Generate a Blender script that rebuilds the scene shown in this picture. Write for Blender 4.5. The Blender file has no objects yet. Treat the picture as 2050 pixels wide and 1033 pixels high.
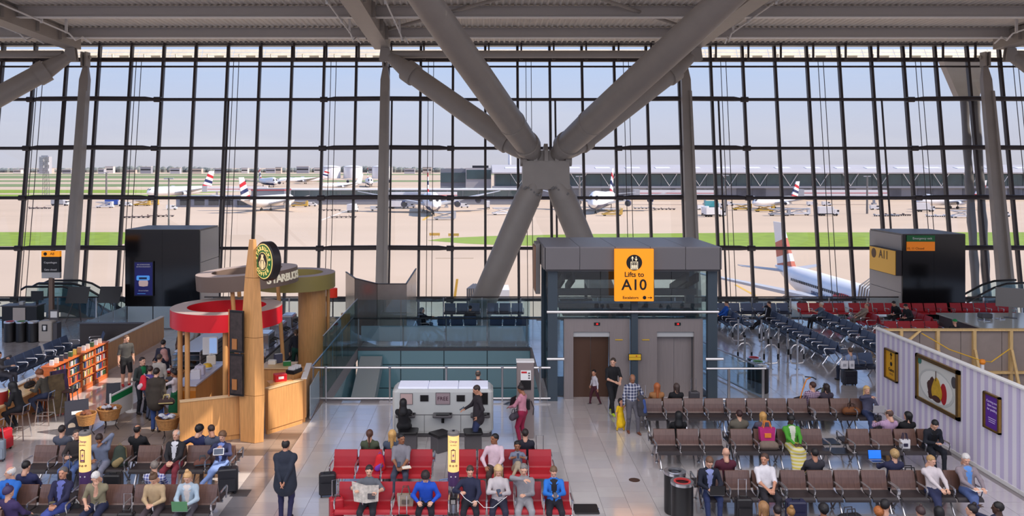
import bpy, bmesh, math, random
import numpy as np
from mathutils import Vector, Matrix
random.seed(7)
SC = bpy.context.scene
COL = SC.collection
# ---------------------------------------------------------------- camera, sky, sun, fill lights, exposure
F, H, CX, CY = 1650.0, 7.9, 965.0, 333.0        # focal length in pixels, eye height, principal point
cam = bpy.data.objects.new('camera', bpy.data.cameras.new('camera'))
COL.objects.link(cam)
cam.location = (0, 0, H)
cam.rotation_euler = (math.pi / 2, 0, 0)
cam.data.sensor_width = 36
cam.data.lens = 36 * F / 2050
cam.data.shift_x = (1025 - CX) / 2050
cam.data.shift_y = -(516.5 - CY) / 2050
cam.data.clip_end = 9000
SC.camera = cam
SC.view_settings.view_transform = 'Standard'
SC.view_settings.look = 'None'
SC.view_settings.gamma = 1
SC.view_settings.use_curve_mapping = False
SC.view_settings.exposure = 0.0
SC.cycles.transparent_max_bounces = 32
SC.cycles.max_bounces = 8
SC.cycles.caustics_reflective = False
SC.cycles.caustics_refractive = False
SC.cycles.sample_clamp_indirect = 6

def lin(c):
    return tuple(((v / 255) / 12.92 if v / 255 <= 0.04045 else ((v / 255 + 0.055) / 1.055) ** 2.4) for v in c[:3])

world = bpy.data.worlds.new('sky')
SC.world = world
world.use_nodes = True
nt = world.node_tree
nt.nodes.clear()
_o = nt.nodes.new('ShaderNodeOutputWorld')
_b = nt.nodes.new('ShaderNodeBackground')
_tc = nt.nodes.new('ShaderNodeTexCoord')
_sx = nt.nodes.new('ShaderNodeSeparateXYZ')
_r = nt.nodes.new('ShaderNodeValToRGB')
_el = _r.color_ramp.elements
_el[0].position = 0.0
_el[0].color = (*lin((206, 205, 217)), 1)
_el[1].position = 1.0
_el[1].color = (*lin((120, 160, 225)), 1)
for p, c in ((0.05, (208, 213, 231)), (0.115, (196, 214, 246)), (0.26, (150, 186, 246))):
    e = _el.new(p)
    e.color = (*lin(c), 1)
_n = nt.nodes.new('ShaderNodeTexNoise')
_n.inputs['Scale'].default_value = 3.0
_n.inputs['Detail'].default_value = 5
_mp = nt.nodes.new('ShaderNodeMapping')
_mp.inputs['Scale'].default_value = (1, 1, 7)
_cr = nt.nodes.new('ShaderNodeValToRGB')
_cr.color_ramp.elements[0].position = 0.52
_cr.color_ramp.elements[0].color = (0, 0, 0, 1)
_cr.color_ramp.elements[1].position = 0.8
_cr.color_ramp.elements[1].color = (0.5, 0.5, 0.5, 1)
_mx = nt.nodes.new('ShaderNodeMix')
_mx.data_type = 'RGBA'
_mx.inputs[7].default_value = (*lin((226, 226, 234)), 1)
L = nt.links.new
L(_tc.outputs['Generated'], _sx.inputs[0])
L(_sx.outputs['Z'], _r.inputs['Fac'])
L(_tc.outputs['Generated'], _mp.inputs['Vector'])
L(_mp.outputs[0], _n.inputs['Vector'])
L(_n.outputs['Fac'], _cr.inputs['Fac'])
L(_cr.outputs['Color'], _mx.inputs[0])
L(_r.outputs['Color'], _mx.inputs[6])
L(_mx.outputs[2], _b.inputs['Color'])
_b.inputs['Strength'].default_value = 1.0
L(_b.outputs[0], _o.inputs['Surface'])

SUN = Vector((0.68, -0.12, 0.72)).normalized()   # towards the sun, from the right
_s = bpy.data.lights.new('sun', 'SUN')
_s.energy = 5.6
_s.angle = 0.009
_s.color = (1.0, 0.90, 0.79)
sun = bpy.data.objects.new('sun', _s)
COL.objects.link(sun)
sun.rotation_euler = (-SUN).to_track_quat('-Z', 'Y').to_euler()

def fill_light(x, y, z, sx, sy, power, col=(0.985, 0.965, 1.0)):
    l = bpy.data.lights.new('fill_light', 'AREA')
    l.shape = 'RECTANGLE'
    l.size, l.size_y, l.energy, l.color = sx, sy, power, col
    o = bpy.data.objects.new('fill_light', l)
    COL.objects.link(o)
    o.location = (x, y, z)
    return o
for _y in (-10, -2, 6, 14):  # added area lights above and behind the view, brightening the hall
    for _x in (-31, -18, -5.5, 7, 19):
        fill_light(_x, _y, 15.4, 12.4, 7.9, 620)

# ---------------------------------------------------------------- helpers
def G(px, py, h=0.0):
    """ground point (or point at height h) that stands at this pixel of the photograph"""
    y = F * (H - h) / (py - CY)
    return ((px - CX) * y / F, y)

def PT(px, py, y):
    return ((px - CX) * y / F, y, H - (py - CY) * y / F)

MATS = {}
def mat(name, rgb=None, rough=0.55, metal=0.0, spec=0.5, var=0.0, vscale=4.0, bump=0.0, bscale=40.0, emit=0.0, stretch=None):
    if name in MATS:
        return MATS[name]
    m = bpy.data.materials.new(name)
    m.use_nodes = True
    n = m.node_tree
    p = n.nodes['Principled BSDF']
    c = (*lin(rgb), 1)
    p.inputs['Base Color'].default_value = c
    p.inputs['Roughness'].default_value = rough
    p.inputs['Metallic'].default_value = metal
    p.inputs['Specular IOR Level'].default_value = spec
    if emit:
        p.inputs['Emission Color'].default_value = c
        p.inputs['Emission Strength'].default_value = emit
    if var or bump:
        g = n.nodes.new('ShaderNodeTexCoord')
        t = n.nodes.new('ShaderNodeTexNoise')
        t.inputs['Detail'].default_value = 4
        t.inputs['Scale'].default_value = vscale
        src = g.outputs['Object']
        if stretch:
            mp = n.nodes.new('ShaderNodeMapping')
            mp.inputs['Scale'].default_value = stretch
            n.links.new(src, mp.inputs['Vector'])
            src = mp.outputs[0]
        n.links.new(src, t.inputs['Vector'])
        if var:
            r = n.nodes.new('ShaderNodeValToRGB')
            a, b = r.color_ramp.elements
            a.position, b.position = 0.3, 0.7
            a.color = (*[v * (1 - var) for v in c[:3]], 1)
            b.color = (*[min(1, v * (1 + var)) for v in c[:3]], 1)
            n.links.new(t.outputs['Fac'], r.inputs['Fac'])
            n.links.new(r.outputs['Color'], p.inputs['Base Color'])
        if bump:
            t2 = n.nodes.new('ShaderNodeTexNoise')
            t2.inputs['Scale'].default_value = bscale
            n.links.new(src, t2.inputs['Vector'])
            b = n.nodes.new('ShaderNodeBump')
            b.inputs['Strength'].default_value = bump
            b.inputs['Distance'].default_value = 0.01
            n.links.new(t2.outputs['Fac'], b.inputs['Height'])
            n.links.new(b.outputs['Normal'], p.inputs['Normal'])
    MATS[name] = m
    return m

def glass(name, tint=(1, 1, 1), refl=0.06, rough=0.0, diffuse=None, dfac=0.0):
    if name in MATS:
        return MATS[name]
    m = bpy.data.materials.new(name)
    m.use_nodes = True
    n = m.node_tree
    n.nodes.clear()
    o = n.nodes.new('ShaderNodeOutputMaterial')
    t = n.nodes.new('ShaderNodeBsdfTransparent')
    t.inputs[0].default_value = (*tint, 1)
    g = n.nodes.new('ShaderNodeBsdfGlossy')
    g.inputs['Roughness'].default_value = rough
    lw = n.nodes.new('ShaderNodeLayerWeight')
    lw.inputs['Blend'].default_value = 0.12
    mt = n.nodes.new('ShaderNodeMath')
    mt.operation = 'MULTIPLY_ADD'
    mt.inputs[1].default_value = 0.35
    mt.inputs[2].default_value = refl
    n.links.new(lw.outputs['Facing'], mt.inputs[0])
    x = n.nodes.new('ShaderNodeMixShader')
    n.links.new(mt.outputs[0], x.inputs[0])
    base = t.outputs[0]
    if dfac:
        d = n.nodes.new('ShaderNodeBsdfDiffuse')
        d.inputs[0].default_value = (*lin(diffuse), 1)
        y = n.nodes.new('ShaderNodeMixShader')
        y.inputs[0].default_value = dfac
        n.links.new(t.outputs[0], y.inputs[1])
        n.links.new(d.outputs[0], y.inputs[2])
        base = y.outputs[0]
    n.links.new(base, x.inputs[1])
    n.links.new(g.outputs[0], x.inputs[2])
    n.links.new(x.outputs[0], o.inputs['Surface'])
    MATS[name] = m
    return m

def pattern(name, kind, c1, c2, scale, rough=0.8, rot=(0, 0, 0), ratio=0.5, axis=None):
    """two-colour check or stripe cloth"""
    if name in MATS:
        return MATS[name]
    m = bpy.data.materials.new(name)
    m.use_nodes = True
    n = m.node_tree
    p = n.nodes['Principled BSDF']
    p.inputs['Roughness'].default_value = rough
    tc = n.nodes.new('ShaderNodeTexCoord')
    sp = n.nodes.new('ShaderNodeSeparateXYZ')
    n.links.new(tc.outputs['Object'], sp.inputs[0])
    outs = []
    for ax in ({'check': 'XZ', 'hstripe': 'Z', 'vstripe': 'X', 'ystripe': 'Y'}[kind]):
        a = n.nodes.new('ShaderNodeMath'); a.operation = 'MULTIPLY'; a.inputs[1].default_value = scale
        n.links.new(sp.outputs[ax], a.inputs[0])
        b = n.nodes.new('ShaderNodeMath'); b.operation = 'FRACT'
        n.links.new(a.outputs[0], b.inputs[0])
        c = n.nodes.new('ShaderNodeMath'); c.operation = 'LESS_THAN'; c.inputs[1].default_value = ratio
        n.links.new(b.outputs[0], c.inputs[0])
        outs.append(c.outputs[0])
    if len(outs) == 2:
        d = n.nodes.new('ShaderNodeMath'); d.operation = 'ADD'
        n.links.new(outs[0], d.inputs[0]); n.links.new(outs[1], d.inputs[1])
        e = n.nodes.new('ShaderNodeMath'); e.operation = 'MULTIPLY'; e.inputs[1].default_value = 0.5
        n.links.new(d.outputs[0], e.inputs[0])
        f = e.outputs[0]
    else:
        f = outs[0]
    x = n.nodes.new('ShaderNodeMix'); x.data_type = 'RGBA'
    x.inputs[6].default_value = (*lin(c1), 1); x.inputs[7].default_value = (*lin(c2), 1)
    n.links.new(f, x.inputs[0])
    n.links.new(x.outputs[2], p.inputs['Base Color'])
    MATS[name] = m
    return m

class MB:
    """collects shapes, then links them as one mesh object"""
    def __init__(s):
        s.v, s.f, s.m = [], [], []
    def add(s, vs, fs, m=0, M=None):
        o = len(s.v)
        s.v += [tuple(M @ Vector(p)) for p in vs] if M is not None else [tuple(p) for p in vs]
        s.f += [tuple(i + o for i in f) for f in fs]
        s.m += [m] * len(fs)
        return s
    def box(s, x, y, z, sx, sy, sz, rz=0, m=0, M=None):
        """centre x, y; base z"""
        a, b = sx / 2, sy / 2
        vs = [(-a, -b, 0), (a, -b, 0), (a, b, 0), (-a, b, 0), (-a, -b, sz), (a, -b, sz), (a, b, sz), (-a, b, sz)]
        c, d = math.cos(rz), math.sin(rz)
        vs = [(x + p[0] * c - p[1] * d, y + p[0] * d + p[1] * c, z + p[2]) for p in vs]
        return s.add(vs, [(0, 3, 2, 1), (4, 5, 6, 7), (0, 1, 5, 4), (1, 2, 6, 5), (2, 3, 7, 6), (3, 0, 4, 7)], m, M)
    def b2(s, x0, x1, y0, y1, z0, z1, m=0, M=None):
        return s.box((x0 + x1) / 2, (y0 + y1) / 2, z0, abs(x1 - x0), abs(y1 - y0), z1 - z0, 0, m, M)
    def rbox(s, x, y, z, sx, sy, sz, r=0.02, rz=0, m=0, M=None, n=3):
        """box with rounded vertical edges and chamfered top and bottom"""
        pts = []
        for cx_, cy_, a0 in ((1, 1, 0), (-1, 1, 90), (-1, -1, 180), (1, -1, 270)):
            for k in range(n + 1):
                a = math.radians(a0 + 90 * k / n)
                pts.append((cx_ * (sx / 2 - r) + r * math.cos(a), cy_ * (sy / 2 - r) + r * math.sin(a)))
        c, d = math.cos(rz), math.sin(rz)
        e = min(r, sz / 3) * 0.6
        N = len(pts); vs = []; fs = []
        for zz, k in ((0, 1 - e / max(sx, sy) * 2), (e, 1), (sz - e, 1), (sz, 1 - e / max(sx, sy) * 2)):
            vs += [(x + (px * c - py * d) * k, y + (px * d + py * c) * k, z + zz) for px, py in pts]
        for L_ in range(3):
            fs += [(L_ * N + i, L_ * N + (i + 1) % N, (L_ + 1) * N + (i + 1) % N, (L_ + 1) * N + i) for i in range(N)]
        fs += [tuple(reversed(range(N))), tuple(range(3 * N, 4 * N))]
        return s.add(vs, fs, m, M)
    def tube(s, pts, r, n=8, m=0, M=None, caps=True):
        pts = [Vector(p) for p in pts]
        rs = r if isinstance(r, (list, tuple)) else [r] * len(pts)
        vs, fs = [], []
        up = None
        for i, p in enumerate(pts):
            d = (pts[min(i + 1, len(pts) - 1)] - pts[max(i - 1, 0)]).normalized()
            if up is None:
                up = Vector((0, 0, 1)) if abs(d.z) < 0.9 else Vector((1, 0, 0))
            a = d.cross(up)
            if a.length < 1e-4:
                a = d.cross(Vector((0.3, 1, 0.2)))
            a.normalize()
            b = a.cross(d).normalized()
            up = b
            for k in range(n):
                t = 2 * math.pi * k / n
                vs.append(p + (a * math.cos(t) + b * math.sin(t)) * rs[i])
        for i in range(len(pts) - 1):
            fs += [(i * n + k, i * n + (k + 1) % n, (i + 1) * n + (k + 1) % n, (i + 1) * n + k) for k in range(n)]
        if caps:
            fs += [tuple(reversed(range(n))), tuple(range((len(pts) - 1) * n, len(pts) * n))]
        return s.add(vs, fs, m, M)
    def lathe(s, prof, n=16, m=0, x=0, y=0, z=0, M=None, sx=1, sy=1):
        vs, fs = [], []
        for r, h in prof:
            vs += [(x + sx * r * math.cos(2 * math.pi * k / n), y + sy * r * math.sin(2 * math.pi * k / n), z + h) for k in range(n)]
        for i in range(len(prof) - 1):
            fs += [(i * n + k, i * n + (k + 1) % n, (i + 1) * n + (k + 1) % n, (i + 1) * n + k) for k in range(n)]
        if prof[0][0] > 1e-5: fs.append(tuple(reversed(range(n))))
        if prof[-1][0] > 1e-5: fs.append(tuple(range((len(prof) - 1) * n, len(prof) * n)))
        return s.add(vs, fs, m, M)
    def prism(s, poly, z0, z1, m=0, M=None):
        n = len(poly)
        area = sum(poly[i][0] * poly[(i + 1) % n][1] - poly[(i + 1) % n][0] * poly[i][1] for i in range(n))
        if area < 0: poly = list(reversed(poly))
        vs = [(p[0], p[1], z0) for p in poly] + [(p[0], p[1], z1) for p in poly]
        fs = [tuple(reversed(range(n))), tuple(range(n, 2 * n))] + [(i, (i + 1) % n, n + (i + 1) % n, n + i) for i in range(n)]
        return s.add(vs, fs, m, M)
    def hull8(s, a, b, m=0, M=None):
        """frustum between two quads"""
        return s.add(list(a) + list(b), [(3, 2, 1, 0), (4, 5, 6, 7), (0, 1, 5, 4), (1, 2, 6, 5), (2, 3, 7, 6), (3, 0, 4, 7)], m, M)
    def ring(s, ri, ro, z0, z1, n=48, m=0, M=None):
        return s.lathe([(ri, z0), (ro, z0), (ro, z1), (ri, z1), (ri, z0)], n, m, M=M) if False else s._ring(ri, ro, z0, z1, n, m, M)
    def _ring(s, ri, ro, z0, z1, n, m, M):
        vs, fs = [], []
        for r, z in ((ri, z0), (ro, z0), (ro, z1), (ri, z1)):
            vs += [(r * math.cos(2 * math.pi * k / n), r * math.sin(2 * math.pi * k / n), z) for k in range(n)]
        for i in range(4):
            j = (i + 1) % 4
            fs += [(i * n + k, i * n + (k + 1) % n, j * n + (k + 1) % n, j * n + k) for k in range(n)]
        return s.add(vs, fs, m, M)
    def mesh(s, name, mats, smooth=False):
        me = bpy.data.meshes.new(name)
        me.from_pydata(s.v, [], s.f)
        for q in (mats if isinstance(mats, (list, tuple)) else [mats]):
            me.materials.append(q)
        if any(s.m): me.polygons.foreach_set('material_index', s.m)
        if smooth:
            me.polygons.foreach_set('use_smooth', [True] * len(s.f))
            me.set_sharp_from_angle(angle=math.radians(38))
        me.update()
        return me
    def obj(s, name, mats, parent=None, loc=None, rz=0, smooth=False):
        return link(name, s.mesh(name, mats, smooth), parent, loc, rz)

def link(name, me, parent=None, loc=None, rz=0, label=None):
    o = bpy.data.objects.new(name, me)
    COL.objects.link(o)
    if parent is not None: o.parent = parent
    if loc is not None: o.location = loc
    if rz: o.rotation_euler = (0, 0, rz)
    if label: o['label'] = label
    return o

def tag(o, label=None, cat=None, group=None, kind=None):
    if label: o['label'] = label
    if cat: o['category'] = cat
    if group: o['group'] = group
    if kind: o['kind'] = kind
    return o

def thing(name, label, cat, loc=(0, 0, 0), rz=0, group=None, kind=None):
    return tag(link(name, None, None, loc, rz), label, cat, group, kind)

def one(name, mb, mats, label, cat, loc=(0, 0, 0), rz=0, group=None, smooth=False):
    return tag(mb.obj(name, mats, None, loc, rz, smooth), label, cat, group)

def copy_thing(root, loc=None, rz=None, label=None):
    r = root.copy(); COL.objects.link(r)
    if loc is not None: r.location = loc
    if rz is not None: r.rotation_euler = (0, 0, rz)
    if label: r['label'] = label
    for ch in root.children:
        c = ch.copy(); COL.objects.link(c); c.parent = r
        for g in ch.children:
            d = g.copy(); COL.objects.link(d); d.parent = c
    return r

_txt = {}
def text_mesh(body, size, depth=0.004, m=None, align='CENTER', bold=0.0, space=1.0, sx=1.0):
    """flat lettering standing in the x-z plane, facing -y, centred on the origin"""
    cu = bpy.data.curves.new('lettering', 'FONT')
    cu.body = body
    cu.size = size
    cu.align_x = align
    cu.align_y = 'CENTER'
    cu.extrude = depth
    cu.offset = bold
    cu.space_character = space
    cu.resolution_u = 3
    o = bpy.data.objects.new('lettering', cu)
    me = bpy.data.meshes.new_from_object(o)
    bpy.data.objects.remove(o)
    me.transform(Matrix.Rotation(math.pi / 2, 4, 'X'))
    if sx != 1: me.transform(Matrix.Diagonal((sx, 1, 1, 1)))
    me.materials.clear()
    if m: me.materials.append(m)
    return me
def text(body, size, m, parent, loc, rz=0, name='lettering', **k):
    me = text_mesh(body, size, m=m, **k)
    if size < .15 or len(body) == 1:
        o = link(name, me, parent, loc, rz)
        if len(body) > 1: o['kind'] = 'stuff'
        return o
    # larger lettering: every letter is an object of its own
    n = len(me.vertices)
    co = [v.co.copy() for v in me.vertices]
    par = list(range(n))
    def find(a):
        while par[a] != a:
            par[a] = par[par[a]]; a = par[a]
        return a
    for p in me.polygons:
        for v in p.vertices[1:]: par[find(v)] = find(p.vertices[0])
    isl = {}
    for p in me.polygons: isl.setdefault(find(p.vertices[0]), []).append(tuple(p.vertices))
    spans = sorted((min(co[v].x for f in fs for v in f), max(co[v].x for f in fs for v in f), fs) for fs in isl.values())
    letters = []
    for a, b, fs in spans:
        if letters and a < letters[-1][1] - .002: letters[-1][1] = max(b, letters[-1][1]); letters[-1][2] += fs
        else: letters.append([a, b, list(fs)])
    o = None
    for a, b, fs in letters:
        ids = sorted({v for f in fs for v in f}); ix = {v: i for i, v in enumerate(ids)}
        q = bpy.data.meshes.new('letter')
        q.from_pydata([co[v] for v in ids], [], [tuple(ix[v] for v in f) for f in fs])
        q.materials.append(m)
        o = link('letter', q, parent, loc, rz)
    return o
# ---------------------------------------------------------------- materials of the building
steel_w = mat('warm white painted steel', (158, 150, 143), 0.45, var=0.04, vscale=1.5)
steel_d = mat('dark anodised frame', (62, 55, 56), 0.42, metal=0.3)
steel_g = mat('mid grey painted steel', (120, 116, 114), 0.45)
deck_m = mat('perforated grey deck', (226, 218, 208), 0.6, var=0.05, vscale=1)
cream_m = mat('cream louvre panel', (246, 236, 216), 0.6, var=0.06, vscale=3)
pane_m = glass('facade glass', (0.985, 0.99, 0.995), 0.012)
rail_m = mat('brushed steel rail', (200, 198, 200), 0.28, metal=0.85)
chrome_m = mat('polished aluminium', (205, 205, 210), 0.22, metal=0.9)
black_m = mat('satin black', (22, 21, 23), 0.35)
grout_m = mat('dark grout', (150, 143, 144), 0.8)
wood_m = mat('beech veneer', (206, 150, 92), 0.42, var=0.13, vscale=3, stretch=(9, 9, 0.6))
teal_m = glass('teal void glass', (0.30, 0.50, 0.55), 0.10)
clear_m = glass('clear balustrade glass', (0.80, 0.88, 0.90), 0.05)
frost_m = glass('frosted glass', (0.75, 0.85, 0.9), 0.05, 0.2, (205, 220, 230), 0.45)
white_m = mat('white paint', (232, 230, 228), 0.5)
grey_m = mat('light grey laminate', (182, 182, 182), 0.4)
dgrey_m = mat('dark grey laminate', (78, 75, 78), 0.42)

# ---------------------------------------------------------------- floor
VOID = (-5.40, 2.10, 27.95, 35.80)
floor = MB()
floor.b2(-60, 60, -30, 27.95, -0.5, -0.012)
floor.b2(-60, VOID[0], 27.95, 35.8, -0.5, -0.012)
floor.b2(VOID[1], 60, 27.95, 35.8, -0.5, -0.012)
floor.b2(-60, 60, 35.8, 42.85, -0.5, -0.012)
floor = tag(floor.obj('floor', grout_m), 'pale polished tile floor of the departure hall', kind='structure')
tl = [mat('pale floor tile %d' % k, c, 0.16, spec=1.0, var=0.025, vscale=2) for k, c in enumerate(((206, 199, 199), (201, 195, 196), (210, 204, 203)))]
tb = [mat('brown floor tile %d' % k, c, 0.3, var=0.05, vscale=2) for k, c in enumerate(((142, 124, 112), (132, 115, 104), (150, 133, 121)))]
ts = mat('slate grey floor tile', (138, 134, 138), 0.25, var=0.03)
for m_ in tl + [ts]:
    q_ = m_.node_tree.nodes['Principled BSDF']
    q_.inputs['Coat Weight'].default_value = 1.0
    q_.inputs['Coat IOR'].default_value = 1.75
    q_.inputs['Coat Roughness'].default_value = 0.1
P_ = 0.625
near, far = [], []
for i in range(-60, 80):
    x0 = -5.33 + P_ * i
    for j in range(26, 70):
        y0 = j * P_ + (0.3125 if i % 2 else 0)
        xc, yc = x0 + P_ / 2, y0 + P_ / 2
        if y0 + P_ > 42.8 or not -800 < CX + F * xc / yc < 2850:
            continue
        if VOID[0] - .3 < xc < VOID[1] and VOID[2] - .2 < yc < VOID[3] + .3:
            continue
        if 13.1 < xc and yc < 27.1:
            continue
        if -11.3 < xc < -5.33 and yc > 22.75: m_ = random.choice(tb)
        elif -5.97 < xc < -5.33: m_ = ts
        else: m_ = random.choice(tl)
        near.append((yc, xc, m_))
near.sort(key=lambda t: t[0] + (100 if not -40 < CX + F * t[1] / t[0] < 2090 else 0))
near, far = near[:300], near[300:]
_tm = {}
for yc, xc, m_ in near:
    if m_.name not in _tm:
        _tm[m_.name] = MB().box(0, 0, -0.02, P_ - 0.008, P_ - 0.008, 0.02).mesh('tile', m_)
    link('tile', _tm[m_.name], floor, (xc, yc, 0))
tf, ml = MB(), tl + tb + [ts]
for yc, xc, m_ in far:
    tf.box(xc, yc, -0.02, P_ - 0.008, P_ - 0.008, 0.02, m=ml.index(m_))
tag(tf.obj('tile_field', ml, floor), kind='stuff')
# edge of the upper floor, void walls
trim = MB().b2(-60, 60, 42.85, 43.0, -0.75, 0.06)
tag(trim.obj('trim_1', steel_g), 'grey steel edge of the upper floor', kind='structure')
drain = MB().lathe([(0.14, 0.0), (0.14, 0.004), (0.12, 0.006), (0, 0.006)], 20)
gx, gy = G(1270, 961)
one('floor_cover', drain, mat('bronze cover', (92, 72, 66), 0.4, 0.6), 'small round bronze cover set in the pale floor tiles', 'floor cover', (gx, gy, 0))
gx, gy = G(490, 987)
hb = MB().box(0, 0, 0, 0.42, 0.42, 0.005)
for k in range(6): hb.box(0, -0.17 + k * 0.068, 0.005, 0.38, 0.03, 0.004)
one('floor_hatch', hb, dgrey_m, 'square dark grey hatch in the slate floor strip', 'floor hatch', (gx - .1, gy, 0))

# ---------------------------------------------------------------- leaning glass wall
YF = lambda z: 49.25 + 0.145 * z
wall = thing('wall_front', 'leaning wall of glass panes with dark frame', None, kind='structure')
MX = [-3.8 + 2 * k for k in range(-19, 25)]
ZT = [-3, 0, 3, 6, 9, 12, 14.1]
lean = math.atan(0.145)
mul = MB().hull8([(-.075, -.22, -3.2), (.075, -.22, -3.2), (.075, .05, -3.2), (-.075, .05, -3.2)],
                 [(-.075, -.22 + .145 * 19, 15.8), (.075, -.22 + .145 * 19, 15.8), (.075, .05 + .145 * 19, 15.8), (-.075, .05 + .145 * 19, 15.8)])
mul = mul.mesh('mullion', steel_d)
for x in MX:
    link('mullion', mul, wall, (x, YF(-3.2), 0))
for a, b in zip(ZT, ZT[1:]):
    q = MB().hull8([(0.08, -.012, a), (1.92, -.012, a), (1.92, .012, a), (0.08, .012, a)],
                   [(0.08, -.012 + .145 * (b - a), b), (1.92, -.012 + .145 * (b - a), b), (1.92, .012 + .145 * (b - a), b), (0.08, .012 + .145 * (b - a), b)])
    q = q.mesh('pane', pane_m)
    for x in MX[:-1]:
        link('pane', q, wall, (x, YF(a), 0))
XC = [-41.8, -23.8, -5.8, 12.2, 30.2, 48.2]
for z in ZT[:-1]:
    for a, b in zip(XC, XC[1:]):
        y = YF(z) - 0.42
        t = MB().tube([(a, y - .1, z + .05), (a + 3.2, y - .1, z + .03), (a + 3.7, y, z), (b - 3.7, y, z), (b - 3.2, y - .1, z + .03), (b, y - .1, z + .05)],
                      [.15, .15, .1, .1, .15, .15], 10)
        for c in (a + 3.9, b - 3.9):
            t.tube([(c - .22, y, z), (c + .22, y, z)], .17, 10)
        for x in MX:
            if a < x < b: t.box(x, y + .16, z - .05, .1, .3, .1)
        t.obj('transom', steel_d, wall, smooth=True)
for z, h_, d_ in ((14.1, .10, .14), (14.52, .24, .3)):
    MB().b2(-45, 50, YF(z) - d_, YF(z) + .06, z - h_ / 2, z + h_ / 2).obj('transom', steel_d, wall)
for k, x in enumerate(MX):
    if k % 3 == 1:
        for dx in (.5, .82):
            MB().tube([(x + dx, YF(-3) - .55, -3), (x + dx, YF(14.4) - .55, 14.4)], .022, 6).obj('tie_rod', steel_d, wall)
    if k % 5 == 3:
        MB().tube([(x + .28, YF(0) - .5, 0), (x + .28, YF(12) - .5, 12)], .06, 8).obj('drain_pipe', steel_d, wall)
# louvre band, brackets and eave beam
eave = MB().b2(-45, 50, YF(15.6) - .5, YF(15.6) + .15, 15.38, 15.95)
eave.b2(-45, 50, YF(15.6) - .9, YF(15.6) - .5, 15.5, 15.62)
eave.obj('eave_beam', steel_g, wall)
lv = MB()
for k in range(3):
    a_, b_ = (-.02 + .14 * k, .02 + .23 * k), (.11 + .14 * k, .22 + .23 * k)
    lv.hull8([(.02, a_[0], a_[1]), (1.98, a_[0], a_[1]), (1.98, a_[0] + .04, a_[1]), (.02, a_[0] + .04, a_[1])], [(.02, b_[0], b_[1]), (1.98, b_[0], b_[1]), (1.98, b_[0] + .04, b_[1]), (.02, b_[0] + .04, b_[1])])
lv.b2(.9, 1.5, -.14, -.02, .1, .22).b2(.45, .5, -.2, -.02, .1, .3)
lv = lv.mesh('louvre', cream_m)
br = MB().b2(-.05, .05, -.12, .0, 0, 1.35).b2(-.13, .13, -.3, -.05, 1.1, 1.3).b2(-.1, .1, -.2, .0, .02, .12).mesh('bracket', steel_d)
for x in MX[:-1]:
    link('louvre', lv, wall, (x, YF(15) + .75, 14.68))
    link('bracket', br, wall, (x + .22, YF(15) - .55, 14.45))

# steel blade columns in front of the glass
def blade(x):
    t = thing('blade_column', 'pale steel blade column with a pinned pointed head before the glass wall, %s' % {
        -23.8: 'behind the hanging departures sign', -5.8: 'rising behind the mirrored screens', 12.2: 'beside the lift canopy', 30.2: 'beside the twin outdoor pipes'}[x], 'column', (x, 0, 0))
    y = lambda z: YF(z) - 1.75
    def q(z, w, d): return [(-w, y(z) - d, z), (w, y(z) - d, z), (w, y(z) + d, z), (-w, y(z) + d, z)]
    MB().hull8(q(-3.2, .36, .22), q(13.1, .27, .18)).obj('shaft', steel_w, t)
    MB().hull8(q(13.1, .27, .18), q(14.15, .1, .08)).obj('tapered_head', steel_w, t)
    MB().hull8([(.16, y(-3) - .5, -3), (.36, y(-3) - .5, -3), (.36, y(-3) - .2, -3), (.16, y(-3) - .2, -3)],
               [(.14, y(13) - .42, 12.4), (.27, y(13) - .42, 12.4), (.27, y(13) - .16, 12.4), (.14, y(13) - .16, 12.4)]).obj('flange', steel_w, t)
    pn = MB()
    for s in (-1, 1): pn.b2(s * .12 - .05, s * .12 + .05, y(14) - .35, y(14) + .2, 13.9, 14.75)
    pn.tube([(-.25, y(14.4), 14.45), (.25, y(14.4), 14.45)], .12, 12)
    pn.obj('pin_joint', steel_w, t, smooth=True)
for x in XC[1:5]: blade(x)

# ---------------------------------------------------------------- roof
ZD = lambda y: 15.72 + 0.05 * (46.5 - y)
ceil = thing('ceiling', 'grey corrugated roof deck on steel purlins', None, kind='structure')
HOLES = [(0.2, 3.0, 24.3, 26.0), (0.2, 3.0, 26.4, 28.0), (2.2, 4.4, 21.0, 22.6), (7.4, 10.7, 20.2, 21.0), (8.5, 10.8, 21.6, 22.6), (9.0, 10.6, 17.3, 18.4), (4.9, 6.6, 21.8, 22.7), (6.2, 8.0, 23.4, 24.4), (0.8, 2.6, 19.4, 20.4)]  # unseen roof openings, placed so sun patches land on coffee bar and seats
dk = MB()
x = -45.0
while x < 60:                                   # corrugated sheet over the part in view
    ys = (30.0, 51.1)
    prof = [(x, 0), (x + .06, .07), (x + .2, .07), (x + .26, 0), (x + .32, 0)]
    for (xa, za), (xb, zb) in zip(prof, prof[1:]):
        dk.add([(xa, ys[0], ZD(ys[0]) + za), (xb, ys[0], ZD(ys[0]) + zb), (xb, ys[1], ZD(ys[1]) + zb), (xa, ys[1], ZD(ys[1]) + za)], [(0, 1, 2, 3)])
    x += .32
dk.obj('corrugated_sheet', deck_m, ceil)
xs = sorted({-45.0, 60.0, *[h[0] for h in HOLES], *[h[1] for h in HOLES]})
ysl = sorted({-22.0, 30.0, *[h[2] for h in HOLES], *[h[3] for h in HOLES]})
sl = MB()
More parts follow.
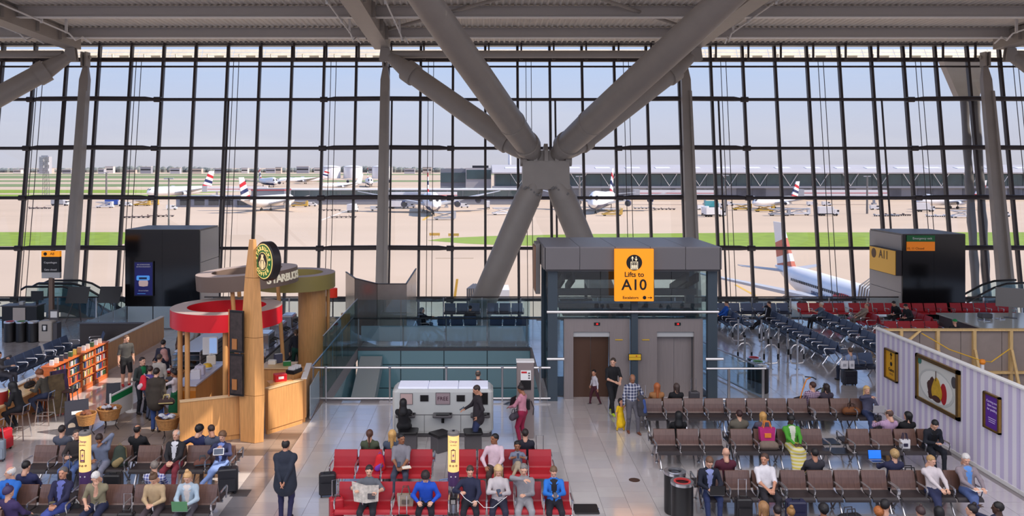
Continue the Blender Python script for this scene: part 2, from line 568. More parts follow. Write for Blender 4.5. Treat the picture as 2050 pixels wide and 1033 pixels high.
for xa, xb in zip(xs, xs[1:]):
    for ya, yb in zip(ysl, ysl[1:]):
        if any(h[0] <= (xa + xb) / 2 <= h[1] and h[2] <= (ya + yb) / 2 <= h[3] for h in HOLES): continue
        sl.add([(xa, ya, ZD(ya)), (xb, ya, ZD(ya)), (xb, yb, ZD(yb)), (xa, yb, ZD(yb))], [(0, 1, 2, 3)])
sl.obj('roof_panel', mat('white roof lining', (215, 212, 208), 0.7), ceil)
MB().b2(-45, 60, 30, 51.1, 16.7, 16.9).obj('roof_cover', deck_m, ceil)
for y in (46.5, 41.5, 36.5, 31.5):
    z = ZD(y) - .55
    pu = MB().b2(-45, 60, y - .02, y + .02, z, z + .55).b2(-45, 60, y - .16, y + .16, z + .5, z + .54)
    MB().b2(-45, 60, y - .2, y + .2, z - .05, z).obj('purlin_lit_flange', white_m, ceil)  # bottom flange made white to paint in the highlight along the purlin
    pu.obj('purlin', mat('purlin grey paint', (186, 180, 176), 0.45), ceil)
for x in XC:
    zb = lambda y: 14.7 + .042 * (48 - y)
    for w, (ya, yb) in ((.45, (48.0, -20)),):
        r = MB().hull8([(x - w, ya, zb(ya)), (x + w, ya, zb(ya)), (x + w, ya, zb(ya) + .85), (x - w, ya, zb(ya) + .85)],
                       [(x - w, yb, zb(yb)), (x + w, yb, zb(yb)), (x + w, yb, zb(yb) + 1.2), (x - w, yb, zb(yb) + 1.2)])
        r.obj('rafter', steel_w, ceil)
    for s in (-1, 1):
        for y in (45.5, 43.2, 40, 37):           # stiffeners on the girder webs
            MB().b2(x + s * .45, x + s * .62, y - .03, y + .03, zb(y) + .1, zb(y) + .85).obj('stiffener', steel_w, ceil)
        xt = x + s * 1.35
        tr = MB().tube([(xt, 30, zb(30) + .5), (xt, 44.8, zb(45) + .3), (xt + .05, 45.4, zb(45) + .02), (xt + .15, 46.0, zb(45) + .3), (xt + .25, 46.8, zb(46) + .1)], .045, 6)
        for y in (34, 38, 42, 44.5): tr.b2(xt - .06, xt + .06, y - .05, y + .05, zb(y) + .25, zb(y) + 1.1)
        tr.obj('light_track', white_m, ceil, smooth=True)
for xa, xb in ((-5.8, 3.2), (12.2, 3.2)):
    MB().tube([(xa, 46.3, ZD(46) - .3), (xb, 36.2, ZD(36) - .3)], .09, 8).obj('bracing_rod', steel_w, ceil)
MB().tube([(-5.5, 47.6, 14.37), (11.9, 47.6, 14.37)], .22, 16).obj('tie_tube', steel_w, ceil, smooth=True)
MB().tube([(-41, 47.6, 14.37), (-24.2, 47.6, 14.37)], .22, 16).obj('tie_tube', steel_w, ceil, smooth=True)
MB().tube([(30.6, 47.6, 14.37), (47, 47.6, 14.37)], .22, 16).obj('tie_tube', steel_w, ceil, smooth=True)

# ---------------------------------------------------------------- branching steel prop
def prop(x, y, label):
    t = thing('branching_prop', label, 'prop', (x, y, 0))
    n = MB()
    n.hull8([(-1.25, -.55, 6.7), (1.25, -.55, 6.7), (1.25, .55, 6.7), (-1.25, .55, 6.7)], [(-1.22, -.5, 8.2), (1.22, -.5, 8.2), (1.22, .5, 8.2), (-1.22, .5, 8.2)])
    n.b2(-1.22, 1.22, -.3, .45, 8.2, 8.75)
    n.obj('cast_node', steel_w, t)
    for k in range(5):
        n = MB().prism([(-.55, 8.15), (.5, 8.15), (.5, 8.9), (-.25, 9.1), (-.55, 8.75)], -.1, .1,
                       M=Matrix.Translation((-1.12 + k * .56, 0, 0)) @ Matrix(((0, 0, 1, 0), (1, 0, 0, 0), (0, 1, 0, 0), (0, 0, 0, 1))))
        n.obj('rib', steel_w, t)
    for s in (-1, 1):
        MB().tube([(s * 1.2, -.2, 8.2), (s * 1.36, -.2, 8.2)], .3, 12).obj('side_pin', steel_w, t, smooth=True)
        a = MB().tube([(s * .62, -.1, 8.5), (s * .98, -.8, 8.95), (s * 2.0, -3.8, 10.1), (s * 4.6, -11.4, 13.0), (s * 7.6, -20.2, 16.4)], [.42, .62, .66, .6, .45], 20)
        a.tube([(s * .98, -.8, 8.95), (s * 1.12, -1.2, 9.1)], .7, 20).tube([(s * 1.9, -3.5, 10.0), (s * 1.96, -3.7, 10.06)], .685, 20)
        a.obj('near_arm', steel_w, t, smooth=True)
        a = MB().tube([(s * .8, .2, 8.5), (s * 1.5, .5, 8.95), (s * 2.2, .85, 9.4), (s * 7.4, 3.2, 13.2), (s * 8.8, 3.75, 14.3)], [.4, .56, .6, .55, .3], 18)
        a.tube([(s * 1.9, .7, 9.2), (s * 2.3, .88, 9.47)], .68, 18).tube([(s * 7.2, 3.1, 13.05), (s * 7.7, 3.32, 13.42)], .64, 18)
        a.obj('far_arm', steel_w, t, smooth=True)
        cl = MB()
        for d in (-.14, .14): cl.hull8([(s * 8.5, 3.55 + d, 13.9), (s * 9.3, 3.55 + d, 14.0), (s * 9.3, 3.62 + d, 14.0), (s * 8.5, 3.62 + d, 13.9)], [(s * 8.7, 3.55 + d, 14.7), (s * 9.2, 3.55 + d, 14.75), (s * 9.2, 3.62 + d, 14.75), (s * 8.7, 3.62 + d, 14.7)])
        cl.obj('clevis', steel_w, t)
        a = MB().tube([(s * .62, 0, 7.0), (s * .8, 0, 6.55), (s * 1.0, 0, 6.1), (s * 3.5, .3, .2), (s * 6.3, .6, -6)], [.55, .66, .68, .68, .6], 20)
        a.tube([(s * .98, 0, 6.15), (s * 1.04, 0, 6.0)], .7, 20)
        leg = a.obj('leg', steel_w, t, smooth=True)
        for k in range(8):
            an = math.radians(200 + 20 * k)
            MB().tube([(s * .72 + .5 * math.cos(an) * .9, -.5, 6.6 + .2 * math.sin(an * 2)), (s * .72 + .5 * math.cos(an) * .9, -.64, 6.6 + .2 * math.sin(an * 2))], .06, 8).obj('bolt', steel_g, leg, smooth=True)
prop(3.38, 43.9, 'massive branching steel prop with cast node and six tubes, behind the lift')
prop(-32.62, 43.9, 'branching steel prop whose arm meets the column head above the escalators')
prop(39.38, 43.9, 'branching steel prop whose arm meets the column head past the twin pipes')
# forked prop with twin ribbed pipes outside the glass
t = thing('forked_prop', 'forked pale column head on twin ribbed pipes outside the glass', 'column', (0, 0, 0))
for s, px in ((-1, 1935), (1, 1957)):
    p0 = PT(px - 5, 190, 54); p1 = PT(px + 22, 640, 52.5)
    pts, rs = [], []
    for k in range(22):
        u = k / 21
        pts.append((p0[0] + (p1[0] - p0[0]) * u + .02 * math.sin(k * 2.1 + s), p0[1] + (p1[1] - p0[1]) * u, p0[2] + (p1[2] - p0[2]) * u)); rs.append(.25 + .025 * math.sin(k * 1.7))
    MB().tube(pts, rs, 14).obj('ribbed_pipe', steel_g, t, smooth=True)
    a = PT(1935, 195, 54); b = PT(1905 if s < 0 else 1952, 122, 54)
    d_ = .05 * s
    MB().hull8([(a[0] - .7, 53.7 + d_, a[2]), (a[0] + .7, 53.7 + d_, a[2]), (a[0] + .7, 54.3 + d_, a[2]), (a[0] - .7, 54.3 + d_, a[2])],
               [(b[0] - .75, 53.7 + d_, b[2]), (b[0] + .75, 53.7 + d_, b[2]), (b[0] + .75, 54.3 + d_, b[2]), (b[0] - .75, 54.3 + d_, b[2])]).obj('fork_arm', steel_w, t)

# ---------------------------------------------------------------- far balustrade along the upper floor edge
bal = thing('glass_balustrade', 'long glass balustrade with dark rail along the floor edge by the glass wall', 'balustrade', (0, 42.75, 0))
MB().tube([(-42, 0, 1.12), (-18.6, 0, 1.12)], .035, 8).obj('handrail', steel_d, bal)
MB().tube([(-14.4, 0, 1.12), (21.6, 0, 1.12)], .035, 8).obj('handrail', steel_d, bal)
MB().tube([(25.2, 0, 1.12), (46, 0, 1.12)], .035, 8).obj('handrail', steel_d, bal)
_gp = MB().b2(.03, 1.97, .02, .035, .05, 1.07).mesh('pane', clear_m)
_po = MB().b2(-.03, .03, -.04, .02, 0, 1.1).mesh('post', rail_m)
for k in range(44):
    x = -42 + 2 * k
    if -18.6 <= x < -14.4 or 21 <= x < 25: continue
    link('pane', _gp, bal, (x, 0, 0)); link('post', _po, bal, (x, 0, 0))
# ---------------------------------------------------------------- airfield
GZ = -12.1
def GO(px, py):
    y = F * (H - GZ) / (py - CY)
    return ((px - CX) * y / F, y)
apron_m = mat('sunlit concrete apron', (198, 174, 150), 0.9, var=0.06, vscale=0.02, stretch=(0.5, 2.2, 1))
tag(MB().b2(-7000, 7000, 56, 9000, GZ - .5, GZ).obj('ground', apron_m), 'pale concrete apron of the airfield', kind='structure')
grass_m = mat('mown green grass', (128, 150, 40), 0.95, var=0.16, vscale=0.25)
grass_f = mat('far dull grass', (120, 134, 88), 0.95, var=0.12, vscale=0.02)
def lawn(pts, label, m, z=.04):
    tag(MB().prism(pts, GZ - .3, GZ + z).obj('grass_verge', m), label, 'grass', kind='stuff')
lawn([G_ for G_ in ((-14.5, 222), (-11, 229), (2, 236), (30, 243), (90, 249), (420, 252), (420, 205), (40, 205), (8, 208), (-4, 213))], 'bright green mown verge pointed at one end beyond the glass', grass_m)
lawn([(-360, 251), (-95, 250), (-91, 228), (-93, 206), (-360, 206)], 'bright green mown verge beyond the escalators', grass_m)
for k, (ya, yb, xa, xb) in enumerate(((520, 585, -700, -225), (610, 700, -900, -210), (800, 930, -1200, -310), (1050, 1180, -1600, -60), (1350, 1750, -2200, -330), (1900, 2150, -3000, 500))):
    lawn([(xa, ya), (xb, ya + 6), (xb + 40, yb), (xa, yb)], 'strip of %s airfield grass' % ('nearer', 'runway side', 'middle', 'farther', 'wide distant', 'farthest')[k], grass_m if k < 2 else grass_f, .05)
road_m = mat('taxiway asphalt', (176, 165, 156), 0.9)
ylw = mat('yellow ground paint', (214, 168, 60), 0.7)
def stripe(p, q, w, label, m=ylw):
    a, b = Vector((*GO(*p), 0)), Vector((*GO(*q), 0))
    n = (b - a).normalized().cross(Vector((0, 0, 1))) * w / 2
    one('painted_line', MB().prism([tuple((a + n).xy), tuple((b + n).xy), tuple((b - n).xy), tuple((a - n).xy)], GZ, GZ + .02), m, label, 'ground marking')
stripe((847, 441), (861, 430), 1.1, 'short yellow stop line before the nose of a jumbo jet')
stripe((1472, 570), (1512, 592), .5, 'yellow guide line beside the docked airliner')
stripe((872, 517), (948, 517), .8, 'yellow and dark marking across the bare apron', mat('worn paint', (150, 128, 100), .9))
stripe((640, 442), (698, 420), .7, 'white service road line behind a tailplane', mat('white ground paint', (232, 224, 214), .8))
for k, (x, y) in enumerate(((870, 474), (908, 475))):
    gx, gy = GO(x, y)
    s = thing('taxiway_sign', 'yellow taxiway sign on the pointed verge, %s one' % ('solid', 'lettered')[k], 'sign', (gx, gy, GZ))
    MB().b2(-1.5, 1.5, -.1, .1, .35, 1.1).obj('board', ylw, s)
    for q in (-1.2, 0, 1.2): MB().b2(q - .04, q + .04, -.04, .04, 0, .4).obj('leg', steel_g, s)

aw = mat('aircraft white', (238, 236, 236), 0.35)
navy = mat('aircraft navy', (38, 46, 92), 0.35)
redp = mat('aircraft red', (196, 40, 48), 0.4)
agrey = mat('aircraft grey', (176, 178, 184), 0.4)
dark = mat('engine dark', (40, 40, 46), 0.5)
tailf = mat('faded tail red', (196, 92, 66), 0.45)
def airliner(label, x, y, rz, L, r, span, jumbo=False, fin=None, eng=2, windows=False, belly=None, group=None):
    t = thing('airliner', label, 'airliner', (x, y, GZ), math.radians(rz), group)
    zc = r + 1.7
    prof = [(0, .06, -.25), (.008, .3, -.2), (.025, .56, -.12), (.05, .8, -.05), (.09, .97, 0), (.13, 1, 0), (.62, 1, 0), (.74, .9, .1), (.85, .62, .32), (.94, .32, .52), (1, .1, .6)]
    b = MB(); n = 20; vs = []
    for u, k, dz in prof:
        yy = -L / 2 + u * L
        for q in range(n):
            a = 2 * math.pi * q / n
            hz = math.sin(a)
            hump = 0
            if jumbo and hz > .2 and u < .45: hump = .42 * r * min(1, max(0, (u - .015) / .05)) * min(1, max(0, (.42 - u) / .14)) * hz
            vs.append((r * k * math.cos(a) * (1 - .12 * (hump > 0) * hz), yy, zc + r * dz + r * k * hz + hump))
    fs, ms = [], []
    for i in range(len(prof) - 1):
        for q in range(n):
            fs.append((i * n + q, (i + 1) * n + q, (i + 1) * n + (q + 1) % n, i * n + (q + 1) % n)); ms.append(1 if 11 <= q <= 18 and i > 1 else 0)
    b.add(vs, fs); b.m = ms
    b.add(vs[:n], [tuple(range(n))])
    b.obj('fuselage', [aw, belly or navy], t, smooth=True)
    MB().hull8([(-r * .55, -L / 2 + .022 * L, zc + .38 * r), (r * .55, -L / 2 + .022 * L, zc + .38 * r), (r * .6, -L / 2 + .04 * L, zc + .45 * r), (-r * .6, -L / 2 + .04 * L, zc + .45 * r)],
               [(-r * .5, -L / 2 + .03 * L, zc + (.5 + .1 * jumbo) * r), (r * .5, -L / 2 + .03 * L, zc + (.5 + .1 * jumbo) * r), (r * .5, -L / 2 + .045 * L, zc + (.62 + .25 * jumbo) * r), (-r * .5, -L / 2 + .045 * L, zc + (.62 + .25 * jumbo) * r)]).obj('cockpit_window', dark, t)
    if windows:
        w = MB()
        for s in (-1, 1):
            for k in range(46):
                yy = -L / 2 + L * (.12 + .62 * k / 45)
                w.box(s * r * .985, yy, zc + .18 * r, .06, .26, .36)
        tag(w.obj('window_row', dark, t), kind='stuff')
    for s in (-1, 1):
        y0 = -L / 2 + .36 * L; sw = span * .30
        rt = [(s * r * .7, y0, zc - .55 * r), (s * r * .7, y0 + .22 * L, zc - .55 * r), (s * r * .7, y0 + .22 * L, zc - .3 * r), (s * r * .7, y0, zc - .25 * r)]
        tp = [(s * span / 2, y0 + sw, zc + .06 * span), (s * span / 2, y0 + sw + .05 * L, zc + .06 * span), (s * span / 2, y0 + sw + .05 * L, zc + .06 * span + .12), (s * span / 2, y0 + sw, zc + .06 * span + .15)]
        if s < 0: rt, tp = [rt[k] for k in (1, 0, 3, 2)], [tp[k] for k in (1, 0, 3, 2)]
        wg = MB().hull8(rt, tp).obj('wing', agrey, t)
        for k in range(eng // 2):
            ex = s * span / 2 * (.36 if k == 0 else .66); u = abs(ex) / (span / 2)
            ey = y0 + sw * u - .5; ez = zc - .5 * r + (.06 * span + .3 * r) * u - .42 * r
            er = r * .42
            M_ = Matrix.Translation((ex, ey, ez)) @ Matrix.Rotation(math.pi / 2, 4, 'X')
            e = MB().lathe([(er * .84, 1.4), (er, 1.2), (er * 1.04, 0), (er * .9, -2.2), (er * .55, -3.6), (.15, -4)], 16, 0, M=M_).lathe([(er * .8, 1.42), (0, .9)], 16, 1, M=M_)
            e.obj('engine', [belly or navy, dark], t, smooth=True)
        h0 = L / 2 - .1 * L
        MB().hull8([(s * .3, h0 - .04 * L, zc + .42 * r), (s * .3, h0 + .05 * L, zc + .42 * r), (s * .3, h0 + .05 * L, zc + .52 * r), (s * .3, h0 - .04 * L, zc + .52 * r)][::1 if s > 0 else -1],
                   [(s * span * .18, h0 + .05 * L, zc + .7 * r), (s * span * .18, h0 + .09 * L, zc + .7 * r), (s * span * .18, h0 + .09 * L, zc + .75 * r), (s * span * .18, h0 + .05 * L, zc + .75 * r)][::1 if s > 0 else -1]).obj('tailplane', agrey, t)
    fh = fin[0] if fin else r * 3.5
    cols = fin[1] if fin else (1, 0, 2, 0, 1, 0)
    fm = fin[2] if fin else [aw, redp, navy]
    f0 = L / 2 - .17 * L; zb = zc + .75 * r
    fb = MB(); K = len(cols)
    def le(u): return (f0 + .11 * L * u, f0 + .15 * L + .045 * L * u)
    for k in range(K):
        u0, u1 = k / K, (k + 1) / K
        (a0, c0), (a1, c1) = le(u0), le(u1)
        sk0, sk1 = (0 if k == 0 else .16), (0 if k == K - 1 else .16)   # colour bands slant down towards the trailing edge
        t0, t1 = max(u0 - sk0, 0), max(u1 - sk1, .02)
        w0, w1 = .32 - .2 * u0, .32 - .2 * u1
        fb.hull8([(-w0, a0, zb + fh * u0), (w0, a0, zb + fh * u0), (w0 * .6, le(t0)[1], zb + fh * t0), (-w0 * .6, le(t0)[1], zb + fh * t0)],
                 [(-w1, a1, zb + fh * u1), (w1, a1, zb + fh * u1), (w1 * .6, le(t1)[1], zb + fh * t1), (-w1 * .6, le(t1)[1], zb + fh * t1)], cols[k])
    fb.obj('tail_fin', fm, t)
    for gx, gy in ((0, -L * .38), (-r * .9, L * .04), (r * .9, L * .04)):
        g = MB().tube([(gx, gy, .5), (gx, gy, zc - .6 * r)], .16, 8)
        for s in (-.3, .3): g.tube([(gx + s - .15, gy, .55), (gx + s + .15, gy, .55)], .55, 14)
        g.obj('landing_gear', dark, t, smooth=True)
    return t
fore = airliner('white airliner docked nose in just outside the glass, speedmarque ribbon on its side', 45.6, 106, 3, 38, 2.0, 34, windows=True, fin=(6.4, (1, 0, 1, 1, 0, 0), [aw, tailf, navy]), belly=aw)
sm = MB()
for k in range(8):                               # red ribbon along the forward fuselage
    u0, u1 = k / 8, (k + 1) / 8
    w = lambda u: .5 * math.sin(math.pi * min(1, u * .9 + .05)) ** .7
    y = lambda u: -8.6 + 5.5 * u
    sm.add([(-2.03, y(u0), 4.0 - .2 * u0), (-2.03, y(u1), 4.0 - .2 * u1), (-1.93, y(u1), 4.0 + w(u1)), (-1.93, y(u0), 4.0 + w(u0))], [(0, 1, 2, 3)])
sm.obj('red_ribbon', redp, fore)
text('BRITISH AIRWAYS', 1.1, navy, fore, (-2.04, -1.5, 3.2), -math.pi / 2, depth=.01)
airliner('blue bellied jumbo jet facing the hall, wings spread, beyond the bare apron', -22.5, 360, 6, 70, 3.3, 64, True, eng=4)
airliner('blue bellied jumbo jet turned aside before the long satellite terminal', 55, 372, -16, 68, 3.3, 62, True, eng=4)
airliner('white twin jet with its red and blue tail turned towards the hall', -97, 374, 167, 50, 2.6, 47, belly=aw)
airliner('white airliner parked side on past the grey jetty stand by the grass strips', -190, 520, -38, 46, 2.9, 44, belly=aw)
airliner('small looking distant jumbo jet with round nose near the far grass', -212, 812, 28, 70, 3.3, 64, True, eng=4)
airliner('distant white airliner side on before the first fuel tank', -205, 945, -58, 62, 2.8, 55, belly=aw)
airliner('plain white airliner with bare white tail before the fuel tanks', -120, 705, -52, 40, 2.1, 36, fin=(8, (0, 0, 0), [aw]), belly=aw)
airliner('distant jumbo jet with green and red tail before the fuel tanks', -112, 815, 10, 70, 3.3, 62, True, eng=4, fin=(11, (1, 0, 2, 0, 2, 1), [aw, redp, mat('tail green', (60, 120, 80), .4)]))
airliner('white airliner with flag striped tail parked side on at the satellite terminal', 138, 386, -48, 42, 2.1, 36, belly=aw)
airliner('white airliner with flag striped tail beyond the twin outdoor pipes', 222, 390, -70, 44, 2.2, 38, belly=aw)

s = thing('marker_post', 'leaning yellow post on the apron edge seen past the blade column', 'post', (*GO(911, 600)[:2], GZ))
MB().hull8([(-.3, 0, 0), (.1, 0, 0), (.1, .2, 0), (-.3, .2, 0)], [(.15, 0, 3.1), (.5, 0, 3.1), (.5, .2, 3.1), (.15, .2, 3.1)]).obj('post', ylw, s)
MB().b2(-.5, .4, -.2, .4, 0, .15).obj('base', steel_g, s)
# satellite terminal
tb_roof = mat('satellite roof metal', (188, 182, 182), 0.5, var=.05, vscale=.05)
tb_glass = mat('dark teal terminal glazing', (62, 84, 88), 0.12, spec=0.8, var=.25, vscale=.12)
tb_low = mat('terminal lower cladding', (132, 134, 142), 0.5)
s = thing('satellite_terminal', 'long satellite terminal with pale curved roof and teal glazing across the apron', 'building', (0, 490, GZ))
rf = MB(); pr = [(0, 15.6), (0, 16.4), (10, 18.6), (22, 20.2), (40, 21), (60, 20), (60, 15)]
rf.prism(pr, 6, 440, M=Matrix(((0, 0, 1, 0), (1, 0, 0, 0), (0, 1, 0, 0), (0, 0, 0, 1))))
rf = rf.obj('roof', tb_roof, s)
sk = MB().hull8([(0, 10, 18.5), (9, 10, 18.5), (9, 15, 19.2), (0, 15, 19.2)], [(0, 10, 18.9), (9, 10, 18.9), (9, 15, 19.6), (0, 15, 19.6)]).mesh('rooflight', aw)
for k in range(23): link('rooflight', sk, rf, (14 + 18.3 * k, 0, 0))
MB().b2(8, 438, 3, 58, 0, 15).obj('body', tb_low, s)
MB().b2(6, 440, 1.5, 4, 7.0, 8.2).obj('floor_band', agrey, s)
gp = MB().b2(.15, 8.85, 2.6, 3, 8.3, 15.2).mesh('glazing_panel', tb_glass)
gl = MB().b2(.4, 8.6, 2.6, 3, .4, 6.6).mesh('lower_panel', mat('dark dock panel', (96, 98, 106), .6, var=.2, vscale=.2))  # darker grey panels along the lower storey
vb = MB().tube([(0, 1, 15.6), (4.6, 1, 8.4), (9.2, 1, 15.6)], .22, 6).mesh('brace', aw)
for k in range(48):
    link('glazing_panel', gp, s, (8 + 9 * k, 0, 0))
    if k % 3: link('lower_panel', gl, s, (8 + 9 * k, 0, 0))
    if k % 2: link('brace', vb, s, (8 + 9 * k, 0, 0))
s = thing('pier_block', 'stepped pale block at the near end of the satellite terminal', 'building', (0, 505, GZ))
MB().b2(-10, 5.6, 0, 14, 0, 19).obj('body', tb_roof, s)
MB().b2(-9.5, 5.4, -.3, .1, 12.2, 17.8).obj('glazing_panel', tb_glass, s)
MB().b2(-6, 4, 4, 12, 19, 20.5).obj('rooftop_plant', dark, s)
MB().b2(-26, -10, 10, 50, 0, 18.6).obj('wing_block', tb_low, s)
MB().b2(-25.7, -10.2, 9.6, 10.1, 10, 16).obj('glazing_panel', tb_glass, s)
one('vent_mast', MB().lathe([(1.3, 0), (1.1, 20), (.9, 33), (.8, 34.5)], 14, x=18.6, y=556, z=GZ), aw, 'white round mast rising behind the satellite terminal roof', 'mast', smooth=True)
# low glazed link with jet bridges
s = thing('pier_link', 'low glazed pier building with white roof edge between the jumbo jets', 'building', (0, 430, GZ))
MB().b2(-106, 22, 0, 14, 0, 7.6).obj('body', tb_low, s)
MB().b2(-107, 23, -1, 15, 7.6, 8.2).obj('roof', aw, s)
q = MB().b2(.2, 7.8, -.25, .05, 4.2, 7.4).mesh('glazing_panel', tb_glass)
for k in range(16): link('glazing_panel', q, s, (-106 + 8 * k, 0, 0))
s = thing('pier_annex', 'grey service block with red lined parapet by the twin jet', 'building', (0, 400, GZ))
MB().b2(-112, -96, 0, 14, 0, 9).obj('body', tb_low, s)
MB().b2(-112.2, -95.8, -.1, 14.2, 8.2, 8.7).obj('red_line', redp, s)
MB().b2(-150, -112, 4, 14, 0, 5.5).obj('low_wing', mat('slate cladding', (118, 122, 138), .6), s)
for k in range(5):
    MB().b2(-148 + 7 * k, -143 + 7 * k, 3.8, 4.05, 1, 4).obj('shutter', dark, s)
def jetbridge(label, x, y, rz, L):
    t = thing('jet_bridge', label, 'jet bridge', (x, y, GZ), math.radians(rz))
    MB().b2(0, L, -1.6, 1.6, 4.6, 7.6).obj('tunnel', aw, t)
    MB().b2(0, L, -1.65, 1.65, 5.9, 6.2).obj('red_line', redp, t)
    MB().b2(-3, 0, -2.2, 2.2, 4.3, 8).obj('cab', agrey, t)
    for k in (.15, .85):
        MB().b2(L * k - .5, L * k + .5, -.5, .5, .6, 4.6).b2(L * k - .9, L * k + .9, -1.2, 1.2, 0, .9).obj('support', agrey, t)
jetbridge('white jet bridge with red line beside the facing jumbo jet', -46, 396, 4, 34)
jetbridge('white jet bridge before the satellite terminal, near parked vans', 82, 430, -2, 40)
jetbridge('white jet bridge reaching a side on airliner at the satellite', 168, 432, 0, 44)
jetbridge('white jet bridge far out by the white side on airliner', -168, 505, 6, 36)
jetbridge('white jet bridge behind the facing jumbo jet by the stepped block', -8, 455, 0, 30)
# bellows of the bridge at the docked airliner
s = thing('bridge_canopy', 'ribbed grey bellows canopy at the docked airliner', 'bellows', (0, 0, 0))
for k in range(7):
    p = PT(1716 + 5 * k, 572 + 2.5 * k, 84); q = PT(1740 + 3 * k, 566 + 2 * k, 84)
    MB().tube([(p[0], 84, p[2] - 2.2), (p[0] + .3, 84, p[2]), (q[0] + 1, 85, q[2] + .6), (q[0] + 3, 86, q[2] - 2)], .1, 6).obj('rib', steel_g, s)
MB().b2(49.5, 53.5, 84.5, 88, GZ + 3, -6.6).obj('cab', agrey, s)
s = thing('bridge_canopy', 'ribbed grey bellows of a gate bridge seen past the leaning prop leg', 'bellows', (0, 0, 0))
for k in range(6):
    p = PT(936 + 4 * k, 578, 70)
    MB().tube([(p[0], 70, p[2] - 2.4), (p[0], 70, p[2]), (p[0] + .5, 71.2, p[2] + .2)], .09, 6).obj('rib', dgrey_m, s)
p = PT(968, 590, 70)
MB().b2(p[0] - .3, p[0] + 2.2, 70, 73, p[2] - 2, p[2] + .4).obj('cab', aw, s)

# fuel tanks, masts, horizon
for k, (px, nm) in enumerate(((663, 'nearest the plain white tail'), (707, 'behind the jumbo with the green tail'), (764, 'behind the blade column'))):
    x, y = (px - CX) * 1375 / F, 1375
    s = thing('fuel_tank', 'large white round fuel tank on the horizon, %s' % nm, 'tank', (x, y, GZ))
    MB().lathe([(15.5, 0), (15.5, 19), (15.2, 19.6)], 28).obj('shell', aw, s, smooth=True)
    MB().lathe([(15.4, 19.5), (9, 21), (0, 21.8)], 28).obj('domed_roof', aw, s, smooth=True)
    MB()._ring(15.5, 15.9, 18.4, 19.0, 28, 0, None).obj('rim_walkway', agrey, s)
    MB().b2(-16, -15.4, -1, 1, 0, 19.5).obj('stair', agrey, s)
s = thing('lattice_mast', 'tall steel lattice mast with antennas standing in the airfield grass', 'mast', (*GO(92, 396), GZ))
for a in range(4):
    sx, sy = ((-1, -1), (1, -1), (1, 1), (-1, 1))[a]
    MB().tube([(sx * 1.5, sy * 1.5, 0), (sx * 1.0, sy * 1.0, 26)], .14, 6).obj('leg', steel_g, s)
for k in range(9):
    z0 = 2.9 * k
    for a, b in (((-1, -1), (1, -1)), ((1, -1), (1, 1))):
        MB().tube([(a[0] * 1.4, a[1] * 1.4, z0), (b[0] * 1.3, b[1] * 1.3, z0 + 2.9)], .08, 5).tube([(a[0] * 1.4, a[1] * 1.4, z0), (b[0] * 1.4, b[1] * 1.4, z0)], .08, 5).obj('brace', steel_g, s)
for k in range(4): MB().box(1.6 * (-1) ** k, 0, 17 + 2 * k, .5, .6, 1.6).obj('antenna', aw, s)
for px, py, top, nm in ((338, 470, 356, 'nearest the black gate box'), (213, 408, 345, 'in the grass beyond the escalators'), (1160, 436, 352, 'beside the turned jumbo jet'), (1452, 432, 350, 'before the parked vans'), (1736, 428, 352, 'behind the gate A11 box')):
    x, y = GO(px, py)
    hgt = H - (top - CY) * y / F - GZ
    s = thing('light_pole', 'grey apron light pole %s' % nm, 'light pole', (x, y, GZ))
    MB().lathe([(y * .0013, 0), (y * .0009, hgt)], 10).obj('pole', steel_g, s, smooth=True)
    for k in (-1, 1): MB().box(k * .8, 0, hgt - .4, 1.2, .5, .4).obj('lamp_head', agrey, s)
trees_m = mat('hazy distant trees', (128, 132, 128), 0.95, var=.2, vscale=.02)  # distance haze is put into the tree colour
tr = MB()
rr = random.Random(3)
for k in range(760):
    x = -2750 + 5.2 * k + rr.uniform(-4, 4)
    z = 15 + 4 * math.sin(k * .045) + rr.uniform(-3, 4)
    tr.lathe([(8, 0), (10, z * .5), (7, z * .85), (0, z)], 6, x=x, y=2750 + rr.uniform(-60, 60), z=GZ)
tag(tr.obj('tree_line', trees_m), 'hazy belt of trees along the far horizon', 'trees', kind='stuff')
bm = [mat('far building %d' % k, c, .8) for k, c in enumerate(((222, 214, 206), (186, 184, 190), (206, 190, 176), (160, 160, 168)))]
for k in range(36):
    x = -1500 + 52 * k + rr.uniform(-5, 5); w = rr.uniform(12, 38); hh = rr.uniform(10, 20)
    s = thing('distant_building', 'small pale building in the hazy row along the horizon', 'building', (x, 2300 + rr.uniform(-120, 120), GZ), group='hazy buildings along the horizon')
    MB().b2(-w / 2, w / 2, 0, 14, 0, hh).obj('body', bm[k % 4], s)
    MB().b2(-w / 2 - .5, w / 2 + .5, -.5, 14, hh, hh + 1.2).obj('roof', bm[(k + 1) % 4], s)
    MB().b2(-w / 2 + 1, w / 2 - 1, -.2, .1, hh * .5, hh * .7).obj('window_band', dark, s)
x, y = (88 - CX) * 2200 / F, 2200
s = thing('tower_block', 'grey slab tower rising over the hazy horizon behind the mast', 'building', (x, y, GZ))
MB().b2(-13, 13, 0, 16, 0, 46).obj('body', bm[1], s)
MB().b2(-9, 9, 3, 12, 46, 49).obj('rooftop_plant', bm[3], s)
for k in range(9): MB().b2(-12, 12, -.3, 0, 4 + 4.6 * k, 6 + 4.6 * k).obj('window_band', bm[3], s)

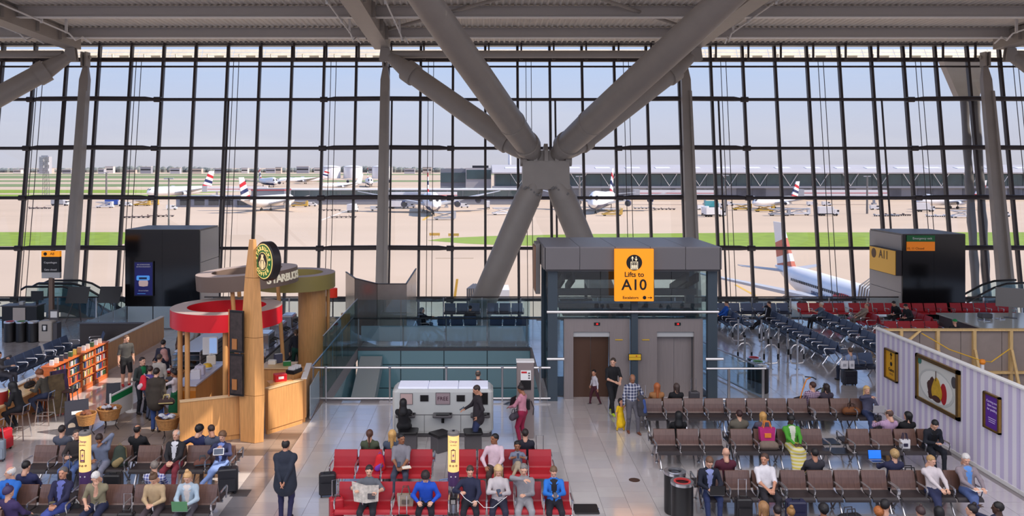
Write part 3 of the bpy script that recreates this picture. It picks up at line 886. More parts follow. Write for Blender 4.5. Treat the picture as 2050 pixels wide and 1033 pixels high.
# ground vehicles
def wheels(t, xs, w, r):
    for x in xs:
        for s in (-1, 1): MB().tube([(x, s * w - .12, r), (x, s * w + .12, r)], r, 10).obj('wheel', black_m, t)
VC = {'white': aw, 'yellow': mat('vehicle yellow', (214, 172, 60), .5), 'blue': mat('vehicle blue', (52, 84, 168), .5), 'teal': mat('vehicle teal', (70, 168, 176), .5), 'grey': agrey, 'brown': mat('dolly rust', (116, 98, 92), .8)}
def van(label, px, py, rz, c, kind, group=None):
    x, y = GO(px, py)
    t = thing({'van': 'service_van', 'truck': 'service_truck', 'dolly': 'baggage_dolly', 'loader': 'cargo_loader'}[kind], label, {'van': 'van', 'truck': 'truck', 'dolly': 'dolly', 'loader': 'loader'}[kind], (x, y, GZ), math.radians(rz), group)
    b = VC[c]
    if kind == 'van':
        MB().prism([(-2.3, .5), (2.3, .5), (2.3, 1.2), (1.5, 1.35), (.9, 2.1), (-2.3, 2.2)], -.95, .95, M=Matrix.Rotation(math.pi / 2, 4, 'X')).obj('body', b, t)
        MB().b2(.2, 1.3, -.97, .97, 1.4, 1.95).obj('window', dark, t); wheels(t, (-1.4, 1.4), .85, .38)
    elif kind == 'truck':
        MB().b2(-4, 2, -1.25, 1.25, 1.0, 3.7).obj('box_body', b, t)
        MB().prism([(2.2, .7), (4.2, .7), (4.2, 1.7), (3.8, 2.6), (2.2, 2.7)], -1.15, 1.15, M=Matrix.Rotation(math.pi / 2, 4, 'X')).obj('cab', aw, t)
        MB().b2(3.3, 4.15, -1.17, 1.17, 1.7, 2.4).obj('window', dark, t); MB().b2(-4, 4, -.9, .9, .6, 1.0).obj('chassis', dark, t); wheels(t, (-3, -1.9, 3.1), 1.1, .5)
    elif kind == 'loader':
        MB().b2(-4, 4, -1.4, 1.4, .5, 1.0).obj('chassis', b, t)
        MB().b2(-3.8, 3.6, -1.5, 1.5, 2.6, 2.9).obj('platform', agrey, t)
        for s in (-1, 1): MB().tube([(-3, s * 1.2, 1), (3, s * 1.2, 2.6)], .14, 6).tube([(3, s * 1.2, 1), (-3, s * 1.2, 2.6)], .14, 6).obj('lift_arm', b, t)
        MB().b2(3, 4.2, -1.2, 0, 1, 3.1).obj('cab', b, t); wheels(t, (-3, 3), 1.2, .5)
    else:
        for k in range(3):
            MB().b2(-5 + 3.5 * k, -2 + 3.5 * k, -.9, .9, .45, .62).obj('deck', b, t)
            MB().b2(-5 + 3.5 * k, -4.9 + 3.5 * k, -.9, .9, .62, 1.0).obj('end_board', b, t)
        MB().tube([(-5, 0, .4), (5, 0, .4)], .08, 5).obj('tow_bar', dark, t); wheels(t, (-4.4, -2.6, -.9, .9, 2.6, 4.4), .8, .25)
for a in ((210, 416, 0, 'white', 'loader', 'pale loader by the grass stand past the blade column'), (228, 413, 10, 'blue', 'truck', 'blue catering truck by the grass stand past the blade column'),
          (255, 413, 0, 'white', 'van', 'white van parked behind the blue catering truck'), (120, 412, 0, 'grey', 'truck', 'grey box truck in the open by the lattice mast'), (80, 418, 4, 'brown', 'dolly', 'empty brown dolly train near the lattice mast'),
          (273, 436, 8, 'brown', 'dolly', 'empty brown dolly train on bare apron above the black gate box'), (322, 434, 8, 'brown', 'dolly', 'second empty brown dolly train above the black gate box'), (344, 420, 5, 'white', 'van', 'white tug van by the near light pole'),
          (285, 412, 0, 'yellow', 'loader', 'yellow loader in the equipment park'), (302, 411, 0, 'yellow', 'loader', 'second yellow loader in the equipment park'),
          (600, 414, 0, 'yellow', 'loader', 'yellow loader beside the twin jet wing'), (625, 413, 0, 'white', 'van', 'white van behind the yellow loader by the twin jet'), (660, 422, 3, 'brown', 'dolly', 'brown dolly train beside the white service road line'), (688, 436, 12, 'brown', 'dolly', 'brown dolly train short of the service truck'),
          (706, 425, 80, 'white', 'truck', 'white service truck turned end on near the pier'), (752, 422, 0, 'white', 'van', 'white van by the grey pier wall'), (795, 418, 0, 'white', 'truck', 'white truck between the pier wall and the facing jumbo jet'), (822, 416, 0, 'white', 'van', 'white van under the wing of the facing jumbo jet'),
          (890, 440, 8, 'grey', 'loader', 'grey stair loader at the nose of the facing jumbo jet'), (930, 416, 0, 'white', 'van', 'white van between engines of the facing jumbo jet'), (975, 418, 90, 'white', 'truck', 'white truck end on by the wing tip'), (1005, 430, 12, 'white', 'loader', 'white loader next to the leaning prop leg'), (745, 405, 0, 'yellow', 'truck', 'yellow truck in the pier shadow'),
          (1225, 432, 0, 'yellow', 'loader', 'yellow loader at the nose of the turned jumbo'), (1290, 418, 0, 'grey', 'dolly', 'grey dolly train under the wing of the turned jumbo'), (1330, 420, 0, 'brown', 'dolly', 'brown dolly train past the wing of the turned jumbo'),
          (1405, 420, 10, 'white', 'van', 'white van next to the blade column and tow truck'), (1412, 431, 70, 'white', 'truck', 'white cab truck in front of the parked vans'), (1430, 434, 12, 'white', 'truck', 'white tow truck in front of the parked vans'), (1428, 418, 0, 'teal', 'truck', 'teal box truck behind the tow truck'), (1460, 412, 0, 'white', 'van', 'white van far behind the tow truck'),
          (1485, 421, 0, 'yellow', 'loader', 'yellow loader before the side on airliner'), (1530, 424, 0, 'yellow', 'loader', 'yellow loader under the side on airliner'), (1560, 432, 0, 'grey', 'loader', 'grey loader under the tail of the side on airliner'), (1600, 431, 0, 'white', 'loader', 'white loader behind the box truck'), (1657, 432, 0, 'white', 'truck', 'long white box truck on the apron'), (1625, 412, 0, 'white', 'van', 'white van close to the satellite terminal'), (1655, 412, 0, 'white', 'van', 'second white van close to the satellite terminal'),
          (1752, 420, 0, 'white', 'van', 'white van just past gate box A11'), (1775, 433, 0, 'grey', 'dolly', 'grey dolly train just past gate box A11'), (1798, 432, 0, 'brown', 'dolly', 'brown dolly train just past gate box A11'), (1850, 424, 0, 'white', 'truck', 'white truck under the nose of the far airliner'), (1880, 434, 0, 'white', 'dolly', 'white dolly train under the far airliner'), (1925, 436, 0, 'white', 'loader', 'white loader by the twin pipes'), (2010, 434, 0, 'white', 'van', 'white van past the far airliner tail')):
    van(a[5], a[0], a[1], a[2], a[3], a[4])
# ---------------------------------------------------------------- smooth bodies grown from distance fields
def surface_nets(f, org, h):
    s = f < 0
    nx, ny, nz = f.shape
    corners = [(i, j, k) for i in (0, 1) for j in (0, 1) for k in (0, 1)]
    sl = lambda i, j, k: (slice(i, nx - 1 + i), slice(j, ny - 1 + j), slice(k, nz - 1 + k))
    cnt = sum(s[sl(*c)].astype(np.int8) for c in corners)
    act = (cnt > 0) & (cnt < 8)
    idx = -np.ones(act.shape, np.int64)
    n = int(act.sum())
    idx[act] = np.arange(n)
    ci = np.argwhere(act)
    acc = np.zeros((n, 3)); num = np.zeros(n)
    cv = {c: f[ci[:, 0] + c[0], ci[:, 1] + c[1], ci[:, 2] + c[2]] for c in corners}
    for c in corners:
        for ax in range(3):
            if c[ax] == 0:
                d = list(c); d[ax] = 1; d = tuple(d)
                a, b = cv[c], cv[d]
                m = (a < 0) != (b < 0)
                t = np.where(m, a / np.where(m, a - b, 1), 0)
                p = np.tile(np.array(c, float), (n, 1)); p[:, ax] += t
                acc[m] += p[m]; num[m] += 1
    v = (ci + acc / num[:, None]) * h + np.array(org)
    quads = []
    for ax in range(3):
        u, w = (ax + 1) % 3, (ax + 2) % 3
        a = [slice(None)] * 3; b = [slice(None)] * 3
        a[ax] = slice(0, f.shape[ax] - 1); b[ax] = slice(1, f.shape[ax])
        A, B = s[tuple(a)], s[tuple(b)]
        e = np.argwhere(A != B)
        ok = (e[:, u] > 0) & (e[:, w] > 0) & (e[:, u] < f.shape[u] - 1) & (e[:, w] < f.shape[w] - 1)
        e = e[ok]
        ins = A[tuple(e.T)]
        def at(du, dw):
            q = e.copy(); q[:, u] += du; q[:, w] += dw
            return idx[tuple(q.T)]
        q = np.stack([at(-1, -1), at(0, -1), at(0, 0), at(-1, 0)], 1)
        q[~ins] = q[~ins][:, ::-1]
        quads.append(q)
    return v, np.concatenate(quads)

def d_cone(p, a, b, r1, r2, flat=None):
    a, b = np.array(a, float), np.array(b, float)
    q = p - a
    ab = b - a
    if flat is not None:
        n, k = flat
        n = np.array(n, float)
        q = q + (1 / k - 1) * (q @ n)[..., None] * n
        ab = ab + (1 / k - 1) * (ab @ n) * n
    t = np.clip((q @ ab) / max(ab @ ab, 1e-9), 0, 1)
    return np.sqrt(((q - t[..., None] * ab) ** 2).sum(-1)) - (r1 + (r2 - r1) * t)
def d_ell(p, c, r):
    q = (p - np.array(c, float)) / np.array(r, float)
    k = np.sqrt((q ** 2).sum(-1))
    return (k - 1) * min(r)
def smin(a, b, k):
    h = np.maximum(k - np.abs(a - b), 0) / k
    return np.minimum(a, b) - h * h * k * .25
def grid(lo, hi, h):
    ax = [np.arange(lo[i], hi[i] + h, h) for i in range(3)]
    return np.stack(np.meshgrid(*ax, indexing='ij'), -1)

def head_field(p, kind=0):
    d = d_ell(p, (0, .018, .032), (.077, .095, .088))
    d = smin(d, d_ell(p, (0, -.03, -.035), (.06, .064, .08)), .04)
    d = smin(d, d_ell(p, (0, -.062, -.092), (.028, .026, .024)), .03)
    d = smin(d, d_cone(p, (0, -.088, .012), (0, -.106, -.022), .009, .015), .015)
    d = np.maximum(d, -np.minimum(d_ell(p, (-.034, -.098, .008), (.02, .016, .013)), d_ell(p, (.034, -.098, .008), (.02, .016, .013))))
    d = smin(d, d_cone(p, (-.045, -.078, .034), (.045, -.078, .034), .012, .012), .015)
    d = smin(d, d_cone(p, (-.018, -.086, -.055), (.018, -.086, -.055), .009, .009), .012)
    for s in (-1, 1): d = smin(d, d_ell(p, (s * .079, .012, -.006), (.012, .022, .033)), .008)
    return smin(d, d_cone(p, (0, .02, -.08), (0, .04, -.17), .052, .056), .04)
_g = grid((-.11, -.15, -.2), (.11, .14, .14), .0125)
HEAD = surface_nets(head_field(_g), (-.11, -.15, -.2), .0125)
HEADC = HEAD[0][HEAD[1]].mean(1)
_x, _y, _z = HEADC.T
HEADL = np.zeros(len(HEADC), int)                # 0 skin, 1 eye, 2 lip, 3 brow
HEADL[(np.abs(np.abs(_x) - .033) < .009) & (np.abs(_z - .008) < .0075) & (_y < -.06)] = 1
HEADL[(np.abs(_x) < .024) & (np.abs(_z + .055) < .007) & (_y < -.07)] = 2

def hair_mesh(kind):
    p = grid((-.17, -.17, -.42), (.17, .24, .26), .0145)
    x, y, z = p[..., 0], p[..., 1], p[..., 2]
    scalp = lambda g: np.minimum(d_ell(p, (0, .018, .032), (.077 + g, .095 + g, .088 + g)), d_ell(p, (0, .0, .0), (.066 + g, .08 + g, .09 + g)))
    above = -(.62 * y + .78 * z - .002)
    nz = .006 * np.sin(x * 160) * np.sin(y * 150 + 1) * np.sin(z * 140)
    hl = above + .010 * np.sin(x * 90) + .006 * np.sin(x * 41 + 2)
    if kind == 'short': d = np.maximum(scalp(.009) + nz * .9, hl + .006 - .10 * np.maximum(y - .02, 0))
    elif kind == 'bald': d = np.maximum(np.maximum(scalp(.009) + nz * .7, hl - .012), -d_ell(p, (0, -.04, .115), (.068, .125, .07)))
    elif kind == 'curly': d = np.maximum(scalp(.026) + nz * 2.4, above - .012)
    elif kind in ('long', 'bob'):
        low = -.30 if kind == 'long' else -.13
        d = np.maximum(scalp(.02) + nz * .5, above)
        for s in (-1, 1): d = smin(d, d_cone(p, (s * .07, .03, .04), (s * .075, .035, low), .032, .026), .03)
        d = smin(d, d_cone(p, (0, .085, .03), (0, .10, low), .052, .04), .04)
    elif kind == 'pony': d = smin(np.maximum(scalp(.014), above), d_cone(p, (0, .10, .05), (0, .135, -.28), .032, .016), .02)
    elif kind == 'bun': d = smin(np.maximum(scalp(.014), above), d_ell(p, (0, .05, .15), (.045, .045, .042)), .02)
    elif kind == 'hood':
        d = smin(scalp(.03), d_cone(p, (0, .05, -.05), (0, .06, -.22), .095, .13), .05)
        d = np.maximum(d, -d_ell(p, (0, -.12, -.02), (.058, .075, .088)))
    elif kind == 'cap':
        d = np.maximum(scalp(.018), -(z - .035))
        d = smin(d, np.maximum(d_ell(p, (0, -.10, .04), (.075, .075, .014)), y - .02), .01)
    elif kind == 'beanie': d = smin(np.maximum(scalp(.022), -(.35 * y + .94 * z - .02)), d_ell(p, (0, .03, .165), (.035, .035, .035)), .02)
    v, q = surface_nets(d, (-.17, -.17, -.42), .0145)
    return v, q
HAIR = {}
def get_hair(kind, colour):
    key = (kind, colour)
    if key not in HAIR:
        if kind not in HAIR: HAIR[kind] = hair_mesh(kind)
        v, q = HAIR[kind]
        HAIR[key] = raw_mesh('hair', v, q, [hairmat(colour)])
    return HAIR[key]
def hairmat(c):
    return mat('hair %d %d %d' % c, c, .55, var=.18, vscale=40)
def raw_mesh(name, v, q, mats, mi=None):
    me = bpy.data.meshes.new(name)
    me.vertices.add(len(v)); me.vertices.foreach_set('co', np.asarray(v, np.float32).ravel())
    me.loops.add(len(q) * 4); me.loops.foreach_set('vertex_index', np.asarray(q, np.int32).ravel())
    me.polygons.add(len(q)); me.polygons.foreach_set('loop_start', np.arange(0, len(q) * 4, 4, dtype=np.int32))
    me.polygons.foreach_set('use_smooth', np.ones(len(q), bool))
    for m in mats: me.materials.append(m)
    if mi is not None: me.polygons.foreach_set('material_index', np.asarray(mi, np.int32))
    me.update(calc_edges=True)
    me.validate()
    return me
def hand_mesh(curl):
    """hand along +x from the wrist, palm facing -z, thumb on +y"""
    p = grid((-.03, -.07, -.11), (.21, .09, .04), .0068)
    d = d_cone(p, (0, 0, 0), (.075, 0, 0), .026, .036, ((0, 0, 1), .42))
    d = smin(d, d_cone(p, (.08, -.028, 0), (.08, .028, 0), .014, .014), .012)
    d = smin(d, d_cone(p, (-.03, 0, 0), (.01, 0, 0), .028, .025), .02)
    for k, (yy, L) in enumerate(((-.033, .060), (-.011, .075), (.011, .080), (.033, .072))):
        a = np.array((.085, yy, 0.)); an = .0
        for j, fr in enumerate((.42, .33, .27)):
            an += curl * (.6, 1, .8)[j]
            b = a + L * fr * np.array((math.cos(an), 0, -math.sin(an)))
            d = np.minimum(d, d_cone(p, a, b, .0095 - .001 * j, .0088 - .001 * j)) if j else smin(d, d_cone(p, a, b, .0098, .009), .006)
            a = b
    a = np.array((.018, .026, -.004)); b = a + np.array((.035, .034, -.01)); c = b + np.array((.034, .008, -.014 - .02 * curl))
    d = smin(d, d_cone(p, a, b, .014, .011), .012); d = np.minimum(d, d_cone(p, b, c, .011, .0085))
    return surface_nets(d, (-.03, -.07, -.11), .0068)
HANDS = {'open': hand_mesh(.25), 'grip': hand_mesh(.85)}
V3 = lambda *a: np.array(a, float)
def ik(a, c, l1, l2, pole):
    d = c - a; L = np.linalg.norm(d)
    if L > (l1 + l2) * .995:
        d = d / L * (l1 + l2) * .995; c = a + d; L = np.linalg.norm(d)
    u = d / max(L, 1e-6)
    k = (l1 * l1 - l2 * l2 + L * L) / (2 * max(L, 1e-6))
    hgt = math.sqrt(max(l1 * l1 - k * k, 0))
    n = pole - (pole @ u) * u
    n = n / max(np.linalg.norm(n), 1e-6)
    return a + u * k + n * hgt, c
SKIN = {'a': (214, 164, 138), 'b': (196, 140, 112), 'c': (150, 100, 72), 'd': (74, 50, 40)}
CLOTH = {}
def cloth(c):
    if isinstance(c, str): return MATS[c]
    return mat('cloth %d %d %d' % c, c, .85, var=.10, vscale=9, bump=.15, bscale=60)
def RX(a): c, s = math.cos(a), math.sin(a); return np.array(((1, 0, 0), (0, c, -s), (0, s, c)))
def RZ(a): c, s = math.cos(a), math.sin(a); return np.array(((c, -s, 0), (s, c, 0), (0, 0, 1)))
N_PEOPLE = 0
def person(label, x, y, rz=0, pose='stand', h=1.74, top=(40, 42, 50), bottom=(40, 48, 80), skin='a', hair='short', hc=(52, 40, 32), shoes=(34, 30, 30),
           sleeves='long', shorts=False, inner=None, hem=None, skirt=None, lean=None, hl=None, hr=None, feet=None, look=(0, 0), cross=False,
           bulk=1.08, curl='open', vox=.021, z0=0.0, seat=.45, twist=0, group=None, collar=True, kind='person'):
    """stands or sits facing -y before the turn rz; hl / hr are wrist targets on the -x / +x side"""
    s = h / 1.75
    ln = math.radians(lean if lean is not None else (4 if pose == 'stand' else -8))
    if pose == 'stand':
        pel = V3(0, 0, .93 * s)
        ft = feet or ((-.10, 0.02, 0), (.10, -.03, 0))
    else:
        pel = V3(0, 0, seat + .105 * s)
        ft = feet or ((-.13, -.50, 0), (.13, -.46, 0))
    R = RX(ln)                                      # +ln leans forward (-y)
    B = lambda p: pel + R @ (V3(*p) * s)
    waist, chest, neck = B((0, 0, .16)), B((0, .01, .37)), B((0, .025, .53))
    shl = [B((sx * .168 * bulk ** .5, .015, .445)) for sx in (-1, 1)]
    if twist:
        T = RZ(math.radians(twist)); shl = [pel * V3(1, 1, 0) + T @ (q - pel * V3(1, 1, 0)) for q in shl]
    hips = [pel + V3(sx * .088 * s, 0, -.02) for sx in (-1, 1)]
    pr = []                                         # (a, b, r1, r2, flat, label)
    TOP, BOT, SK, SH = 1, 2, 0, 3
    w = bulk
    fl = (R @ V3(0, 1, 0), .66)
    pr.append((pel + V3(0, 0, -.01), waist, .155 * s * w, .138 * s * w, fl, TOP if hem is None else TOP))
    pr.append((waist, chest, .14 * s * w, .165 * s * w, fl, TOP))
    pr.append((shl[0] + V3(0, 0, -.05 * s), shl[1] + V3(0, 0, -.05 * s), .062 * s * w, .062 * s * w, None, TOP))
    pr.append((chest, neck + V3(0, 0, -.05 * s), .13 * s * w, .06 * s, fl, TOP))
    pr.append((neck + V3(0, 0, -.06 * s), neck + R @ V3(0, -.012, .085 * s), .055 * s, .05 * s, None, SK))
    pr.append((hips[0], hips[1], .105 * s * w, .105 * s * w, None, BOT))
    if hem is not None:                             # coat skirt hanging below the waist
        pr.append((waist, pel + V3(0, .0, -hem), .172 * s * w, .205 * s * w, (V3(0, 1, 0), .74), TOP))
    ank = []
    for k, sx in enumerate((-1, 1)):
        a = V3(*ft[k]) + V3(0, 0, .085 * s)
        pole = V3(sx * .25, -1, .0) if pose == 'stand' else V3(sx * .12, -.4, 1)
        if cross and k == 1:
            a = V3(ft[0][0] - .12, ft[0][1] - .20, .30)
        kn, a = ik(hips[k], a, .43 * s, .42 * s, pole)
        ank.append(a)
        pr.append((hips[k], kn, .098 * s * w, .066 * s * w ** .5, None, BOT))
        m = kn + (a - kn) * .3
        pr.append((kn, m, .062 * s, .06 * s, None, SK if shorts else BOT))
        pr.append((m, a, .06 * s, .043 * s if shorts else .052 * s, None, SK if shorts else BOT))
        d = V3(sx * .15, -1, 0 if not (cross and k == 1) else .15); d = d / np.linalg.norm(d)
        pr.append((a + V3(0, .03, -.045), a + d * .15 * s + V3(0, 0, -.055), .042 * s, .034 * s, None, SH))
    if skirt is not None:
        mk = V3(0, (ank[0][1] + ank[1][1]) / 2, 0)
        if pose == 'stand': pr.append((pel, V3(0, mk[1], skirt), .16 * s, .24 * s, None, BOT))
        else:
            pr.append((pel + V3(0, -.05, 0), V3(0, -.40 * s, seat + .09), .17 * s, .19 * s, (V3(0, 0, 1), .6), BOT))
            pr.append((V3(0, -.42 * s, seat + .05), V3(0, mk[1] - .02, skirt), .17 * s, .19 * s, (V3(0, 1, 0), .6), BOT))
    hands = []
    tg = [hl, hr]
    for k, sx in enumerate((-1, 1)):
        if tg[k] is None:
            t = V3(sx * .27, -.03, .80 * s) if pose == 'stand' else V3(sx * .12, -.30, seat + .20)
        else: t = V3(*tg[k])
        pole = V3(sx * .8, .9, -.3)
        el, t = ik(shl[k], t, .285 * s, .255 * s, pole)
        pr.append((shl[k], el, .054 * s * w, .046 * s * w, None, TOP if sleeves != 'none' else SK))
        pr.append((el, t, .047 * s * (1.12 if sleeves == 'long' else .9), .03 * s * (1.25 if sleeves == 'long' else 1), None, TOP if sleeves == 'long' else SK))
        hands.append((el, t, sx))
    pts = np.array([p for q in pr for p in (q[0], q[1])])
    lo, hi = pts.min(0) - .25, pts.max(0) + .25
    lo[2] = max(lo[2], -.05)
    g = grid(lo, hi, vox)
    f = np.full(g.shape[:3], 1.0)
    for a, b, r1, r2, flat, lb in pr:
        R_ = max(r1, r2) / (flat[1] if flat else 1) * (1.0) + .05
        mn = np.maximum(((np.minimum(a, b) - R_ - lo) / vox).astype(int), 0)
        mxx = ((np.maximum(a, b) + R_ - lo) / vox).astype(int) + 2
        S = tuple(slice(mn[i], mxx[i]) for i in range(3))
        f[S] = smin(f[S], d_cone(g[S], a, b, r1, r2, flat), .034)
    f = np.maximum(f, -(g[..., 2] - .004))
    v, q = surface_nets(f, lo, vox)
    c = v[q].mean(1)
    ds = np.stack([d_cone(c, a, b, r1, r2, fl_) for a, b, r1, r2, fl_, _ in pr])
    lab = np.array([p[5] for p in pr])[ds.argmin(0)]
    low = (c[:, 2] < (pel[2] - .0)) & (lab == TOP) & (hem is None)
    lab[low & (np.abs(c[:, 0]) < .19) & ((c[:, 2] < pel[2] - .03) | (pose == 'stand'))] = BOT
    if inner is not None:                           # open jacket: shirt shows down the front
        nrm = np.cross(v[q[:, 1]] - v[q[:, 0]], v[q[:, 3]] - v[q[:, 0]])
        loc = (c - pel) @ R
        msk = (lab == TOP) & (np.abs(loc[:, 0]) < .02 + .07 * np.clip((loc[:, 2] - .05 * s) / (.45 * s), 0, 1)) & (loc[:, 1] < -.05) & (loc[:, 2] > .02) & (nrm @ (R @ V3(0, -1, 0)) > 0)
        lab[msk] = 4
    V, Q, Lb = [v], [q], [lab]
    n = len(v)
    # head
    yaw, pit = math.radians(look[0]), math.radians(look[1])
    hs = s * 1.02 if h > 1.4 else max(s * 1.28, .78)
    hc_ = neck + R @ V3(0, -.035 * s, .138 * hs)
    RH = RZ(yaw) @ RX(pit + ln * .35)
    V.append(HEAD[0] @ RH.T * hs + hc_); Q.append(HEAD[1] + n); n += len(HEAD[0])
    Lb.append(np.array([0, 5, 6, 7])[HEADL])
    hw = []
    for el, t, sx in hands:
        hm = HANDS[curl]
        d = (t - el) / max(np.linalg.norm(t - el), 1e-6)
        nn = V3(-sx, -.2, 0) if d[2] < -.75 else V3(-sx * .35, .15, -1)
        if d[2] > .4: nn = V3(-sx * .5, 1, 0)
        nn = nn - (nn @ d) * d; nn /= np.linalg.norm(nn)
        z_ = -nn; y_ = np.cross(z_, d)
        A = np.stack([d, y_, z_], 1)
        mir = hm[0].copy()
        flip = (y_ @ V3(-sx, -.4, .3)) < 0          # thumb towards the body's front and middle
        if flip: mir[:, 1] *= -1
        V.append(mir @ A.T * s + t); Q.append((hm[1][:, ::-1] if flip else hm[1]) + n); n += len(mir)
        Lb.append(np.zeros(len(hm[1]), int))
        hw.append(t + d * .09)
    sk = mat('skin ' + skin, SKIN[skin], .5, var=.05, vscale=20)
    mats = [sk, cloth(top), cloth(bottom), mat('shoe %d %d %d' % shoes, shoes, .5), cloth(inner) if inner else sk, mat('eye dark', (38, 30, 28), .3), mat('lip ' + skin, tuple(int(a * b) for a, b in zip(SKIN[skin], (.82, .62, .62))), .5), hairmat(hc)]
    me = raw_mesh('person', np.concatenate(V), np.concatenate(Q), mats, np.concatenate(Lb))
    o = tag(link('person', me, None, (x, y, z0), math.radians(rz)), label, 'person', group)
    if hair:
        hm = link({'hood': 'headscarf', 'cap': 'cap', 'beanie': 'woolly_hat'}.get(hair, 'hair'), get_hair(hair, hc), o)
        M4 = np.eye(4); M4[:3, :3] = RH * hs; M4[:3, 3] = hc_
        hm.matrix_local = Matrix(M4.tolist())
    if collar and inner is not None:
        for sx in (-1, 1):
            cb = MB()
            a = neck + R @ V3(sx * .05, -.05 * s, -.02); b = neck + R @ V3(sx * .045, -.125 * s * w ** .5, -.13 * s); c2 = neck + R @ V3(sx * .10, -.105 * s * w ** .5, -.10 * s)
            d2 = neck + R @ V3(sx * .075, -.01, -.01)
            k_ = R @ V3(0, -.012, .004)
            cb.hull8([a, b, c2, d2], [a + k_, b + k_, c2 + k_, d2 + k_])
            cb.obj('lapel', cloth(top), o)
    c_, s_ = math.cos(math.radians(rz)), math.sin(math.radians(rz))
    o_w = lambda p: (x + p[0] * c_ - p[1] * s_, y + p[0] * s_ + p[1] * c_, z0 + p[2])
    return o, o_w, hw
# ---------------------------------------------------------------- benches
P = 0.62
def prof_sheet(prof, w, th):
    """bent sheet: profile in y-z, width along x"""
    b = MB(); n = len(prof)
    vs = []
    for sx in (-1, 1):
        for k, (y, z) in enumerate(prof):
            a = prof[max(k - 1, 0)]; c = prof[min(k + 1, n - 1)]
            d = Vector((c[0] - a[0], c[1] - a[1])).normalized()
            vs += [(sx * w / 2, y, z), (sx * w / 2, y + d.y * th, z - d.x * th)]
    o = 2 * n; fs = []
    for k in range(n - 1):
        i = 2 * k
        fs += [(i, i + 2, o + i + 2, o + i), (i + 1, o + i + 1, o + i + 3, i + 3), (i, i + 1, i + 3, i + 2), (o + i, o + i + 2, o + i + 3, o + i + 1)]
    fs += [(0, o, o + 1, 1), (2 * n - 2, 2 * n - 1, o + 2 * n - 1, o + 2 * n - 2)]
    return b.add(vs, fs)
ply = mat('dark walnut ply', (104, 76, 66), .3, spec=.6, var=.22, vscale=5, stretch=(7, 1, .8))
seat_k = mat('black seat pad', (48, 42, 44), .45)
red_u = mat('red vinyl', (168, 26, 38), .38, var=.05)
navy_u = mat('navy mesh seat', (74, 88, 118), .45, var=.08, vscale=30)
STY = {'brown': (ply, seat_k), 'red': (red_u, red_u), 'navy': (navy_u, mat('dark navy pad', (34, 40, 58), .5))}
BM = {}
for st, (bk, se) in STY.items():
    b = prof_sheet([(.17, .46), (.20, .52), (.225, .62), (.26, .74), (.31, .88)], .56, .035)
    s_ = prof_sheet([(-.29, .40), (-.285, .43), (-.26, .45), (-.1, .44), (.08, .43), (.19, .45)], .57, -.04)
    BM[st] = (b.mesh('backrest', bk), s_.mesh('seat', se))
arm_me = MB().tube([(.26, 0, .0)], .01, 4) if False else MB()
arm_me.tube([(0, .22, .655), (0, -.17, .665), (0, -.215, .645), (0, -.225, .60), (0, -.15, .40)], [.02, .022, .024, .022, .02], 6)
arm_me = arm_me.mesh('armrest', chrome_m, True)
leg_me = MB().tube([(0, -.24, .02), (0, -.16, .12), (0, .0, .37)], .022, 6).tube([(0, .34, .02), (0, .24, .12), (0, .04, .37)], .022, 6)
leg_me.lathe([(.045, 0), (.045, .015), (.02, .025)], 10, y=-.24).lathe([(.045, 0), (.045, .015), (.02, .025)], 10, y=.34)
leg_me = leg_me.mesh('leg_frame', chrome_m, True)
tab_me = MB().rbox(0, -.05, .40, .54, .5, .03, .03).mesh('table_top', black_m)
BENCH = []
def bench(label, x, y, plan, style, rz=0, double=False, group=None, name='seat_bench'):
    """x, y: left end of the backrest line; plan: s seat, t table, g gap; runs along local +x, faces local -y"""
    t = thing(name, label, 'bench', (x, y, 0), math.radians(rz), group)
    bk, se = BM[style]
    n = len(plan)
    for side in ((0, 1) if double else (0,)):
        tf_ = (lambda px: (px, -.30, 0)) if not side else (lambda px: (px, .36, 0))
        r_ = math.pi * side
        for k, c in enumerate(plan):
            px = (k + .5) * P
            if c == 's':
                link('seat', se, t, tf_(px), r_); link('backrest', bk, t, tf_(px), r_)
            elif c == 't': link('table_top', tab_me, t, tf_(px), r_)
        for k in range(n + 1):
            if (k < n and plan[k] == 's') or (k > 0 and plan[k - 1] == 's'):
                link('armrest', arm_me, t, tf_(k * P), r_)
        for k in range(0, n + 1, 2):
            link('leg_frame', leg_me, t, tf_(min(max(k * P, .12), n * P - .12)), r_)
        link('beam', MB().tube([(0.02, 0, .385), (n * P - .02, 0, .385)], .035, 8).mesh('beam', chrome_m, True), t, tf_(0) if not side else (0, .36, 0))
    return t
# brown rows on the right
YB = {1: 24.9, 2: 22.0, 3: 19.0, 4: 15.95}
bench('empty dark wood bench of four seats before the lift doors, first of the back row', 4.83, YB[1], 'ssss', 'brown', double=True)
bench('dark wood bench, middle one of the row that starts at the lift doors', 4.83 + 4.06 * P, YB[1], 'ssss', 'brown', double=True)
bench('dark wood bench end section holding a woman with laptop by the striped hoarding', 4.83 + 8.12 * P, YB[1], 'sss', 'brown', double=True)
bench('dark wood bench of three empty seats with a turned end panel beside the aisle', 4.55, YB[2], 'sss', 'brown', double=True)
bench('dark wood bench holding a patterned bag and a woman in green', 6.60, YB[2], 'sssst', 'brown', double=True)
bench('dark wood bench with a white drawstring bag, next to the hoarding', 9.72, YB[2], 'ssss', 'brown', double=True)
bench('dark wood bench beside the silver topped bins, man in blazer at its end', 4.95, YB[3], 'sss', 'brown', double=True)
bench('dark wood bench of four mostly empty seats in the row nearest the bins', 4.95 + 3.06 * P, YB[3], 'ssss', 'brown', double=True)
bench('dark wood bench seating the couple beside the striped hoarding', 4.95 + 7.12 * P, YB[3], 'sss', 'brown', double=True)
bench('dark wood bench seating a row of people seen from behind', 5.2, YB[4], 'ssssssss', 'brown', double=True)
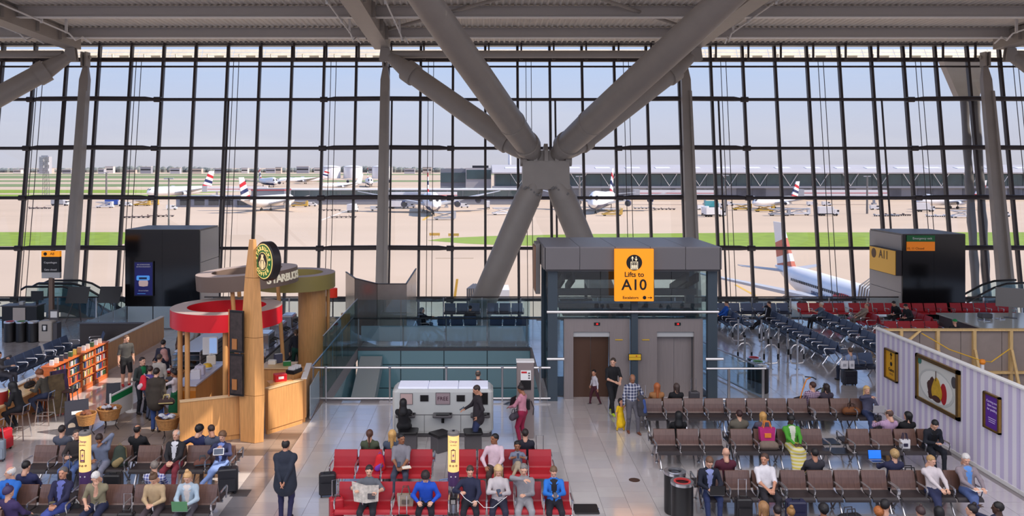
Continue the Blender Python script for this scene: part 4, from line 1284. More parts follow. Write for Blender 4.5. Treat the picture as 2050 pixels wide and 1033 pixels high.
# red rows in the middle
bench('red vinyl bench with a red and purple backpack on it', -3.68, 20.4, 'ssss', 'red', double=True)
bench('red vinyl bench seating a man in pale pink shirt and a boy', -.74, 20.4, 'ssss', 'red', double=True)
bench('red vinyl bench seating a newspaper reader and a woman in bright blue', -3.2, 18.35, 'ssss', 'red')
bench('red vinyl bench seating four phone users, black table at its end', -.52, 18.35, 'sssst', 'red')
# brown rows on the left
bench('dark wood bench with a bearded man behind the charging column', -11.25, 20.7, 'ssss', 'brown', double=True)
bench('dark wood bench lit by sun, woman with tablet at its end', -8.65, 20.7, 'ssss', 'brown', double=True)
bench('dark wood bench seating a man in navy blazer', -11.6, 18.15, 'ssss', 'brown', double=True)
bench('dark wood bench seating two women, one with a green laptop', -8.9, 18.15, 'sssss', 'brown', double=True)
# navy rows
bench('navy mesh bench running from the glass wall towards the trolley hoops, back to back', 14.1, 40.6, 'ssss', 'navy', -90, True)
bench('navy mesh bench, middle of the long double row past the hoops', 14.1, 37.9, 'ssss', 'navy', -90, True)
bench('navy mesh bench, end of the long double row nearest the striped hoarding', 14.1, 35.2, 'ssss', 'navy', -90, True)
bench('navy mesh bench in the double row behind the long one', 16.6, 40.2, 'sss', 'navy', -90, True)
bench('navy mesh bench with empty seats, far part of the back double row', 16.6, 38.1, 'sss', 'navy', -90, True)
bench('navy mesh bench half hidden behind the hoarding corner', 16.4, 35.6, 'ssss', 'navy', -90, True)
bench('short navy mesh bench beside the lifts where a man in blue sits', 12.1, 41.0, 'ssss', 'navy', -90, True)
bench('short navy mesh bench holding a man in pale blue at the hoarding corner', 13.5, 30.9, 'ss', 'navy', 10, False)
bench('navy mesh bench backed against the far balustrade beside the lifts', 12.0, 42.35, 'ssssss', 'navy')
bench('red bench of four against the far balustrade next to the navy seats', 16.15, 42.35, 'ssss', 'red')
bench('red bench of four against the far balustrade just before gate box A11', 18.8, 42.35, 'ssss', 'red')
bench('red bench of four against the front of gate box A11', 21.4, 42.3, 'ssss', 'red')
bench('red bench beside the gate box near the desk monitor', 24.0, 42.35, 'sssss', 'red')
bench('red double bench end on, four seats, before gate box A11', 20.9, 40.8, 'ssss', 'red', -90, True)
bench('short red double bench end on where a man in beige leans', 18.6, 40.6, 'sss', 'red', -90, True)
bench('red bench just behind the top of the hoarding', 18.2, 37.4, 'ssss', 'red')
bench('navy bench of three by the window between mirrored screens and prop leg', -1.95, 42.3, 'sss', 'navy')
bench('navy mesh bench of three by the window between the prop leg and lifts', .25, 42.3, 'sss', 'navy')
bench('navy mesh bench end on past the mirrored screens where a woman sits', -2.95, 37.4, 'sss', 'navy', 90)
bench('navy mesh bench turned away where a slumped person sits', -.25, 38.6, 'sss', 'navy', 180)
bench('empty navy mesh bench turned away behind the frosted glass', 2.2, 38.6, 'sss', 'navy', 180)
bench('navy mesh bench of six running along the cafe partition', -17.3, 28.6, 'ssssss', 'navy', 90)
bench('navy mesh bench, far end of the row along the cafe partition', -17.3, 32.5, 'sss', 'navy', 90)
bench('single black seat turned away beside the low black wall', -16.2, 35.2, 's', 'navy', -60)

# ---------------------------------------------------------------- lift block
LX0, LX1, LY0, LY1 = 2.28, 7.86, 27.95, 31.0
pst = mat('blue grey lift steel', (66, 78, 88), .4, .2)
stl = mat('brushed lift steel', (150, 140, 138), .38, .35, var=.06, vscale=3, stretch=(14, 14, .5))
cano = mat('grey canopy panel', (112, 108, 110), .45)
lift = thing('lift_tower', 'grey glazed lift block with flat canopy and two lift doors', 'lift', (0, 0, 0))
cn = MB()
for k in range(5):
    a = LX0 - .2 + (LX1 - LX0 + .28) * k / 5; b = LX0 - .2 + (LX1 - LX0 + .28) * (k + 1) / 5
    f_ = MB().b2(a + .008, b - .008, 27.4, 27.52, 4.47, 5.18).obj('fascia_panel', cano, lift)
    MB().b2(a + .008, b - .008, 27.4, 31.1, 5.18, 5.22).obj('roof_panel', mat('canopy top', (128, 124, 128), .35), lift)
for x in (LX0 - .2, LX1 + .08):
    MB().b2(x - .03, x + .03, 27.4, 31.1, 4.47, 5.2).obj('fascia_panel', cano, lift)
MB().b2(LX0 - .15, LX1 + .05, 27.5, 31.05, 4.4, 4.47).obj('soffit', dgrey_m, lift)
for x in (LX0 + .1, LX1 - .1):
    for y in (LY0 - .1, LY1 - .15): MB().b2(x - .16, x + .16, y - .12, y + .12, 0, 4.45).obj('corner_post', pst, lift)
MB().b2(5.04, 5.26, 27.8, 28.02, 0, 4.45).obj('centre_post', pst, lift)
for x0, x1, nm in ((2.78, 5.02, 0), (5.28, 7.5, 1)):
    fr = MB().b2(x0, x1, 27.98, 28.2, 2.28, 2.72).b2(x0, x0 + (.66 if nm else .32), 27.98, 28.2, 0, 2.28).b2(x1 - (.68 if nm == 0 else .3), x1, 27.98, 28.2, 0, 2.28)
    fr = fr.obj('door_surround', stl, lift)
    a, b = (x0 + .32, x1 - .68) if nm == 0 else (x0 + .66, x1 - .3)
    hd = MB().b2(a, b, 28.05, 28.2, 2.1, 2.28).obj('door_header', grey_m, lift)
    dm = mat('bronze lift interior', (96, 70, 56), .35, .5) if nm == 0 else stl
    for k in range(2):
        c, d = a + (b - a) * k / 2, a + (b - a) * (k + 1) / 2
        MB().b2(c + .006, d - .006, 28.24 + .03 * k, 28.27 + .03 * k, 0, 2.1).obj('door_leaf', dm, lift)
    dp = MB().b2((x0 + x1) / 2 - .1 + .25 * nm, (x0 + x1) / 2 + .1 + .25 * nm, 27.95, 27.98, 2.5, 2.6).obj('floor_display', black_m, lift)
    text('10' if nm else '10', .08, mat('red led', (255, 40, 40), emit=2), dp, ((x0 + x1) / 2 + .25 * nm, 27.945, 2.55))
    MB().b2(x1 - .5 if nm == 0 else x0 + .15, x1 - .25 if nm == 0 else x0 + .4, 27.95, 27.98, 2.0, 2.03).obj('door_label', mat('label yellow', (210, 170, 40)), lift)
MB().b2(LX0, LX1, 28.3, 30.9, -.01, .02).b2(2.8, 7.5, 28.5, 30.9, 2.72, 2.85).obj('car_roof', dgrey_m, lift)
gpn = lambda x0, x1, y0, y1, z0, z1, m_=clear_m: MB().b2(x0, x1, y0, y1, z0, z1).obj('glass_panel', m_, lift)
for a, b in ((2.5, 4.0), (4.02, 5.04), (5.26, 6.4), (6.42, 7.64)):
    gpn(a, b, 27.9, 27.915, 2.75, 4.42); gpn(a, b, 30.98, 31.0, 0, 4.42)
for y0, y1 in ((27.95, 29.4), (29.42, 31.0)):
    gpn(LX0 + .02, LX0 + .035, y0, y1, .1, 4.42); gpn(LX1 - .035, LX1 - .02, y0, y1, .1, 4.42)
for y, z, w in ((29.2, 3.35, .22), (30.2, 3.75, .3), (28.6, 3.0, .14), (30.6, 3.1, .2)):
    MB().b2(2.5, 7.6, y, y + .12, z, z + w).obj('shaft_beam', dgrey_m, lift)
for x in (2.75, 3.1, 7.0, 7.35): MB().hull8([(x, 28.3, 3.95), (x + .1, 28.3, 3.95), (x + .1, 28.3, 4.25), (x, 28.3, 4.25)], [(x, 30.8, 3.2), (x + .1, 30.8, 3.2), (x + .1, 30.8, 3.5), (x, 30.8, 3.5)]).obj('guide_rail', steel_d, lift)
for x0, x1, z in ((LX0 - .1, LX1 + .1, 3.0), (LX0 - .1, 2.76, 1.42), (7.52, LX1 + .25, 1.42)):
    MB().tube([(x0, 27.72, z), (x1, 27.72, z)], .05, 8).obj('guard_rail', rail_m, lift, smooth=True)
MB().tube([(7.55, 27.72, .06), (9.6, 27.72, .06)], .045, 8).tube([(7.55, 27.72, 1.1), (9.55, 27.72, 1.1)], .035, 8).obj('guard_rail', rail_m, lift, smooth=True)
for x in (8.3, 9.45): MB().tube([(x, 27.72, 0), (x, 27.72, 1.1)], .05, 8).obj('rail_post', rail_m, lift)
MB().tube([(9.5, 27.72, 1.1), (8.4, 32.5, 1.1)], .035, 8).tube([(9.5, 27.75, .08), (8.4, 32.5, .08)], .03, 8).obj('side_rail', rail_m, lift)
MB().hull8([(9.45, 27.8, .1), (9.46, 27.8, .1), (8.4, 32.4, .1), (8.39, 32.4, .1)], [(9.45, 27.8, 1.05), (9.46, 27.8, 1.05), (8.4, 32.4, 1.05), (8.39, 32.4, 1.05)]).obj('glass_panel', clear_m, lift)
# signs on the lift block
ora = mat('backlit amber sign', (246, 150, 16), .5, emit=.55)
blk = mat('sign black print', (20, 16, 14), .6)
sg = thing('lift_sign', 'tall amber sign reading Lifts to A10 on the lift canopy', 'sign', (5.03, 27.3, 4.3))
MB().rbox(0, 0, -.86, 1.3, .12, 1.73, .02).obj('panel', ora, sg)
pc = MB().lathe([(.26, 0), (.26, .01), (0, .01)], 32, M=Matrix.Translation((0, -.06, .42)) @ Matrix.Rotation(math.pi / 2, 4, 'X')).obj('pictogram_disc', blk, sg)
cr_ = mat('pictogram cream', (255, 236, 200), .5, emit=.4)
MB().b2(-.12, -.1, -.078, -.07, .2, .44).b2(.1, .12, -.078, -.07, .2, .44).b2(-.12, .12, -.078, -.07, .2, .22).b2(-.12, .12, -.078, -.07, .43, .45).obj('lift_car_outline', cr_, pc)
for k in (-.06, 0, .06): MB().lathe([(.0, .12), (.02, .1), (.025, 0), (0, 0)], 6, x=k, y=-.074, z=.24, sy=.2).lathe([(.0, .04), (.018, .02), (0, 0)], 6, x=k, y=-.074, z=.37, sy=.2).obj('passenger_figure', cr_, pc)
for k, u in ((-.06, 1), (.06, -1)):
    MB().b2(k - .012, k + .012, -.078, -.07, .48, .62).prism([(k - .05, .55 + .0 * u), (k, .55 + .08 * u), (k + .05, .55), (k, .55 + .03 * u)], .07, .078, M=Matrix.Rotation(math.pi / 2, 4, 'X')).obj('arrow', cr_, pc)
text('Lifts to', .23, blk, sg, (0, -.063, .02), bold=.004)
text('A10', .50, blk, sg, (0, -.063, -.33), bold=.008)
text('Escalators', .13, blk, sg, (-.12, -.063, -.74), bold=.002)
MB().lathe([(.06, 0), (.06, .006), (0, .006)], 18, M=Matrix.Translation((.34, -.06, -.74)) @ Matrix.Rotation(math.pi / 2, 4, 'X')).obj('escalator_disc', blk, sg)
MB().b2(.44, .58, -.068, -.06, -.75, -.73).prism([(.52, -.69), (.6, -.74), (.52, -.79), (.55, -.74)], .06, .068, M=Matrix.Rotation(math.pi / 2, 4, 'X')).obj('arrow', blk, sg)
sg = thing('blade_sign', 'edge on amber blade sign fixed to the side of the lift canopy', 'sign', (2.0, 29.3, 4.3))
MB().rbox(-.05, 0, -.85, .16, 1.2, 1.75, .03).obj('panel', steel_g, sg)
MB().b2(-.16, -.13, -.55, .55, -.75, .8).obj('amber_face', mat('sign edge bronze', (150, 104, 76), .5), sg)
MB().b2(0, .25, -.05, .05, .3, .4).obj('bracket', steel_d, sg)
sg = thing('warning_plate', 'small yellow two line notice on the lift centre post', 'sign', (5.15, 27.78, 1.36))
MB().b2(-.22, .22, -.02, 0, 0, .22).obj('plate', blk, sg)
MB().b2(-.2, .2, -.028, -.02, .115, .205).obj('upper_strip', mat('notice yellow', (226, 180, 40), .5), sg)
MB().b2(-.2, .2, -.028, -.02, .015, .105).obj('lower_strip', mat('notice yellow', (226, 180, 40), .5), sg)
MB().prism([(-.03, .13), (.03, .13), (0, .19)], .028, .032, M=Matrix.Rotation(math.pi / 2, 4, 'X') @ Matrix.Translation((.05, 0, 0))).obj('hazard_triangle', mat('hazard red', (190, 50, 30)), sg)

# ---------------------------------------------------------------- glazed void beside the lifts
vd = thing('void_enclosure', 'teal glazed floor opening with steel handrails beside the lifts', 'balustrade', (0, 0, 0))
x0, x1, y0, y1 = VOID
for k in range(4):
    a = x0 + (x1 - x0) * k / 4; b = x0 + (x1 - x0) * (k + 1) / 4
    for za, zb in ((-1.7, -.72), (-.68, -.1), (-3.8, -1.74)):
        MB().b2(a + .02, b - .02, y1 - .05, y1 - .03, za, zb).obj('wall_pane', mat('teal back painted glass', (112, 156, 166), .08, spec=.7), vd)
    MB().b2(a + .02, b - .02, y1, y1 + .015, .05, 2.1).obj('screen_pane', clear_m, vd)
    MB().b2(a + .02, b - .02, y1 + .9, y1 + .915, .12, .8).obj('frosted_pane', frost_m, vd)
MB().b2(x0, x1, y1 - .025, y1 - .002, -3.8, -.1).obj('wall_backing', mat('void backing', (44, 66, 72), .6), vd)
MB().b2(x0, x1, y1 - .06, y1 + .2, -.1, .03).obj('slab_edge', dgrey_m, vd)
for yy0, yy1 in ((28.0, 30.6), (30.62, 33.2), (33.22, 35.75)):
    MB().b2(x0 - .01, x0 + .01, yy0, yy1, .02, 2.14).obj('screen_pane', glass('side screen glass', (.62, .76, .78), .08), vd)
    MB().b2(x0 - .06, x0 - .04, yy0, yy1, -3.8, -.02).obj('wall_pane', mat('teal back painted glass'), vd)
    MB().b2(x1 + .04, x1 + .06, yy0, yy1, -3.8, -.02).obj('wall_pane', mat('teal back painted glass'), vd)
MB().tube([(x0, 28, 2.15), (x0, 35.75, 2.15)], .02, 6).obj('glass_edge_trim', rail_m, vd)
MB().tube([(-5.75, 27.75, 1.13), (-5.75, 36.7, 1.13)], .04, 8).obj('handrail', rail_m, vd, smooth=True)
MB().tube([(-5.75, 27.72, 1.13), (2.3, 27.72, 1.13)], .04, 8).obj('handrail', rail_m, vd, smooth=True)
MB().tube([(-5.7, 27.72, .1), (2.3, 27.72, .1)], .035, 8).obj('foot_rail', rail_m, vd, smooth=True)
MB().tube([(-5.75, 36.7, 1.13), (2.1, 36.7, 1.13)], .035, 8).obj('handrail', steel_d, vd, smooth=True)
for x in (-5.68, -5.25, -3.1, -1.2, .68, 1.95):
    p_ = MB().tube([(x, 27.72, 0), (x, 27.72, 1.12)], .035, 8).obj('rail_post', rail_m, vd, smooth=True)
    MB().lathe([(.05, 0), (.06, .03), (.05, .07), (0, .08)], 10, x=x, y=27.72, z=1.1).obj('finial', rail_m, p_, smooth=True)
for x in (-5.5, -3.5, -1.6, .3, 2.0): MB().tube([(x, 36.7, 0), (x, 36.7, 1.12)], .03, 8).obj('rail_post', rail_m, vd)
for k in range(4): MB().tube([(-5.75, 29.5 + 2.2 * k, 0), (-5.75, 29.5 + 2.2 * k, 1.12)], .03, 8).obj('rail_post', rail_m, vd)
MB().b2(x0, x1, 27.96, 28.0, -.6, -.02).obj('slab_edge', dgrey_m, vd)
MB().hull8([(-5.25, 28.2, -3.8), (-4.3, 28.2, -3.8), (-4.3, 35.6, -.9), (-5.25, 35.6, -.9)], [(-5.25, 28.2, -3.3), (-4.3, 28.2, -3.3), (-4.3, 35.6, -.3), (-5.25, 35.6, -.3)]).obj('escalator_truss', mat('escalator pale steel', (176, 184, 186), .4), vd)
MB().b2(x0, x1, 28, 35.8, -4.0, -3.8).obj('lower_floor', mat('lower floor', (128, 140, 146), .3), vd)
mir = mat('mirror polished panel', (156, 142, 134), .25, .6, var=.05)
ms = thing('mirror_screen', 'tall mirrored metal screens folded round the escalator head', 'screen', (0, 0, 0))
def wallq(a, b, z0, z1, th=.04):
    d = Vector((b[0] - a[0], b[1] - a[1])).normalized(); n = Vector((-d.y, d.x)) * th / 2
    return MB().prism([(a[0] + n.x, a[1] + n.y), (b[0] + n.x, b[1] + n.y), (b[0] - n.x, b[1] - n.y), (a[0] - n.x, a[1] - n.y)], z0, z1)
for a, b in (((-6.75, 40.9), (-5.95, 38.6)), ((-5.92, 38.55), (-4.68, 36.78)), ((-4.66, 36.75), (-3.4, 36.75)), ((-3.38, 36.78), (-3.38, 39.4)), ((-3.38, 39.42), (-3.38, 42.2))):
    wallq(a, b, .1, 2.64).obj('panel', mir, ms)
    wallq(a, b, 2.64, 2.68, .07).obj('cap', steel_d, ms)

# ---------------------------------------------------------------- internet kiosk, stools, info pillar, charging columns
kx0, kx1, ky = -2.62, .33, 24.0
kb = mat('kiosk grey', (188, 190, 188), .4)
kk = thing('internet_kiosk', 'pale grey internet kiosk wall with screens, keyboards and brightened white top', 'kiosk', (0, 0, 0))
MB().rbox((kx0 + kx1) / 2, ky + .45, .12, kx1 - kx0, .9, 1.28, .14).obj('body', kb, kk)
MB().rbox((kx0 + kx1) / 2, ky + .45, 0, kx1 - kx0 - .1, .8, .12, .1).obj('plinth', dgrey_m, kk)
for k in range(3):
    a = kx0 + .15 + (kx1 - kx0 - .3) * k / 3
    MB().b2(a + .02, a + .88, ky + .1, ky + .82, 1.4, 1.45).obj('bright_top_panel', mat('brightened white top', (226, 228, 246), .4, emit=.25), kk)  # weak emission stands in for light falling on the white top
for x, w, z, hgt, m_, nm in ((-2.2, .34, .98, .3, mat('pink poster', (186, 160, 156), .6), 0), (-1.68, .22, 1.07, .16, black_m, 1), (-1.14, .4, .98, .32, mat('kiosk poster', (150, 132, 136), .6), 2), (-.62, .22, 1.07, .16, black_m, 1), (-.05, .42, .98, .32, black_m, 1)):
    pn = MB().b2(x - w / 2, x + w / 2, ky - .03, ky + .02, z, z + hgt).obj('screen', m_, kk)
    MB().b2(x - w / 2 - .012, x + w / 2 + .012, ky - .015, ky + .02, z - .012, z + hgt + .012).obj('screen_frame', dgrey_m, kk)
    if nm == 2: text('FREE', .155, mat('poster purple', (70, 30, 50), .6), pn, (x, ky - .033, z + hgt / 2))
for x in (-2.2, -1.14, -.05):
    sh = MB().rbox(x, ky - .2, .68, .56, .38, .06, .04).obj('keyboard_shelf', dgrey_m, kk)
    MB().b2(x - .18, x + .18, ky - .34, ky - .12, .74, .765).obj('keyboard', black_m, sh)
    MB().tube([(x + .23, ky - .2, .74), (x + .23, ky - .2, .78)], .035, 10).obj('trackball', black_m, sh)
    MB().b2(x - .04, x + .04, ky - .05, ky, .44, .6).obj('handset', black_m, kk)
for x in (-2.55, -1.68, -.62): MB().b2(x, x + .006, ky - .012, ky, .14, .66).obj('panel_joint', dgrey_m, kk)
MB().b2(kx0 + .1, kx1 - .1, ky - .012, ky, .665, .675).obj('panel_joint', dgrey_m, kk)
for k, (x, y, nm) in enumerate(((-2.05, 23.1, 'under the woman in black'), (-1.15, 22.9, 'empty before the FREE poster'), (-.25, 23.05, 'behind the man at the kiosk'))):
    t = thing('kiosk_stool', 'square black seat stool on a grey box pedestal, %s' % nm, 'stool', (x, y, 0), (.0, .7, .1)[k])
    MB().rbox(0, 0, 0, .46, .34, .44, .02).obj('pedestal', dgrey_m, t)
    MB().rbox(0, 0, .44, .52, .5, .07, .05).obj('seat', black_m, t)
px_, py_ = 1.26, 23.95
pl = thing('info_pillar', 'tall slim grey information pillar with leaflet panel and phone', 'info pillar', (px_, py_, 0))
MB().rbox(0, .12, 0, .5, .3, 2.2, .03).obj('column', mat('pillar taupe', (134, 122, 120), .45), pl)
MB().b2(-.26, .26, -.04, .28, 2.2, 2.25).obj('top_cap', white_m, pl)
MB().b2(-.14, .16, -.05, -.02, 1.7, 1.98).obj('notice', white_m, pl)
MB().b2(-.12, .04, -.056, -.05, 1.9, 1.95).obj('red_heading', redp, pl)
for k in range(3): MB().b2(.08, .13, -.056, -.05, 1.74 + .07 * k, 1.78 + .07 * k).obj('icon', dgrey_m, pl)
MB().b2(-.14, .16, -.05, -.02, 1.42, 1.68).obj('screen', black_m, pl)
MB().rbox(.06, -.06, .85, .14, .07, .3, .02).obj('handset', black_m, pl)
MB().tube([(.16, -.05, 1.1), (.24, -.1, .9), (.22, -.06, .7)], .012, 6).obj('cord', black_m, pl)
amb = mat('backlit charge panel', (252, 208, 128), .5, emit=.6)
for x, y, lb in ((-9.03, 18.75, 'glowing round charging column rising beside the man in navy blazer'), (-.65, 18.75, 'glowing round charging column between the red benches')):
    t = thing('charging_column', lb, 'charging column', (x, y, 0))
    MB().lathe([(.2, 0), (.2, .03), (.125, .06), (.125, .66), (0, .66)], 22).obj('base', chrome_m, t, smooth=True)
    MB().lathe([(.128, .66), (.128, .98), (0, .98)], 22).obj('purple_band', mat('charge purple', (88, 62, 110), .4), t, smooth=True)
    MB().lathe([(.127, .98), (.127, 1.80), (0, 1.8)], 22).obj('lit_panel', amb, t, smooth=True)
    MB().lathe([(.135, 1.8), (.135, 1.86), (.11, 1.88), (0, 1.88)], 22).obj('lid', steel_g, t, smooth=True)
    MB().lathe([(.03, 0), (.03, .02), (0, .02)], 10, z=1.88).obj('lock', black_m, t)
    pm = mat('charge print', (96, 56, 60), .6)
    text('Charge', .062, mat('charge violet print', (130, 70, 130), .6), t, (0, -.134, 1.68))
    text('your device', .03, pm, t, (0, -.133, 1.60))
    bt = MB()
    for a in ((-.05, .05, 1.21, 1.225), (-.05, .05, 1.475, 1.49), (-.05, -.04, 1.21, 1.49), (.04, .05, 1.21, 1.49), (-.02, .02, 1.49, 1.505)): bt.b2(a[0], a[1], -.133, -.122, a[2], a[3])
    bt.obj('battery_outline', pm, t)
    MB().b2(-.036, .036, -.133, -.122, 1.235, 1.265).obj('battery_level', mat('charge violet print'), t)
    MB().prism([(.012, 1.43), (-.022, 1.35), (-.002, 1.35), (-.014, 1.29), (.024, 1.375), (.003, 1.375)], .122, .133, M=Matrix.Rotation(math.pi / 2, 4, 'X')).obj('bolt_symbol', mat('charge violet print'), t)
    for k in (-.07, 0, .07):
        MB()._ring(.014, .022, 0, .012, 14, 0, Matrix.Translation((k, -.112 - .018 * (k == 0), 1.13)) @ Matrix.Rotation(math.pi / 2, 4, 'X')).obj('socket_symbol', pm, t)
    for k in (-.05, .05): MB().lathe([(.016, 0), (.016, .006), (0, .006)], 12, M=Matrix.Translation((k, -.118, .88)) @ Matrix.Rotation(math.pi / 2, 4, 'X')).obj('earphone_symbol', white_m, t)
    sh = MB().rbox(0, -.05, .44, .62, .42, .03, .05).obj('socket_shelf', black_m, t)
    for k in (-.2, 0, .2):
        MB().rbox(k, -.2, .3, .14, .1, .14, .02).obj('socket_box', black_m, t)
        MB().b2(k - .05, k + .05, -.255, -.25, .32, .41).obj('socket_plate', white_m, t)

# ---------------------------------------------------------------- bins
def bin_(label, x, y, r, h_, top, style):
    t = thing('litter_bin', label, 'bin', (x, y, 0))
    MB().lathe([(r * .92, 0), (r * .98, .02), (r, .06), (r, h_ - .06), (0, h_ - .06)], 24).obj('body', black_m, t, smooth=True)
    MB()._ring(r * .72, r * 1.05, h_ - .06, h_, 24, 0, None).obj('rim', top if style == 'metal' else chrome_m, t, smooth=True)
    MB()._ring(r * .62, r * .78, h_ - .03, h_ + .008, 24, 0, None).obj('coloured_ring', top, t, smooth=True)
    MB().lathe([(r * .7, 0), (0, -.02)], 20, z=h_ - .04).obj('opening', black_m, t)
rr_, gg_, ww_ = mat('bin red ring', (190, 60, 60), .4), mat('bin green ring', (90, 140, 80), .4), mat('bin white ring', (220, 218, 216), .35)
for (a, b), nm, m_ in (((1511, 768), 'red ringed', rr_), ((1519, 777), 'green ringed', gg_), ((1527, 787), 'white ringed', ww_)):
    x, y = G(a, b); bin_('%s black bin standing by the lift side rail' % nm, x, y + .1, .235, .93, m_, 'x')
for (a, b), nm, m_ in (((20, 684), 'red ringed', rr_), ((43, 684), 'green ringed', gg_), ((67, 684), 'plain ringed', ww_)):
    x, y = G(a, b); bin_('%s black bin near the black check desk' % nm, x, y, .24, .92, m_, 'x')
bin_('silver topped black bin, the farther of the pair beside the brown bench', 4.40, 18.82, .24, .95, chrome_m, 'metal')
bin_('red rimmed silver black bin, the front one beside the brown bench', 4.42, 18.2, .24, .95, rr_, 'x')
x, y = G(93, 684)
t = thing('recycling_box', 'pale grey cup recycling box with rounded top near the black bins', 'recycling box', (x, y, 0))
MB().rbox(0, .1, 0, .62, .5, .95, .08).obj('body', mat('recycling taupe', (176, 168, 160), .45), t)
MB().b2(-.12, .12, -.17, -.14, .5, .8).obj('cup_label', black_m, t)
MB().prism([(-.05, .55), (.05, .55), (.07, .75), (-.07, .75)], .17, .178, M=Matrix.Rotation(math.pi / 2, 4, 'X')).obj('cup_symbol', white_m, t)
MB().b2(.34, .52, -.1, .3, 0, .85).obj('side_bin', dgrey_m, t)
MB().b2(.02, .44, .2, .25, .95, 1.4).obj('notice_board', dgrey_m, t); MB().b2(.08, .38, .185, .2, 1.05, 1.33).obj('notice', white_m, t)

# ---------------------------------------------------------------- gate boxes
def gate_box(x0, x1, y0, y1, zt, label, sidex):
    t = thing('gate_box', label, 'gate box', (0, 0, 0))
    gb = mat('glossy black gate panel', (20, 18, 20), .12, spec=.6)
    gs = mat('gate side panel grey', (164, 160, 160), .4)
    n = 2
    for k in range(n):
        a = x0 + (x1 - x0) * k / n; b = x0 + (x1 - x0) * (k + 1) / n
        MB().b2(a + .004, b - .004, y0, y0 + .06, 0, zt).obj('front_panel', gb, t)
    MB().b2(x0 + .02, x1 - .02, y0 + .07, y1, 0.01, zt - .05).obj('core', gs, t)
    MB().b2(x0, x1, y0 + .02, y1, zt - .05, zt + .02).obj('roof', steel_g, t)
    sx = x0 if sidex < 0 else x1
    for za, zb in ((0, 1.35), (1.38, 2.9), (2.93, zt - .06)):
        MB().b2(sx - .03, sx + .03, y0 + .1, y1, za, zb).obj('side_panel', gs, t)
    return t
t = gate_box(21.66, 24.9, 42.45, 46.0, 4.4, 'glossy black gate box with amber A11 side sign behind red seats', -1)
sg = thing('gate_sign', 'amber gate sign reading A11 on the grey side of the gate box', 'sign', (21.45, 44.1, 3.0))
MB().b2(-.1, .2, -1.6, 1.3, -.75, .55).obj('backing', steel_d, sg)
aface = mat('amber gate face', (232, 178, 74), .5, emit=.12)
MB().b2(-.13, -.1, -1.55, 1.25, -.72, .52).obj('face', aface, sg)
text('A11', .62, mat('gate print', (110, 84, 60), .6), sg, (-.14, -.35, .2), -math.pi / 2, bold=.008)
MB().lathe([(.26, 0), (.26, .01), (0, .012)], 24, M=Matrix.Translation((-.13, .75, .2)) @ Matrix.Rotation(-math.pi / 2, 4, 'Y')).obj('plane_disc', mat('gate print'), sg)
sg = thing('wall_display', 'small green and amber way out display on the black gate box', 'display', (22.2, 42.43, 3.75))
MB().b2(-.35, 1.1, -.03, .0, .28, .6).obj('green_strip', mat('exit green', (26, 92, 48), .5, emit=.15), sg)
MB().b2(-.35, 1.1, -.03, .0, -.2, .27).obj('amber_strip', mat('display amber', (220, 120, 24), .5, emit=.35), sg)
text('Emergency exit', .16, white_m, sg, (.45, -.035, .44))
text('10, 11 Closed', .16, blk, sg, (.1, -.035, -.08))
text('A11', .001, blk, sg, (0, -.03, 0)) if False else None
t = gate_box(-18.45, -14.6, 42.6, 45.6, 4.62, 'glossy black gate box with a lit advert beside the escalators', 1)
ad = thing('advert_screen', 'lit blue advert screen of a figure in visor goggles on the black gate box', 'screen', (-17.45, 42.56, 1.25))
MB().b2(-.5, .5, -.06, 0, -.05, 1.75).obj('frame', black_m, ad)
MB().b2(-.46, .46, -.07, -.06, 0, 1.7).obj('picture', mat('advert blue', (24, 26, 92), .3, emit=.35), ad)
MB().lathe([(0, 0), (.22, .03), (.25, .2), (.2, .38), (.1, .44), (0, .45)], 16, y=-.09, z=.45, sy=.1).obj('face', mat('advert skin', (206, 178, 172), .6, emit=.3), ad)
MB().rbox(0, -.12, .78, .66, .06, .24, .06).obj('visor', mat('advert cyan', (80, 150, 220), .3, emit=.5), ad)
MB().b2(-.2, .2, -.16, -.14, .84, .94).obj('visor_glass', mat('advert dark', (30, 40, 90), .2), ad)
text('BE SOMEWHERE', .09, white_m, ad, (0, -.075, 1.58)); text('EXTRAORDINARY', .09, white_m, ad, (0, -.075, 1.47)); text('Bristol & Bath', .09, white_m, ad, (0, -.075, .24))
MB().b2(-.32, .1, -.075, -.07, .08, .1).obj('underline', mat('advert cyan'), ad)
# hanging style totem on the left
t = thing('gate_totem', 'tall pole sign with amber heading and dark panel before the escalators', 'sign', (-19.95, 38.2, 0))
MB().b2(-.09, .09, -.09, .09, 0, 2.75).obj('pole', mat('totem bronze', (120, 98, 84), .4, .4), t)
MB().b2(-.42, .42, -.08, .08, 2.72, 3.0).obj('lower_cap', grey_m, t)
MB().b2(-.42, .42, -.1, .08, 3.0, 3.72).obj('panel', black_m, t)
MB().b2(-.42, .42, -.1, .08, 3.72, 3.98).obj('amber_heading', ora, t)
text('A8', .17, blk, t, (.08, -.105, 3.85)); text('Copenhagen', .12, white_m, t, (0, -.105, 3.45)); text('Gate closed', .12, white_m, t, (0, -.105, 3.12))
MB().lathe([(.08, 0), (.08, .01), (0, .01)], 16, M=Matrix.Translation((-.24, -.1, 3.85)) @ Matrix.Rotation(math.pi / 2, 4, 'X')).obj('plane_disc', blk, t)
